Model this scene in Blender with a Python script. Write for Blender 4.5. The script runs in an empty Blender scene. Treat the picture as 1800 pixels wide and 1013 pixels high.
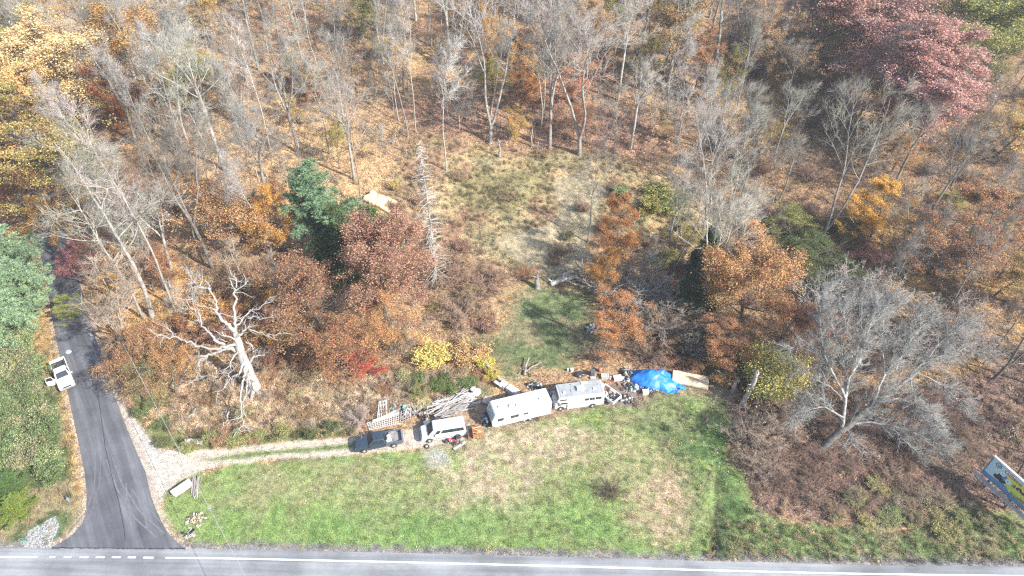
import bpy, math, random
import numpy as np
from mathutils import Vector, Matrix, Euler

# ------------------------------------------------------------------ camera, world, sun
scene = bpy.context.scene
C = scene.collection
R = math.radians
CAM_H, PITCH, ROLL, FPX = 71.0, 48.5, 1.0, 1195.0
cam_data = bpy.data.cameras.new('camera')
cam = bpy.data.objects.new('camera', cam_data)
C.objects.link(cam)
CAMROT = Euler((R(PITCH), 0, 0)).to_matrix() @ Matrix.Rotation(R(ROLL), 3, 'Z')
cam.matrix_world = Matrix.Translation((0, 0, CAM_H)) @ CAMROT.to_4x4()
cam_data.sensor_width = 36.0
cam_data.lens = 36.0 * FPX / 1800.0
cam_data.clip_start, cam_data.clip_end = 0.5, 6000
scene.camera = cam

SUN_EL = 36.5
SHADOW_AZ = 149.0                       # shadows run towards this angle on the ground (from +x, counter-clockwise)
ldir = Vector((math.cos(R(SHADOW_AZ)) * math.cos(R(SUN_EL)), math.sin(R(SHADOW_AZ)) * math.cos(R(SUN_EL)), -math.sin(R(SUN_EL))))
sun_data = bpy.data.lights.new('sun', 'SUN')
sun_data.energy = 4.6
sun_data.angle = R(0.55)
sun_data.color = (1.0, 0.96, 0.895)
sun = bpy.data.objects.new('sun', sun_data)
C.objects.link(sun)
sun.rotation_euler = ldir.to_track_quat('-Z', 'Y').to_euler()
sun.location = (60, -40, 90)

world = bpy.data.worlds.new('World')
scene.world = world
world.use_nodes = True
wn = world.node_tree
bg = wn.nodes['Background']
sky = wn.nodes.new('ShaderNodeTexSky')
sky.sky_type = 'NISHITA'
sky.sun_disc = False
sky.sun_elevation = R(SUN_EL)
sky.sun_rotation = R(90 - (SHADOW_AZ + 180))      # rotation is measured clockwise from +Y
sky.air_density, sky.dust_density = 1.0, 1.6
wn.links.new(sky.outputs[0], bg.inputs[0])
bg.inputs[1].default_value = 0.15
vs = scene.view_settings
vs.view_transform, vs.look, vs.gamma, vs.exposure = 'Standard', 'None', 1.0, 1.4
vs.use_curve_mapping = False
cy = scene.cycles
cy.max_bounces, cy.diffuse_bounces, cy.glossy_bounces, cy.transmission_bounces, cy.transparent_max_bounces = 4, 3, 2, 2, 4
cy.caustics_reflective = cy.caustics_refractive = False
cy.use_denoising = False
cy.use_adaptive_sampling = False
scene.cycles.pixel_filter_type = 'BLACKMAN_HARRIS'
cy.filter_width = 1.3

# ------------------------------------------------------------------ terrain height and picture geometry
def smooth(a, b, x):
    t = np.clip((np.asarray(x, float) - a) / (b - a), 0, 1)
    return t * t * (3 - 2 * t)

def vnoise(x, y, seed=0):
    x = np.asarray(x, float); y = np.asarray(y, float)
    xi = np.floor(x).astype(np.int64); yi = np.floor(y).astype(np.int64)
    fx = x - xi; fy = y - yi
    fx = fx * fx * (3 - 2 * fx); fy = fy * fy * (3 - 2 * fy)
    def h(a, b):
        n = (a * 374761393 + b * 668265263 + seed * 974634777) & 0xffffffff
        n = ((n ^ (n >> 13)) * 1274126177) & 0xffffffff
        n = n ^ (n >> 16)
        return (n & 0xffff) / 65535.0
    return (h(xi, yi) * (1 - fx) + h(xi + 1, yi) * fx) * (1 - fy) + (h(xi, yi + 1) * (1 - fx) + h(xi + 1, yi + 1) * fx) * fy

def fbm(x, y, s, seed=0, octv=4):
    v = 0; a = 0.5; t = 0
    for o in range(octv):
        v = v + a * vnoise(x / s * 2 ** o, y / s * 2 ** o, seed + o); t += a; a *= 0.5
    return v / t

def tz(x, y):
    x = np.asarray(x, float); y = np.asarray(y, float)
    u = np.clip((y - 84) / 8.0, -40, 40)
    base = 0.20 * 8 * np.log1p(np.exp(u))
    over = np.maximum(y - 260, 0); base = base - 0.2 * over + 0.2 * 120 * (1 - np.exp(-over / 120))
    amp = smooth(64, 84, y) * smooth(5, 14, np.abs(x + 62 + (y - 60) * 0.28))
    bump = (fbm(x, y, 17.0, 5) - 0.5) * 2.2 + (fbm(x, y, 5.0, 9) - 0.5) * 0.7
    # shallow drainage ditch that runs through the lawn to the road
    dx = x - (22.5 + (y - 36) * .26 + 0.15 * np.sin(y * 0.9))
    ditch = -0.45 * np.exp(-(dx / 0.9) ** 2) * smooth(36.9, 37.8, y) * (1 - smooth(45, 51, y))
    hole = -0.8 * np.exp(-((x - 22.95) / 0.7) ** 2 - ((y - 37.7) / 0.55) ** 2)
    return base + amp * bump + ditch + hole

def tzf(x, y): return float(tz(x, y))

CR = np.array(CAMROT)
def ray(px, py):
    d = np.array([(px - 900) / FPX, -(py - 506.5) / FPX, -1.0])
    d = CR @ d
    return d / np.linalg.norm(d)

def unproj(px, py, above=0.0):
    """the point where the line of sight through a picture point is `above` metres over the ground"""
    d = ray(px, py)
    t0, t1 = 10.0, 10.0
    f = lambda t: CAM_H + d[2] * t - tzf(d[0] * t, d[1] * t) - above
    while f(t1) > 0 and t1 < 900: t0 = t1; t1 += 6.0
    for _ in range(26):
        m = 0.5 * (t0 + t1)
        if f(m) > 0: t0 = m
        else: t1 = m
    return Vector((d[0] * t1, d[1] * t1, CAM_H + d[2] * t1))

def project(p):
    q = CR.T @ (np.array(p, float) - np.array([0, 0, CAM_H]))
    return 900 + FPX * q[0] / -q[2], 506.5 - FPX * q[1] / -q[2], -q[2]

def gpt(px, py):
    p = unproj(px, py)
    p.z = tzf(p.x, p.y)
    return p

def height_to(p, py_top):
    lo, hi = 0.2, 60.0
    for _ in range(30):
        m = (lo + hi) / 2
        if project((p[0], p[1], p[2] + m))[1] > py_top: lo = m
        else: hi = m
    return lo

def wpoly(pts): return np.array([[p.x, p.y] for p in (unproj(*q) for q in pts)])

def sdist(X, Y, poly):
    """signed distance to a polygon on the ground, positive inside"""
    inside = np.zeros(X.shape, bool); d2 = np.full(X.shape, 1e18)
    n = len(poly)
    for i in range(n):
        x1, y1 = poly[i]; x2, y2 = poly[(i + 1) % n]
        ex, ey = x2 - x1, y2 - y1
        t = np.clip(((X - x1) * ex + (Y - y1) * ey) / (ex * ex + ey * ey + 1e-12), 0, 1)
        d2 = np.minimum(d2, (X - x1 - t * ex) ** 2 + (Y - y1 - t * ey) ** 2)
        if y1 != y2:
            c = ((y1 > Y) != (y2 > Y)) & (X < ex * (Y - y1) / (y2 - y1) + x1)
            inside ^= c
    d = np.sqrt(d2)
    return np.where(inside, d, -d)

def pmask(X, Y, poly, soft=0.6, wob=1.0, seed=1):
    d = sdist(X, Y, poly)
    if wob: d = d + (fbm(X, Y, 3.2, seed) - 0.5) * 2 * wob + (fbm(X, Y, 0.9, seed + 7, 2) - 0.5) * wob
    return smooth(-soft, soft, d)

# ------------------------------------------------------------------ mesh helpers
class MB:
    def __init__(s): s.v = []; s.f = []; s.n = 0
    def add(s, verts, faces):
        k = s.n
        s.v.extend([tuple(map(float, q)) for q in verts]); s.n += len(verts)
        s.f.extend([tuple(int(i) + k for i in q) for q in faces]); return s
    def box(s, c, size, rot=None, taper=1.0):
        hx, hy, hz = size[0] / 2, size[1] / 2, size[2] / 2
        vs_ = [Vector((x * (taper if z > 0 else 1), y * (taper if z > 0 else 1), z)) for z in (-hz, hz) for x, y in ((-hx, -hy), (hx, -hy), (hx, hy), (-hx, hy))]
        M = rot if rot is not None else Matrix.Identity(3)
        vs_ = [M @ q + Vector(c) for q in vs_]
        return s.add(vs_, [(0, 3, 2, 1), (4, 5, 6, 7), (0, 1, 5, 4), (1, 2, 6, 5), (2, 3, 7, 6), (3, 0, 4, 7)])
    def hexa(s, b, t):
        """two quads of four points each, bottom and top"""
        return s.add(list(b) + list(t), [(0, 3, 2, 1), (4, 5, 6, 7), (0, 1, 5, 4), (1, 2, 6, 5), (2, 3, 7, 6), (3, 0, 4, 7)])
    def prism(s, prof, y0, y1, axis='y'):
        """a closed outline in x, z swept from y0 to y1"""
        n = len(prof)
        vs_ = [(x, y0, z) for x, z in prof] + [(x, y1, z) for x, z in prof]
        fs = [tuple(range(n)), tuple(range(2 * n - 1, n - 1, -1))] + [(i, i + n, (i + 1) % n + n, (i + 1) % n) for i in range(n)]
        return s.add(vs_, fs)
    def tube(s, pts, rad, sides=6, cap=True):
        pts = [Vector(q) for q in pts]
        if not hasattr(rad, '__len__'): rad = [rad] * len(pts)
        k = s.n; vs_ = []
        for i, q in enumerate(pts):
            d = (pts[min(i + 1, len(pts) - 1)] - pts[max(i - 1, 0)]).normalized()
            a = d.cross(Vector((0.31, 0.17, 0.93)) if abs(d.z) < 0.9 else Vector((1, 0.1, 0))).normalized()
            b = d.cross(a)
            for j in range(sides):
                w = 2 * math.pi * j / sides
                vs_.append(q + (a * math.cos(w) + b * math.sin(w)) * rad[i])
        fs = [(i * sides + j, i * sides + (j + 1) % sides, (i + 1) * sides + (j + 1) % sides, (i + 1) * sides + j) for i in range(len(pts) - 1) for j in range(sides)]
        if cap: fs += [tuple(range(sides - 1, -1, -1)), tuple(range((len(pts) - 1) * sides, len(pts) * sides))]
        return s.add(vs_, fs)
    def cyl(s, c, r, h, axis='z', sides=16, r2=None):
        c = Vector(c); d = {'x': Vector((1, 0, 0)), 'y': Vector((0, 1, 0)), 'z': Vector((0, 0, 1))}[axis]
        return s.tube([c - d * h / 2, c + d * h / 2], [r, r if r2 is None else r2], sides)
    def mesh(s, name, mats, smooth_=False, bevel=0.0):
        me = bpy.data.meshes.new(name)
        me.from_pydata(s.v, [], s.f); me.update()
        for m in (mats if isinstance(mats, (list, tuple)) else [mats]): me.materials.append(m)
        if bevel > 0:
            import bmesh
            bm = bmesh.new(); bm.from_mesh(me)
            bmesh.ops.remove_doubles(bm, verts=bm.verts, dist=1e-4)
            bmesh.ops.recalc_face_normals(bm, faces=bm.faces)
            es = [e for e in bm.edges if len(e.link_faces) == 2 and e.calc_face_angle(0) > 0.5]
            bmesh.ops.bevel(bm, geom=es, offset=bevel, segments=2, profile=0.5, affect='EDGES', clamp_overlap=True)
            bm.to_mesh(me); bm.free()
        if smooth_ or bevel > 0:
            me.polygons.foreach_set('use_smooth', [bool(smooth_)] * len(me.polygons))
        return me
    def obj(s, name, mats, parent=None, smooth_=False, bevel=0.0, **tags):
        o = bpy.data.objects.new(name, s.mesh(name, mats, smooth_, bevel)); C.objects.link(o)
        if parent is not None: o.parent = parent
        for k, v in tags.items(): o[k] = v
        return o

def raw_mesh(name, V, F, mat, smooth_=False):
    """fast mesh from arrays; F is (n, k) with k corners for every face"""
    V = np.asarray(V, np.float32); F = np.asarray(F, np.int32)
    me = bpy.data.meshes.new(name)
    me.vertices.add(len(V)); me.vertices.foreach_set('co', V.ravel())
    k = F.shape[1]
    me.loops.add(F.size); me.loops.foreach_set('vertex_index', F.ravel())
    me.polygons.add(len(F)); me.polygons.foreach_set('loop_start', np.arange(0, F.size, k, dtype=np.int32))
    if smooth_: me.polygons.foreach_set('use_smooth', np.ones(len(F), bool))
    me.update(calc_edges=True)
    if mat: me.materials.append(mat)
    return me

def link(name, me, parent=None, color=None):
    o = bpy.data.objects.new(name, me); C.objects.link(o)
    if parent is not None: o.parent = parent
    if color is not None: o.color = (*color[:3], 1)
    return o

def thing(name, label, cat, loc=(0, 0, 0), rz=0.0, group=None, rot=None):
    o = bpy.data.objects.new(name, None); C.objects.link(o)
    o.empty_display_size = 0.3
    o.location = loc; o.rotation_euler = rot if rot is not None else (0, 0, rz)
    o['label'] = label; o['category'] = cat
    if group: o['group'] = group
    return o

def tag(o, label, cat, group=None):
    o['label'] = label; o['category'] = cat
    if group: o['group'] = group
    return o

def Rz(a): return Matrix.Rotation(a, 3, 'Z')

# ------------------------------------------------------------------ materials
def newmat(name, rough=0.8):
    m = bpy.data.materials.new(name); m.use_nodes = True
    b = m.node_tree.nodes['Principled BSDF']; b.inputs['Roughness'].default_value = rough
    return m, m.node_tree.nodes, m.node_tree.links, b

def N(nodes, typ, **kw):
    n = nodes.new(typ)
    for k, v in kw.items(): setattr(n, k, v)
    return n

def noise(nodes, links, scale, detail=4, coord='Object', rough=0.6):
    tc = nodes.new('ShaderNodeTexCoord'); n = nodes.new('ShaderNodeTexNoise')
    n.inputs['Scale'].default_value = scale; n.inputs['Detail'].default_value = detail; n.inputs['Roughness'].default_value = rough
    links.new(tc.outputs[coord], n.inputs['Vector']); return n

def ramp(nodes, links, src, stops):
    r = nodes.new('ShaderNodeValToRGB'); e = r.color_ramp.elements
    e[0].position, e[0].color = stops[0][0], (*stops[0][1], 1); e[1].position, e[1].color = stops[-1][0], (*stops[-1][1], 1)
    for p, c in stops[1:-1]:
        x = e.new(p); x.color = (*c, 1)
    links.new(src, r.inputs[0]); return r

def simple(name, col, rough=0.6, var=0.25, scale=6.0, metal=0.0, bump=0.0, alt=None, spec=0.5):
    """a plain material with grime: colour varied by two noises"""
    m, n, l, b = newmat(name, rough)
    b.inputs['Metallic'].default_value = metal
    b.inputs['Specular IOR Level'].default_value = spec
    nz = noise(n, l, scale, 6)
    c1 = tuple(c * (1 - var) for c in col) if alt is None else alt
    r = ramp(n, l, nz.outputs['Fac'], [(0.3, c1), (0.62, col)])
    l.new(r.outputs[0], b.inputs['Base Color'])
    if bump:
        bp = n.new('ShaderNodeBump'); bp.inputs['Strength'].default_value = bump; bp.inputs['Distance'].default_value = 0.02
        n2 = noise(n, l, scale * 4, 5); l.new(n2.outputs['Fac'], bp.inputs['Height']); l.new(bp.outputs[0], b.inputs['Normal'])
    return m

def bark_mat():
    m, n, l, b = newmat('bark', 0.95)
    b.inputs['Specular IOR Level'].default_value = 0.15
    oi = n.new('ShaderNodeObjectInfo')
    nz = noise(n, l, 2.2, 6); nz2 = noise(n, l, 0.35, 3)
    r = ramp(n, l, nz.outputs['Fac'], [(0.3, (0.55, 0.55, 0.55)), (0.65, (1.18, 1.15, 1.1))])
    r2 = ramp(n, l, nz2.outputs['Fac'], [(0.35, (0.75, 0.76, 0.72)), (0.65, (1.1, 1.1, 1.1))])
    mx = N(n, 'ShaderNodeMix', data_type='RGBA', blend_type='MULTIPLY'); mx.inputs[0].default_value = 1
    l.new(oi.outputs['Color'], mx.inputs[6]); l.new(r.outputs[0], mx.inputs[7])
    m2 = N(n, 'ShaderNodeMix', data_type='RGBA', blend_type='MULTIPLY'); m2.inputs[0].default_value = 1
    l.new(mx.outputs[2], m2.inputs[6]); l.new(r2.outputs[0], m2.inputs[7])
    l.new(m2.outputs[2], b.inputs['Base Color'])
    return m

def leaf_mat(name, source='object', hue=0.035, transl=0.35, clump=0.9):
    m, n, l, b = newmat(name, 0.75)
    b.inputs['Specular IOR Level'].default_value = 0.2
    if source == 'object':
        oi = n.new('ShaderNodeObjectInfo'); base = oi.outputs['Color']
    else:
        at = N(n, 'ShaderNodeAttribute', attribute_type='INSTANCER', attribute_name='tint'); base = at.outputs['Color']
    g = n.new('ShaderNodeNewGeometry')
    hs = n.new('ShaderNodeHueSaturation')
    mr = N(n, 'ShaderNodeMapRange'); mr.inputs[3].default_value = 0.5 - hue; mr.inputs[4].default_value = 0.5 + hue
    mv = N(n, 'ShaderNodeMapRange'); mv.inputs[3].default_value = 0.5; mv.inputs[4].default_value = 1.6
    wn_ = N(n, 'ShaderNodeTexWhiteNoise', noise_dimensions='1D')
    l.new(g.outputs['Random Per Island'], mr.inputs[0]); l.new(g.outputs['Random Per Island'], wn_.inputs['W'])
    l.new(wn_.outputs['Value'], mv.inputs[0])
    l.new(mr.outputs[0], hs.inputs['Hue']); l.new(mv.outputs[0], hs.inputs['Value'])
    l.new(base, hs.inputs['Color'])
    nz = noise(n, l, clump, 3)
    r = ramp(n, l, nz.outputs['Fac'], [(0.35, (0.7, 0.78, 0.8)), (0.65, (1.25, 1.15, 1.05))])
    mx = N(n, 'ShaderNodeMix', data_type='RGBA', blend_type='MULTIPLY'); mx.inputs[0].default_value = 1
    l.new(hs.outputs[0], mx.inputs[6]); l.new(r.outputs[0], mx.inputs[7])
    l.new(mx.outputs[2], b.inputs['Base Color'])
    if transl > 0:
        tr = n.new('ShaderNodeBsdfTranslucent'); ms = n.new('ShaderNodeMixShader'); ms.inputs[0].default_value = transl
        l.new(mx.outputs[2], tr.inputs['Color']); l.new(b.outputs[0], ms.inputs[1]); l.new(tr.outputs[0], ms.inputs[2])
        l.new(ms.outputs[0], n['Material Output'].inputs['Surface'])
    return m

BARK = bark_mat()
LEAF = leaf_mat('autumn_leaf')
NEEDLE = leaf_mat('needles', hue=0.015, transl=0.2)
SCAT = leaf_mat('ground_leaf', source='inst', hue=0.03, transl=0.15, clump=0.0)
# ------------------------------------------------------------------ the ground
ROAD_L = [(58, 400), (72, 450), (83, 500), (92, 560), (104, 620), (117, 680), (129, 735), (140, 785), (149, 830), (153, 870), (152, 900), (145, 922), (132, 938), (112, 952), (92, 963)]
ROAD_R = [(112, 400), (124, 450), (141, 500), (158, 560), (176, 620), (195, 680), (216, 735), (236, 785), (256, 830), (265, 870), (273, 893), (285, 920), (298, 940), (312, 954), (326, 965)]
road_poly = wpoly(ROAD_L + ROAD_R[::-1])
apron = wpoly([(198, 684), (208, 700), (222, 716), (240, 742), (262, 772), (285, 790), (330, 795), (420, 786), (520, 776), (625, 768), (740, 754), (830, 747), (850, 757), (815, 773), (740, 787), (625, 798), (520, 805), (420, 813), (345, 830), (312, 846), (290, 868), (281, 892), (283, 915), (300, 940), (330, 966), (312, 960), (280, 915), (265, 880), (250, 840), (232, 790), (212, 735), (196, 690)])
strip = wpoly([(352, 808), (450, 794), (540, 787), (625, 779), (625, 787), (540, 795), (450, 803), (372, 812)])
lawn = wpoly([(285, 905), (290, 865), (312, 846), (345, 830), (420, 813), (520, 806), (625, 800), (740, 792), (850, 758), (970, 733), (1080, 706), (1130, 690), (1200, 680), (1275, 700), (1290, 760), (1275, 800), (1312, 850), (1330, 900), (1420, 925), (1600, 940), (1660, 900), (1740, 900), (1800, 905), (1900, 960), (1900, 1000), (1200, 985), (700, 970), (345, 966), (300, 940)])
lawn_low = wpoly([(360, 900), (480, 905), (640, 880), (780, 905), (900, 890), (1000, 880), (1060, 900), (1130, 960), (1220, 978), (900, 974), (340, 962)])
edge_green = wpoly([(1240, 930), (1320, 915), (1450, 935), (1600, 930), (1680, 880), (1740, 910), (1900, 940), (1900, 1010), (1400, 990), (1240, 984)])
lawn_r = wpoly([(1150, 700), (1260, 730), (1300, 860), (1330, 920), (1290, 984), (1230, 982), (1215, 900), (1190, 820), (1140, 760)])
dry1 = wpoly([(810, 770), (880, 758), (1000, 740), (1040, 760), (980, 830), (880, 890), (800, 890), (770, 830)])
dry2 = wpoly([(1085, 870), (1200, 830), (1235, 900), (1225, 960), (1180, 965), (1110, 930)])
dry3 = wpoly([(1000, 800), (1140, 720), (1200, 760), (1140, 830), (1060, 850)])
dry4 = wpoly([(480, 820), (700, 805), (900, 900), (740, 880), (520, 880), (400, 880)])
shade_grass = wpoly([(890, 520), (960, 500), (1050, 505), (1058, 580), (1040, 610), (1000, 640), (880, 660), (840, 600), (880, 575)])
clearing = wpoly([(690, 300), (740, 240), (850, 255), (1000, 270), (1100, 285), (1200, 310), (1260, 350), (1290, 430), (1180, 420), (1060, 470), (1050, 500), (960, 500), (900, 480), (850, 455), (720, 450), (700, 380)])
mown = wpoly([(975, 312), (1020, 300), (1060, 330), (1045, 400), (1030, 430), (1045, 470), (985, 490), (940, 478), (880, 440), (870, 420), (950, 400), (985, 380), (975, 340)])
clear_green = wpoly([(830, 300), (960, 290), (960, 340), (900, 370), (830, 390), (790, 350)])
slope_tan = wpoly([(740, 300), (690, 330), (690, 470), (740, 540), (760, 570), (860, 600), (880, 540), (870, 470), (900, 480), (830, 430), (760, 420), (750, 360)])
tangle = wpoly([(300, 650), (470, 640), (600, 650), (720, 650), (860, 650), (870, 690), (840, 700), (650, 735), (620, 765), (520, 772), (330, 788), (270, 740), (230, 690)])
tan_patch = wpoly([(580, 690), (700, 655), (790, 645), (800, 665), (740, 690), (690, 720), (560, 760), (520, 745)])
verge_g = wpoly([(230, 700), (290, 690), (300, 760), (440, 765), (620, 745), (625, 768), (420, 786), (330, 794), (285, 788), (260, 765)])
campdirt = wpoly([(640, 760), (740, 745), (850, 700), (960, 680), (1060, 655), (1110, 650), (1290, 680), (1290, 705), (1180, 690), (1120, 715), (1080, 720), (1060, 712), (860, 765), (820, 790), (760, 800), (740, 790)])
ash = wpoly([(745, 795), (768, 780), (790, 795), (795, 815), (775, 825), (752, 818)])
burn = wpoly([(1045, 690), (1085, 680), (1125, 690), (1120, 715), (1085, 715), (1060, 708)])
rightbrown = wpoly([(1270, 700), (1400, 700), (1800, 640), (1900, 700), (1900, 930), (1800, 900), (1740, 895), (1660, 890), (1600, 925), (1450, 928), (1330, 900), (1310, 850), (1275, 800), (1290, 750)])
leftgreen = wpoly([(-80, 540), (60, 560), (95, 590), (108, 680), (130, 785), (148, 870), (145, 920), (90, 962), (-80, 975)])
leftyel = wpoly([(60, 430), (76, 450), (92, 560), (104, 620), (118, 690), (138, 790), (150, 870), (138, 890), (124, 830), (118, 760), (104, 700), (85, 660), (55, 600), (50, 500)])
gravel_l = wpoly([(42, 955), (50, 935), (75, 920), (98, 908), (104, 925), (92, 950), (90, 963), (40, 966)])
yellowfloor = wpoly([(180, 440), (300, 450), (345, 500), (330, 560), (250, 600), (200, 600), (165, 560), (150, 500)])
forest_mid = wpoly([(380, 170), (560, 150), (700, 260), (690, 460), (560, 480), (420, 350), (300, 330)])
forest_red = wpoly([(680, 180), (860, 150), (1050, 150), (1200, 260), (1150, 290), (1000, 270), (850, 255), (740, 240)])
forest_right = wpoly([(1270, 60), (1900, 60), (1900, 640), (1400, 700), (1260, 560), (1230, 300)])

_el = [unproj(x, y) for x, y in ((-60, 978.5), (0, 979.5), (200, 980), (400, 982), (700, 988.5), (1000, 996), (1250, 1003), (1500, 1009), (1800, 1013), (1900, 1014))]
def EY(x):
    """where the white edge line runs, seen from above"""
    return np.interp(np.asarray(x, float), [p.x for p in _el], [p.y for p in _el])
def RY(x): return EY(x) + 1.05          # edge of the asphalt
def mix(c, t, m): return c * (1 - m[:, None]) + np.array(t)[None, :] * m[:, None]

def ground_colour(X, Y):
    n = len(X)
    L = np.array
    big = fbm(X, Y, 11.0, 31); mid = fbm(X, Y, 3.0, 41); sm = fbm(X, Y, 0.9, 51, 3)
    col = np.tile(L([.245, .165, .095]), (n, 1))
    col = mix(col, (.195, .125, .08), smooth(.48, .62, big)); col = mix(col, (.30, .21, .105), smooth(.52, .68, mid))
    kind = np.zeros((n, 3)); kind[:, 0] = 1
    def put(poly, c, m0=1.0, k=None, soft=.6, wob=1.0, seed=3, mask=None):
        nonlocal col
        m = pmask(X, Y, poly, soft, wob, seed) * m0
        if mask is not None: m = m * mask
        col = mix(col, c, m)
        if k is not None:
            for j in range(3): kind[:, j] = kind[:, j] * (1 - m) + k[j] * m
    put(forest_mid, (.35, .24, .125), .85, soft=3, wob=3); put(yellowfloor, (.36, .22, .085), .9, soft=2, wob=2)
    put(forest_red, (.22, .13, .10), .6, soft=3, wob=3)
    put(forest_right, (.16, .105, .06), .8, soft=4, wob=3); put(forest_right, (.31, .20, .075), .9, soft=4, wob=3, mask=smooth(.46, .58, fbm(X, Y, 9, 77)))  # woods floor darkened: dimmer light on this side is put into the colour
    put(clearing, (.29, .225, .12), 1, (.5, .5, 0), soft=2, wob=2)
    put(clearing, (.20, .115, .075), .8, soft=2, wob=2, mask=smooth(.5, .62, fbm(X, Y, 6, 87)))
    put(clearing, (.17, .165, .09), .7, soft=2, wob=2, mask=smooth(.53, .63, fbm(X, Y, 5, 97)))
    put(clear_green, (.17, .17, .075), .7, (.3, .7, 0), soft=2, wob=2)
    put(mown, (.29, .25, .16), .95, (.1, .6, .2), soft=.6, wob=.8)
    put(slope_tan, (.29, .195, .125), .85, (.6, .2, 0), soft=2, wob=2)
    put(rightbrown, (.13, .085, .066), 1, (.9, .1, 0), soft=1.5, wob=2); put(rightbrown, (.18, .12, .095), .7, mask=smooth(.45, .62, mid), wob=2)  # bank brown, toned down so its colour carries the dimmer light
    put(tangle, (.35, .26, .165), 1, (.7, .3, 0), soft=1.2, wob=1.5); put(tangle, (.25, .15, .09), .7, mask=smooth(.5, .62, mid) )
    put(tan_patch, (.33, .26, .185), .85, (.3, .2, .3), soft=.8, wob=1.2)
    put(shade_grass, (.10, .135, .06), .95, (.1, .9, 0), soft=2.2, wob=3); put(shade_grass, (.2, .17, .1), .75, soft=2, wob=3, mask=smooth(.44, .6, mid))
    put(verge_g, (.11, .145, .05), .85, (.1, .9, 0), soft=.6, wob=1)
    put(leftgreen, (.09, .12, .05), 1, (.1, .9, 0), soft=.5, wob=.6); put(leftgreen, (.27, .21, .13), .7, mask=smooth(.5, .62, mid))  # green kept dark to paint shade into gaps under the bushes
    put(leftyel, (.34, .235, .10), .85, (.9, .1, 0), soft=.5, wob=.6)
    put(lawn, (.17, .23, .078), 1, (0, 1, 0), soft=.5, wob=.8)
    wig = smooth(.4, .6, fbm(X, Y, 2.2, 121, 4))
    put(lawn, (.19, .185, .095), .65, mask=wig)
    for pl, c, a in ((dry1, (.35, .285, .195), .95), (dry2, (.33, .25, .165), .95), (dry3, (.27, .225, .135), .75), (dry4, (.25, .235, .13), .55)):
        put(pl, c, a, (.1, .6, .2), soft=2, wob=2.5, seed=13, mask=.45 + .55 * smooth(.38, .58, sm))
    put(lawn_low, (.12, .21, .06), .75, (0, 1, 0), soft=2, wob=2.5, mask=.5 + .5 * smooth(.35, .6, mid))
    put(lawn_r, (.055, .115, .038), .7, soft=2, wob=2, mask=.4 + .6 * smooth(.4, .6, mid))
    put(edge_green, (.15, .195, .08), .8, (.1, .9, 0), soft=1.5, wob=1.5); put(edge_green, (.24, .19, .12), .6, mask=smooth(.5, .64, mid))
    put(campdirt, (.24, .185, .13), .8, (.1, .2, .7), soft=.7, wob=1, mask=smooth(.36, .5, mid))
    put(apron, (.36, .34, .31), 1, (0, 0, 1), soft=.3, wob=.25)
    put(apron, (.37, .315, .25), .9, soft=.3, wob=.25, mask=smooth(-45, -36, X))
    put(strip, (.12, .165, .06), 1, (0, .8, .2), soft=.25, wob=.15)
    put(ash, (.24, .22, .21), .6, (0, 0, 1), soft=.5, wob=1); put(burn, (.16, .14, .135), .8, (0, 0, 1), soft=.8, wob=1)
    put(gravel_l, (.24, .335, .33), .95, (0, 0, 1), soft=.4, wob=.6)
    # bare earth and worn stone edge of the two roads
    dr = sdist(X, Y, road_poly)
    m = smooth(-1.0, -.4, dr + (sm - .5) * .6) * (1 - smooth(41, 37.5, Y) * 0)
    col = mix(col, (.30, .25, .2), m * .8); kind[:, 2] = np.maximum(kind[:, 2], m)
    m = (1 - smooth(.35, 1.1, Y - RY(X) + (sm - .5) * 1.2)) * smooth(18, 20, Y)
    col = mix(col, (.17, .16, .16), m * .95); kind[:, 2] = np.maximum(kind[:, 2], m)
    dx = np.abs(X - (22.5 + (Y - 36) * .26 + 0.15 * np.sin(Y * 0.9))); m = (1 - smooth(.12, .4, dx)) * smooth(36.9, 37.4, Y) * (1 - smooth(46, 49, Y))
    col = mix(col, (.05, .045, .03), m * .55)
    return col, kind

def axis(parts):
    out = []
    for a, b, st in parts: out += list(np.arange(a, b, st))
    return np.array(out + [parts[-1][1]])
gx = axis([(-2200, -600, 200), (-600, -200, 40), (-200, -110, 6), (-110, -62, .9), (-62, 62, .36), (62, 110, .9), (110, 200, 6), (200, 600, 40), (600, 2200, 200)])
gy = axis([(-900, -100, 100), (-100, 20, 12), (20, 30, 1.5), (30, 76, .34), (76, 104, .6), (104, 190, 1.0), (190, 300, 8), (300, 900, 50), (900, 3000, 210)])
GX, GY = np.meshgrid(gx, gy)
fx, fy = GX.ravel(), GY.ravel()
fz = tz(fx, fy) + (fbm(fx, fy, .8, 63, 3) - .5) * .1 * smooth(.8, 2, fy - RY(fx)) * smooth(.3, 1.5, -sdist(fx, fy, road_poly)) * (1 - pmask(fx, fy, apron, .3, 0))
nx_, ny_ = len(gx), len(gy)
ii = (np.arange(ny_ - 1)[:, None] * nx_ + np.arange(nx_ - 1)[None, :]).ravel()
gfaces = np.stack([ii, ii + 1, ii + 1 + nx_, ii + nx_], 1)
_gc = ground_colour
def ground_colour(X, Y):
    c, k = _gc(X, Y); l = c.mean(1, keepdims=True); w = k[:, 0:1] * .10 + .05      # leaf litter has greyed
    return c * (1 - w) + l * w * np.array([[1.02, .98, .95]]), k
gcol, gkind = ground_colour(fx, fy)

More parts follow.
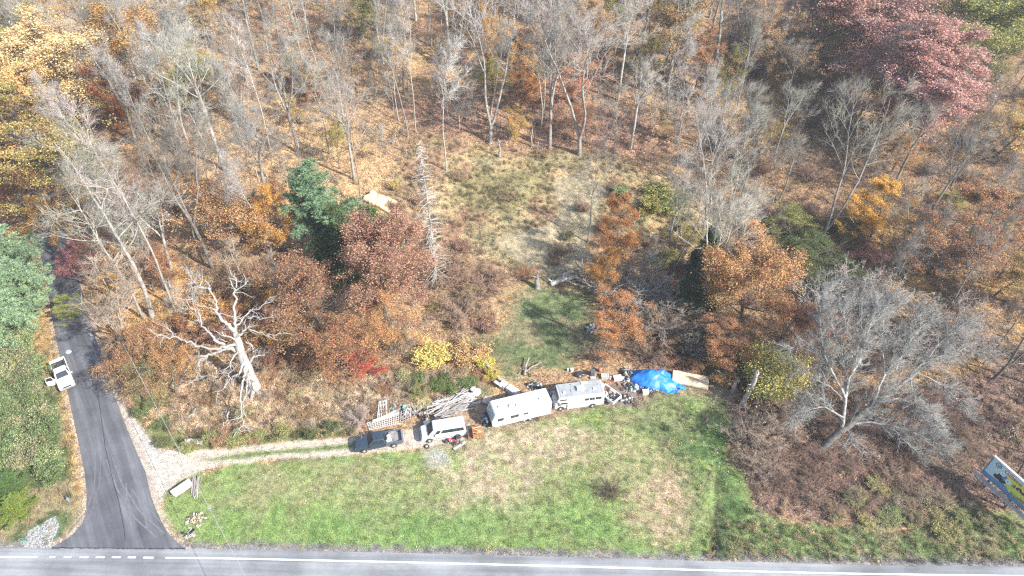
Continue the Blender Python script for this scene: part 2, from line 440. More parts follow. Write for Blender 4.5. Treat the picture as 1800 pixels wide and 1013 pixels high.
def ground_mat():
    m, n, l, b = newmat('ground', 0.95)
    b.inputs['Specular IOR Level'].default_value = 0.1
    t = N(n, 'ShaderNodeAttribute', attribute_name='tint'); k = N(n, 'ShaderNodeAttribute', attribute_name='cover')
    sep = n.new('ShaderNodeSeparateColor'); l.new(k.outputs['Color'], sep.inputs[0])
    n1 = noise(n, l, 1.3, 8, rough=.7); n2 = noise(n, l, 7, 6, rough=.75)
    r1 = ramp(n, l, n1.outputs['Fac'], [(.34, (.62, .64, .66)), (.5, (1, 1, 1)), (.66, (1.38, 1.33, 1.22))])
    r2 = ramp(n, l, n2.outputs['Fac'], [(.36, (.42, .44, .48)), (.5, (.96, .96, .96)), (.62, (1.62, 1.56, 1.48))])
    def mul(a, c, f=1.0):
        x = N(n, 'ShaderNodeMix', data_type='RGBA', blend_type='MULTIPLY')
        if isinstance(f, float): x.inputs[0].default_value = f
        else: l.new(f, x.inputs[0])
        l.new(a, x.inputs[6]); l.new(c, x.inputs[7]); return x.outputs[2]
    c = mul(mul(t.outputs['Color'], r1.outputs[0]), r2.outputs[0])
    vo = n.new('ShaderNodeTexVoronoi'); vo.inputs['Scale'].default_value = 6.5
    tc = n.new('ShaderNodeTexCoord'); l.new(tc.outputs['Object'], vo.inputs['Vector'])
    sc_ = n.new('ShaderNodeSeparateColor'); l.new(vo.outputs['Color'], sc_.inputs[0])
    rv = ramp(n, l, sc_.outputs[0], [(0, (.42, .36, .36)), (.25, (.8, .75, .75)), (.55, (1.05, 1, 1)), (.8, (1.45, 1.3, 1.1)), (1, (1.9, 1.75, 1.5))])
    c = mul(c, rv.outputs[0], sep.outputs[0])
    vg = n.new('ShaderNodeTexVoronoi'); vg.inputs['Scale'].default_value = 11; l.new(tc.outputs['Object'], vg.inputs['Vector'])
    s2 = n.new('ShaderNodeSeparateColor'); l.new(vg.outputs['Color'], s2.inputs[0])
    rg = ramp(n, l, s2.outputs[1], [(0, (.9, .9, .9)), (.6, (1, 1, 1)), (1, (1.08, 1.08, 1.08))])
    c = mul(c, rg.outputs[0], sep.outputs[2])
    l.new(c, b.inputs['Base Color'])
    bp = n.new('ShaderNodeBump'); bp.inputs['Strength'].default_value = .8; bp.inputs['Distance'].default_value = .12
    l.new(n2.outputs['Fac'], bp.inputs['Height']); l.new(bp.outputs[0], b.inputs['Normal'])
    return m

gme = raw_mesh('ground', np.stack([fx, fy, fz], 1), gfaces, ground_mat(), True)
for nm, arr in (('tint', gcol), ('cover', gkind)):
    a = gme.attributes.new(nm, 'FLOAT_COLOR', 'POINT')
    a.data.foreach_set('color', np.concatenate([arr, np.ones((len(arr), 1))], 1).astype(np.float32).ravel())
ground = link('ground', gme); ground['kind'] = 'structure'

def sheet(name, rows, mat, lift):
    """a road sheet: rows of (left point, right point), draped on the ground"""
    V = []; nc = 14
    for a, b in rows:
        for j in range(nc + 1):
            t = j / nc; x = a[0] * (1 - t) + b[0] * t; y = a[1] * (1 - t) + b[1] * t
            V.append((x, y, tzf(x, y) + lift + .05 * (1 - (2 * t - 1) ** 2)))
    F = [(i * (nc + 1) + j, i * (nc + 1) + j + 1, (i + 1) * (nc + 1) + j + 1, (i + 1) * (nc + 1) + j) for i in range(len(rows) - 1) for j in range(nc)]
    V = np.array(V); F = np.array(F)
    a, b, c = V[F[0][0]], V[F[0][1]], V[F[0][2]]
    if np.cross(b - a, c - b)[2] < 0: F = F[:, ::-1]
    o = link(name, raw_mesh(name, V, F, mat, True)); o['kind'] = 'structure'
    return o

def asphalt(name, dark, light, streak=(1, 1, 1), sc=1.0, spec=.3, turn=0.0):
    m, n, l, b = newmat(name, .85); b.inputs['Specular IOR Level'].default_value = spec
    tc = n.new('ShaderNodeTexCoord'); m0 = n.new('ShaderNodeMapping'); m0.inputs['Rotation'].default_value = (0, 0, turn); l.new(tc.outputs['Object'], m0.inputs[0]); mp = n.new('ShaderNodeMapping'); l.new(m0.outputs[0], mp.inputs[0])
    mp.inputs['Scale'].default_value = streak
    a = n.new('ShaderNodeTexNoise'); a.inputs['Scale'].default_value = sc; a.inputs['Detail'].default_value = 8; a.inputs['Roughness'].default_value = .65; l.new(mp.outputs[0], a.inputs['Vector'])
    f = noise(n, l, 14, 5, rough=.7)
    r = ramp(n, l, a.outputs['Fac'], [(.36, dark), (.52, tuple((p + q) / 2 for p, q in zip(dark, light))), (.66, light)])
    r2_ = ramp(n, l, f.outputs['Fac'], [(.3, (.78, .78, .78)), (.7, (1.22, 1.22, 1.22))]); f3 = noise(n, l, .16, 5, rough=.6); r3_ = ramp(n, l, f3.outputs['Fac'], [(.35, (.8, .8, .8)), (.62, (1.3, 1.29, 1.27))]); r2 = N(n, 'ShaderNodeMix', data_type='RGBA', blend_type='MULTIPLY'); r2.inputs[0].default_value = 1; l.new(r2_.outputs[0], r2.inputs[6]); l.new(r3_.outputs[0], r2.inputs[7])
    mx = N(n, 'ShaderNodeMix', data_type='RGBA', blend_type='MULTIPLY'); mx.inputs[0].default_value = 1
    l.new(r.outputs[0], mx.inputs[6]); l.new(r2.outputs[2], mx.inputs[7]); l.new(mx.outputs[2], b.inputs['Base Color'])
    bp = n.new('ShaderNodeBump'); bp.inputs['Strength'].default_value = .3; bp.inputs['Distance'].default_value = .01
    l.new(f.outputs['Fac'], bp.inputs['Height']); l.new(bp.outputs[0], b.inputs['Normal'])
    return m

def rows_of(Lp, Rp, sub=5):
    rows = []
    for i in range(len(Lp) - 1):
        for k in range(sub):
            t = k / sub
            rows.append((unproj(Lp[i][0] * (1 - t) + Lp[i + 1][0] * t, Lp[i][1] * (1 - t) + Lp[i + 1][1] * t),
                         unproj(Rp[i][0] * (1 - t) + Rp[i + 1][0] * t, Rp[i][1] * (1 - t) + Rp[i + 1][1] * t)))
    rows.append((unproj(*Lp[-1]), unproj(*Rp[-1])))
    return rows
p0_, p1_ = unproj(230, 900), unproj(125, 560)
ASPH_MINOR = asphalt('fresh_asphalt', (.060, .062, .070), (.112, .115, .126), (.06, 1.1, 1), 1.0, turn=-math.atan2(p1_.y - p0_.y, p1_.x - p0_.x))
ASPH_MAIN = asphalt('worn_asphalt', (.125, .133, .142), (.20, .207, .214), (.03, 1.1, 1), 1.1)
mrows = rows_of(ROAD_L, ROAD_R)
# carry the lane on up the hill beyond what the trees let one see
a0, b0 = mrows[0]; a1, b1 = mrows[6]
da = (a0 - a1).normalized(); ext = []
for k in range(14, 0, -1): ext.append((a0 + da * k * 4, b0 + da * k * 4))
sheet('side_road', ext + mrows, ASPH_MINOR, .05)
MAIN_Y = 36.75
sheet('main_road', [((x, float(RY(x)) - 11.3), (x, float(RY(x)))) for x in np.arange(-220, 221, 3.0)], ASPH_MAIN, .016)

WHITE_PAINT = simple('road_paint_white', (.72, .73, .74), .7, .22, 5)
YELLOW_PAINT = simple('road_paint_yellow', (.62, .42, .05), .7, .2, 4)
TAR = simple('crack_sealer', (.022, .022, .025), .5, .2, 4)
def main_z(y, x=0.0):
    t = (y - float(RY(x)) + 11.3) / 11.3; return .016 + .05 * (1 - (2 * t - 1) ** 2)
def strip_mesh(pts, w, mat, name, lift=.006, zf=None, parent=None):
    mb = MB(); P = [Vector((p[0], p[1], 0)) for p in pts]
    for i, p in enumerate(P):
        d = (P[min(i + 1, len(P) - 1)] - P[max(i - 1, 0)]).normalized(); q = Vector((-d.y, d.x, 0)) * w / 2
        for s_ in (q, -q):
            v = p + s_; mb.v.append((v.x, v.y, (zf(v.x, v.y) if zf else tzf(v.x, v.y)) + lift)); mb.n += 1
    mb.f = [(2 * i, 2 * i + 1, 2 * i + 3, 2 * i + 2) for i in range(len(P) - 1)]
    return mb.obj(name, mat, parent)
EDGE_Y = unproj(1000, 994.5).y
dash = [(88, 98), (113, 126), (141, 156), (169, 184), (197, 212), (225, 239), (252, 270)]
ex = lambda px: unproj(px, 979 + .0165 * (px - 150)).x
segs = [(-220, ex(67))] + [(ex(a), ex(b)) for a, b in dash] + [(ex(291), 220)]
for a, b in segs:
    nseg = max(1, int((b - a) / 4)); pts = [(a + (b - a) * k / nseg, float(EY(a + (b - a) * k / nseg))) for k in range(nseg + 1)]
    o = strip_mesh(pts, .17, WHITE_PAINT, 'edge_line', .008, lambda x, y: main_z(y, x)); o['kind'] = 'structure'
for yy in (-4.6, -4.92):
    o = strip_mesh([(x, float(EY(x)) + yy) for x in range(-220, 221, 3)], .11, YELLOW_PAINT, 'centre_line', .008, lambda x, y: main_z(y, x)); o['kind'] = 'structure'
# seam down the side road and the ragged joint where new asphalt meets the old
def drz(x, y):
    best = None
    for i, (a, b) in enumerate(mrows):
        d = abs((a.y + b.y) / 2 - y)
        if best is None or d < best[0]: best = (d, a, b)
    _, a, b = best; t = max(0, min(1, (x - a.x) / (b.x - a.x + 1e-9)))
    return tzf(x, y) + .05 + .05 * (1 - (2 * t - 1) ** 2)
seam = [gpt(px, py) for px, py in ((172, 690), (182, 760), (186, 790), (194, 825), (203, 860), (210, 885), (215, 910), (220, 940), (221, 955))]
seam_l = []
for i in range(len(seam) - 1):
    for k in range(6):
        p = seam[i].lerp(seam[i + 1], k / 6); seam_l.append((p.x + random.Random(i * 9 + k).uniform(-.02, .02), p.y))
o = strip_mesh(seam_l, .06, TAR, 'asphalt_seam', .012, drz); o['kind'] = 'structure'
rj = random.Random(4); jp = []
a, b = unproj(92, 964), unproj(326, 966)
for k in range(90):
    t = k / 89; jp.append((a.x + (b.x - a.x) * t, float(RY(a.x + (b.x - a.x) * t)) - .02 + rj.uniform(-.05, .05)))
o = strip_mesh(jp, .12, TAR, 'asphalt_joint', .075, lambda x, y: 0); o['kind'] = 'structure'

# curved tyre marks where cars turn between the two roads
SCUFF = simple('tyre_scuff', (.13, .132, .14), .8, .35, 1.5)
rk = random.Random(12)
for pl in ([(196, 800), (214, 850), (246, 900), (300, 948)], [(188, 810), (206, 860), (238, 912), (286, 955)], [(178, 780), (176, 850), (160, 905), (118, 952)], [(168, 790), (167, 850), (152, 900), (112, 948)], [(222, 850), (226, 900), (236, 950)], [(232, 860), (250, 890), (262, 940)], [(214, 770), (232, 830), (250, 880), (292, 930)]):
    P_ = []
    for i in range(len(pl) - 1):
        for k in range(5): t = k / 5; q = gpt(pl[i][0] * (1 - t) + pl[i + 1][0] * t, pl[i][1] * (1 - t) + pl[i + 1][1] * t); P_.append((q.x, q.y))
    o = strip_mesh(P_, rk.uniform(.08, .2), SCUFF, 'tyre_mark', .010 + .0012 * rk.random(), drz); o['kind'] = 'structure'
# ------------------------------------------------------------------ plants
def frame_of(d):
    d = d / (np.linalg.norm(d) + 1e-9)
    a = np.cross(d, [0.31, 0.17, 0.93] if abs(d[2]) < .9 else [1, .1, 0]); a /= np.linalg.norm(a)
    return a, np.cross(d, a)

class TreeMesh:
    def __init__(s): s.V = []; s.F = []; s.n = 0; s.T = []      # tubes as quads, twigs as (start, end, radius)
    def tube(s, P, r, sides):
        P = np.asarray(P); k = len(P)
        d = np.empty_like(P); d[1:-1] = P[2:] - P[:-2]; d[0] = P[1] - P[0]; d[-1] = P[-1] - P[-2]
        a, b = frame_of(d[0]); w = np.arange(sides) * 2 * math.pi / sides
        ring = np.cos(w)[:, None] * a + np.sin(w)[:, None] * b
        V = P[:, None, :] + ring[None] * np.asarray(r)[:, None, None]
        base = s.n + (np.arange(k - 1) * sides)[:, None]; j = np.arange(sides); j2 = (j + 1) % sides
        F = np.stack([base + j, base + j2, base + j2 + sides, base + j + sides], -1).reshape(-1, 4)
        s.V.append(V.reshape(-1, 3)); s.F.append(F); s.n += k * sides
    def quads(s, name, mat):
        if not s.V: return None
        return raw_mesh(name, np.concatenate(s.V), np.concatenate(s.F), mat, True)

def twig_mesh(name, A, B, r, mat, extra=None):
    """three-sided twigs from A to B, drawn to a point; extra is a TreeMesh whose tubes join in"""
    A = np.asarray(A); B = np.asarray(B); r = np.asarray(r)[:, None]
    d = B - A; L = np.linalg.norm(d, axis=1, keepdims=True) + 1e-9; d = d / L
    ref = np.where(np.abs(d[:, 2:3]) < .9, [[.31, .17, .93]], [[1, .1, 0]])
    a = np.cross(d, ref); a /= np.linalg.norm(a, axis=1, keepdims=True); b = np.cross(d, a)
    rings = [A + (a * math.cos(w) + b * math.sin(w)) * r for w in (0, 2.094, 4.189)]
    V = np.stack(rings + [B], 1).reshape(-1, 3); k = np.arange(len(A))[:, None] * 4
    F = np.concatenate([k + np.array([[0, 1, 3]]), k + np.array([[1, 2, 3]]), k + np.array([[2, 0, 3]])])
    if extra is not None and extra.V:
        EV = np.concatenate(extra.V); EF = np.concatenate(extra.F)
        T = np.concatenate([EF[:, [0, 1, 2]], EF[:, [0, 2, 3]]])
        V = np.concatenate([EV, V]); F = np.concatenate([T, F + len(EV)])
    return raw_mesh(name, V, F, mat, True)

def grow(rng, p, d, L, r0, r1, segs, wob, up):
    P = [np.array(p, float)]; d = np.array(d, float)
    for i in range(segs):
        d = d + rng.normal(0, wob, 3); d[2] += up; d /= np.linalg.norm(d)
        P.append(P[-1] + d * L / segs)
    return np.array(P), np.linspace(r0, r1, segs + 1), d

def side_dir(rng, d, ang, up=0.0, az=None):
    a, b = frame_of(d); w = rng.uniform(0, 2 * math.pi) if az is None else az
    q = (a * math.cos(w) + b * math.sin(w)) * math.sin(ang) + d / np.linalg.norm(d) * math.cos(ang)
    q[2] += up; return q / np.linalg.norm(q)

def interp(P, t):
    x = t * (len(P) - 1); i = min(int(x), len(P) - 2); f = x - i
    return P[i] * (1 - f) + P[i + 1] * f, P[i + 1] - P[i]

def bare(seed, H=20, r=.2, fork=0, crown0=.45, nl=13, limb=.28, ang=(30, 55), nb=7, nt=6, nf=4, twig=1.0, wob=.06, spread=1.0, fr=.011):
    """returns trunk mesh, crown mesh, points at the twig ends"""
    g = np.random.default_rng(seed); tr = TreeMesh(); cr = TreeMesh(); A = []; B = []; Rr = []
    leaders = []
    if fork:
        fh = fork * H
        P, rr, d = grow(g, (0, 0, -.4), (0, 0, 1), fh + .4, r * 1.25, r, 5, .02, .02); tr.tube(P, rr, 8)
        w0 = g.uniform(0, 6.28); n_ = 2 if g.random() < .7 else 3
        for k in range(n_):
            w = w0 + k * 2 * math.pi / n_ + g.normal(0, .3); t = g.uniform(.16, .34) * spread
            dd = np.array([math.cos(w) * t, math.sin(w) * t, 1]); Lk = (H - fh) * g.uniform(.85, 1.0)
            P2, r2, _ = grow(g, P[-1] - np.array([0, 0, .2]), dd, Lk, r * .78, r * .12, 12, wob, .05); tr.tube(P2, r2, 7)
            leaders.append((P2, r2, max(0, crown0 - fork * .8), Lk))
    else:
        P2, r2, _ = grow(g, (0, 0, -.4), (g.normal(0, .03), g.normal(0, .03), 1), H + .4, r, r * .1, 14, wob * .6, .03)
        r2[0] *= 1.35; tr.tube(P2, r2, 8); leaders.append((P2, r2, crown0, H))
    for P, rr, c0, LL in leaders:
        k_l = nl if len(leaders) == 1 else int(nl * .7)
        for i in range(k_l):
            t = c0 + (1 - c0) * (i + g.uniform(0, .9)) / k_l; t = min(t, .985)
            p, d = interp(P, t); rl = rr[0] + (rr[-1] - rr[0]) * t
            L = H * limb * (1.05 - .75 * (t - c0) / (1 - c0)) * g.uniform(.65, 1.2)
            if g.random() < .13: L *= .35
            P1, r1, _ = grow(g, p, side_dir(g, d, R(g.uniform(*ang)) * spread), L, rl * .55, .018, 6, wob * 2.3, .085)
            cr.tube(P1, r1, 5)
            for j in range(nb):
                t1 = .22 + .76 * (j + g.random()) / nb; p1, d1 = interp(P1, min(t1, .99)); L2 = L * .42 * (1.15 - .6 * t1) * g.uniform(.7, 1.25)
                P3, r3, _ = grow(g, p1, side_dir(g, d1, R(g.uniform(28, 60)), .12), L2, max(.016, r1[0] * .34 * (1.1 - t1)), .012, 4, .13, .05)
                cr.tube(P3, r3, 3)
                for m in range(nt):
                    t2 = .2 + .8 * (m + g.random()) / nt; p2, d2 = interp(P3, min(t2, .99)); L3 = twig * g.uniform(.5, 1.2)
                    e = p2 + side_dir(g, d2, R(g.uniform(20, 55)), .15) * L3
                    A.append(p2); B.append(e); Rr.append(fr * 1.35)
    A = np.array(A); B = np.array(B); Rr = np.array(Rr); D = B - A; Ls = np.linalg.norm(D, axis=1, keepdims=True)
    a_, b_, r_ = [A], [B], [Rr]
    for k in range(nf):
        t = g.uniform(.25, .9, (len(A), 1)); s0 = A + D * t
        q = D / Ls + g.normal(0, .55, D.shape); q[:, 2] += .1; q /= np.linalg.norm(q, axis=1, keepdims=True)
        a_.append(s0); b_.append(s0 + q * Ls * g.uniform(.35, .75, (len(A), 1))); r_.append(np.full(len(A), fr * .85))
    A2, B2, R2 = np.concatenate(a_), np.concatenate(b_), np.concatenate(r_)
    return tr.quads('trunk', BARK), twig_mesh('crown', A2, B2, R2, BARK, cr), B, tr, cr

def leaf_quads(name, P, size, mat, seed, flat=.35, asp=.62, droop=None):
    g = np.random.default_rng(seed); n = len(P)
    nrm = g.normal(0, 1, (n, 3)); nrm[:, 2] = np.abs(nrm[:, 2]) + flat; nrm /= np.linalg.norm(nrm, axis=1, keepdims=True)
    u = np.cross(nrm, g.normal(0, 1, (n, 3))); u /= np.linalg.norm(u, axis=1, keepdims=True); v = np.cross(nrm, u)
    s = size * g.uniform(.55, 1.25, (n, 1)); c = s * asp
    V = np.stack([P - u * s * .5, P + v * c * .5 + nrm * s * .1, P + u * s * .5, P - v * c * .5 + nrm * s * .1], 1).reshape(-1, 3)
    F = np.arange(n * 4).reshape(-1, 4)
    return raw_mesh(name, V, F, mat)

def leafy(seed, H=14, n=14000, size=.3, crown0=.22, limb=.36, spread=1.0, puff=.5, r=.2, sparse=0.0, **kw):
    tm, cm, tips, _, _ = bare(seed, H, r, crown0=crown0, nl=17, limb=limb, ang=(40, 75), nb=8, nt=5, nf=1, twig=.8, wob=.08, **kw)
    g = np.random.default_rng(seed + 99)
    keep = tips[g.random(len(tips)) > sparse]
    idx = g.integers(0, len(keep), n); P = keep[idx] + g.normal(0, puff * .5, (n, 3)) * np.array([1, 1, .7])
    # leaves gather in clumps with air between
    q = fbm(P[:, 0] + 7 * P[:, 2] * .13, P[:, 1] + P[:, 2] * .9, 1.1, seed, 2)
    P = P[q > .44]; P[:, 2] = np.maximum(P[:, 2], H * .05)
    return tm, cm, leaf_quads('foliage', P, size, LEAF, seed)

def conifer(seed, H=16, kind='pine'):
    g = np.random.default_rng(seed); tr = TreeMesh(); cr = TreeMesh(); pts = []; dirs = []
    P, rr, _ = grow(g, (0, 0, -.4), (0, 0, 1), H + .4, .26, .03, 12, .015, .03); tr.tube(P, rr, 8)
    z = H * (.12 if kind != 'pine' else .2)
    while z < H * .985:
        t = z / H; nb = 5 if kind == 'pine' else 9
        for k in range(nb):
            w = g.uniform(0, 6.28)
            if kind == 'pine': L = H * .30 * (1.02 - t) ** .6 * g.uniform(.35, 1.3); el, up = .2, .06
            else: L = H * .25 * (1.03 - t) ** .85 * g.uniform(.7, 1.15); el, up = -.05, -.03
            d = np.array([math.cos(w), math.sin(w), el])
            p = interp(P, min(.99, (z + .4) / (H + .4)))[0]
            P1, r1, _ = grow(g, p, d, L, .05, .012, 6, .06, up); cr.tube(P1, r1, 4)
            m = int(L * (9 if kind == 'pine' else 13))
            for q in range(m):
                s_ = g.uniform(.18, 1); c, dd = interp(P1, min(s_, .99)); dd = dd / np.linalg.norm(dd)
                side = side_dir(g, dd, R(g.uniform(30, 80)), .1 if kind == 'pine' else -.25)
                sl = (.5 + .25 * L * (1 - s_) * .4) * g.uniform(.4, 1.2)
                for f_ in (.5, 1.0): pts.append(c + side * sl * f_); dirs.append(side + np.array([0, 0, .25 if kind == 'pine' else -.2]))
        z += (.62 if kind == 'pine' else .42) * g.uniform(.8, 1.25) * H / 16
    pts = np.array(pts); dirs = np.array(dirs); n = len(pts)
    A = []; B = []
    for k in range(10):
        q = dirs / np.linalg.norm(dirs, axis=1, keepdims=True) + g.normal(0, .65, (n, 3)); q /= np.linalg.norm(q, axis=1, keepdims=True)
        L = (.34 if kind == 'pine' else .26) * g.uniform(.7, 1.3, (n, 1)); A.append(pts - q * .03); B.append(pts + q * L)
    A = np.concatenate(A); B = np.concatenate(B); d = B - A
    s = np.cross(d, g.normal(0, 1, d.shape)); s /= np.linalg.norm(s, axis=1, keepdims=True); s *= (.028 if kind == 'pine' else .04)
    V = np.stack([A - s * .4, (A + B) / 2 + s, B, (A + B) / 2 - s], 1).reshape(-1, 3)
    return tr.quads('trunk', BARK), cr.quads('branch', BARK), raw_mesh('foliage', V, np.arange(len(V)).reshape(-1, 4), NEEDLE)

def twiggy(seed, H=3.2, W=3.0, stems=26, fr=.011):
    """a bare multi-stemmed shrub"""
    g = np.random.default_rng(seed); tr = TreeMesh(); A = []; B = []
    for i in range(stems):
        w = g.uniform(0, 6.28); t = g.uniform(.05, 1.0)
        P, r_, _ = grow(g, (math.cos(w) * .2, math.sin(w) * .2, -.1), (math.cos(w) * t * W / H, math.sin(w) * t * W / H, 1), H * g.uniform(.75, 1.1), .022, .01, 7, .09, .0)
        tr.tube(P, r_, 4)
        for j in range(14):
            s = .2 + .8 * (j + g.random()) / 14; p, d = interp(P, min(s, .99)); e = p + side_dir(g, d, R(g.uniform(25, 65)), .1) * g.uniform(.3, .8) * H * .28
            A.append(p); B.append(e)
            for k in range(6):
                u = g.uniform(.2, .95); p2 = p + (e - p) * u; A.append(p2); B.append(p2 + side_dir(g, e - p, R(g.uniform(20, 60)), .1) * g.uniform(.15, .4) * H * .26)
    return twig_mesh('stems', np.array(A), np.array(B), np.full(len(A), fr), BARK, tr), np.array(B)

# prototypes (mesh data only, no object yet)
FOREST = []
for k, (fork, c0, r, lm, an) in enumerate(((0, .5, .17, .2, (25, 45)), (0, .42, .2, .24, (28, 50)), (.34, .5, .22, .24, (28, 48)), (0, .55, .15, .18, (22, 42)),
                                           (.12, .5, .2, .25, (25, 50)), (0, .38, .17, .24, (30, 58)), (.5, .5, .23, .26, (30, 55)), (0, .48, .13, .17, (25, 45)))):
    tm, cm, _, _, _ = bare(100 + k, 20, r, fork, c0, 13, lm * 1.5, (an[0] + 8, an[1] + 12), nb=7, nt=7, nf=3, wob=.075, fr=.0115, twig=1.25)
    FOREST.append(dict(kind='fork' if fork else 'single', H=20.0, parts=[('trunk', tm), ('crown', cm)]))
SAPLING = []
for k in range(3):
    tm, cm, _, _, _ = bare(140 + k, 9, .08, (0, .2, 0)[k], .22, 12, .34, (32, 60), nb=6, nt=6, nf=3, twig=.8, wob=.09, fr=.010)
    SAPLING.append(dict(kind='sapling', H=9.0, parts=[('trunk', tm), ('crown', cm)]))
OPEN = []
tm, cm, _, _, _ = bare(171, 10, .16, .18, .25, 14, .34, (35, 65), nb=8, nt=7, nf=4, twig=.8, spread=1.3)
OPEN.append(dict(kind='open', H=10.0, parts=[('trunk', tm), ('crown', cm)]))
LEAFY = []
for k, (sz, sp, pf, cr0, lm) in enumerate(((.19, 0, .8, .22, .62), (.18, .1, .75, .16, .56), (.19, .3, .7, .25, .58), (.17, .2, .6, .08, .4))):
    LEAFY.append(dict(kind='leafy', H=14.0, W=10.5 if k != 3 else 8.0, parts=list(zip(('trunk', 'branches', 'foliage'), leafy(200 + k, 14, (64000, 56000, 26000, 40000)[k], sz, cr0, lm, puff=pf, sparse=sp)))))
for pr_ in LEAFY:
    v_ = np.empty(len(pr_['parts'][2][1].vertices) * 3, np.float32); pr_['parts'][2][1].vertices.foreach_get('co', v_); v_ = v_.reshape(-1, 3)
    pr_['W'] = float(np.percentile(v_[:, 0], 95) - np.percentile(v_[:, 0], 5) + np.percentile(v_[:, 1], 95) - np.percentile(v_[:, 1], 5)) / 2 * 1.08; print('leafy W', pr_['W'])
def measure(pr_, k_=1.06):
    me_ = pr_['parts'][-1][1]; v_ = np.empty(len(me_.vertices) * 3, np.float32); me_.vertices.foreach_get('co', v_); v_ = v_.reshape(-1, 3)
    pr_['W'] = float(np.percentile(v_[:, 0], 97) - np.percentile(v_[:, 0], 3) + np.percentile(v_[:, 1], 97) - np.percentile(v_[:, 1], 3)) / 2 * k_
PINE = dict(kind='pine', H=16.0, W=9.0, parts=list(zip(('trunk', 'branches', 'foliage'), conifer(301, 16, 'pine'))))
SPRUCE = dict(kind='spruce', H=16.0, W=8.0, parts=list(zip(('trunk', 'branches', 'foliage'), conifer(302, 16, 'spruce'))))
BUSH = []
for k in range(3):
    sm, tips = twiggy(400 + k, 2.6, 1.6 + .3 * k, 22)
    g = np.random.default_rng(410 + k); P = tips[g.integers(0, len(tips), 5200)] + g.normal(0, .14, (5200, 3)); P[:, 2] = np.maximum(P[:, 2], .05)
    BUSH.append(dict(kind='bush', H=2.8, W=3.6 + .5 * k, parts=[('stems', sm), ('foliage', leaf_quads('foliage', P, .17, LEAF, 420 + k))]))
THICKET = []
for k in range(3):
    sm, tips = twiggy(450 + k, 3.0, 2.2, 34, .012)
    THICKET.append(dict(kind='thicket', H=3.2, W=4.6, parts=[('stems', sm)]))

for pr_ in BUSH + THICKET + [PINE, SPRUCE]: measure(pr_)

sm, tips = twiggy(480, 2.6, 1.9, 60); g = np.random.default_rng(481); P = tips[g.integers(0, len(tips), 22000)] + g.normal(0, .16, (22000, 3)); P[:, 2] = np.maximum(P[:, 2], .05)
WILLOW = dict(kind='bush', H=2.8, W=4.0, parts=[('stems', sm), ('foliage', leaf_quads('foliage', P, .09, LEAF, 482))]); measure(WILLOW)
# ------------------------------------------------------------------ planting
AUTO = []          # things whose label is worked out from what stands nearest to them
LAND = [('pale yellow tree', 90, 120), ('rust-red tree', 190, 155), ('amber orange tree', 265, 75), ('green-leaved thin tree', 350, 150), ('orange-and-green tree', 40, 235),
        ('crimson maple', 150, 455), ('roadside pines', 40, 480), ('white dead oak', 400, 590), ('bright orange tree', 487, 380), ('blue-green pine', 560, 365), ('cream tarp', 672, 350),
        ('russet oak', 665, 480), ('dead spruce', 768, 380), ('forked pale tree', 855, 150), ('narrow golden tree', 856, 50), ('widest bare tree', 1030, 120), ('lone clearing tree', 1035, 350),
        ('orange-red oak', 1085, 420), ('fallen trunk', 1005, 493), ('curving dark trunk', 1262, 110), ('rust-red upper tree', 1235, 60), ('leaning dark trunks', 1465, 330), ('golden glowing tree', 1556, 365),
        ('wide russet tree', 1720, 400), ('pink oaks', 1590, 110), ('green-yellow corner tree', 1740, 60), ('rust-orange oak', 1320, 510), ('willow bush', 1358, 668), ('pale broken snag', 1310, 685),
        ('great spreading tree', 1540, 650), ('billboard', 1760, 850), ('white pickup', 112, 655), ('side road mouth', 150, 900), ('white lattice', 680, 740), ('bright yellow bush', 757, 625),
        ('blue tarp', 1150, 662), ('tan tarp', 1212, 664), ('driveway', 480, 770), ('brush pile', 1077, 865), ('dark pickup', 665, 775)]
ORD = ['', 'second ', 'third ', 'fourth ', 'fifth ', 'sixth ', 'seventh ', 'eighth ', 'ninth ', 'tenth ', 'eleventh ', 'twelfth ', 'thirteenth ', 'fourteenth ', 'fifteenth ', 'sixteenth ', 'seventeenth ', 'eighteenth ', 'nineteenth ', 'twentieth ', 'twenty-first ', 'twenty-second ', 'twenty-third ', 'twenty-fourth ', 'twenty-fifth ', 'twenty-sixth ', 'twenty-seventh ', 'twenty-eighth ', 'twenty-ninth ', 'thirtieth ', 'thirty-first ', 'thirty-second ', 'thirty-third ', 'thirty-fourth ', 'thirty-fifth ', 'thirty-sixth ']
def tone(c): v = sum(c) / 3; return 'pale' if v > .31 else ('grey' if v > .2 else 'dark')
def auto(o, p, h, phrase):
    px, py, _ = project((p[0], p[1], tzf(p[0], p[1]) + h * .5)); AUTO.append((o, px, py, phrase))
def label_all():
    buckets = {}
    for o, px, py, phrase in AUTO:
        nm, x, y = min(LAND, key=lambda l: (l[1] - px) ** 2 + (l[2] - py) ** 2); dx, dy = px - x, py - y
        w = ('right of' if dx > 0 else 'left of') if abs(dx) > abs(dy) else ('below' if dy > 0 else 'above')
        buckets.setdefault((phrase, w, nm), []).append((dx * dx + dy * dy, o))
    for (phrase, w, nm), lst in buckets.items():
        lst.sort(key=lambda q: q[0])
        for i, (_, o) in enumerate(lst):
            if len(lst) == 1: o['label'] = f'{phrase} {w} the {nm}'
            elif i < len(ORD): o['label'] = f'{ORD[i] or "nearest "}{phrase} {w} the {nm}, counting outward'
            else: o['label'] = f'{phrase} {w} the {nm}, beyond the twentieth'
PLACED = []        # (x, y, radius kept free)
rp = random.Random(77)
GREY_L, GREY_M, GREY_D, TAN_B = (.36, .335, .30), (.27, .25, .225), (.12, .11, .10), (.30, .25, .20)

def soften(c, k=.08, f=1.14):
    l = .3 * c[0] + .6 * c[1] + .1 * c[2]; return tuple((x * (1 - k) + l * k) * f for x in c)

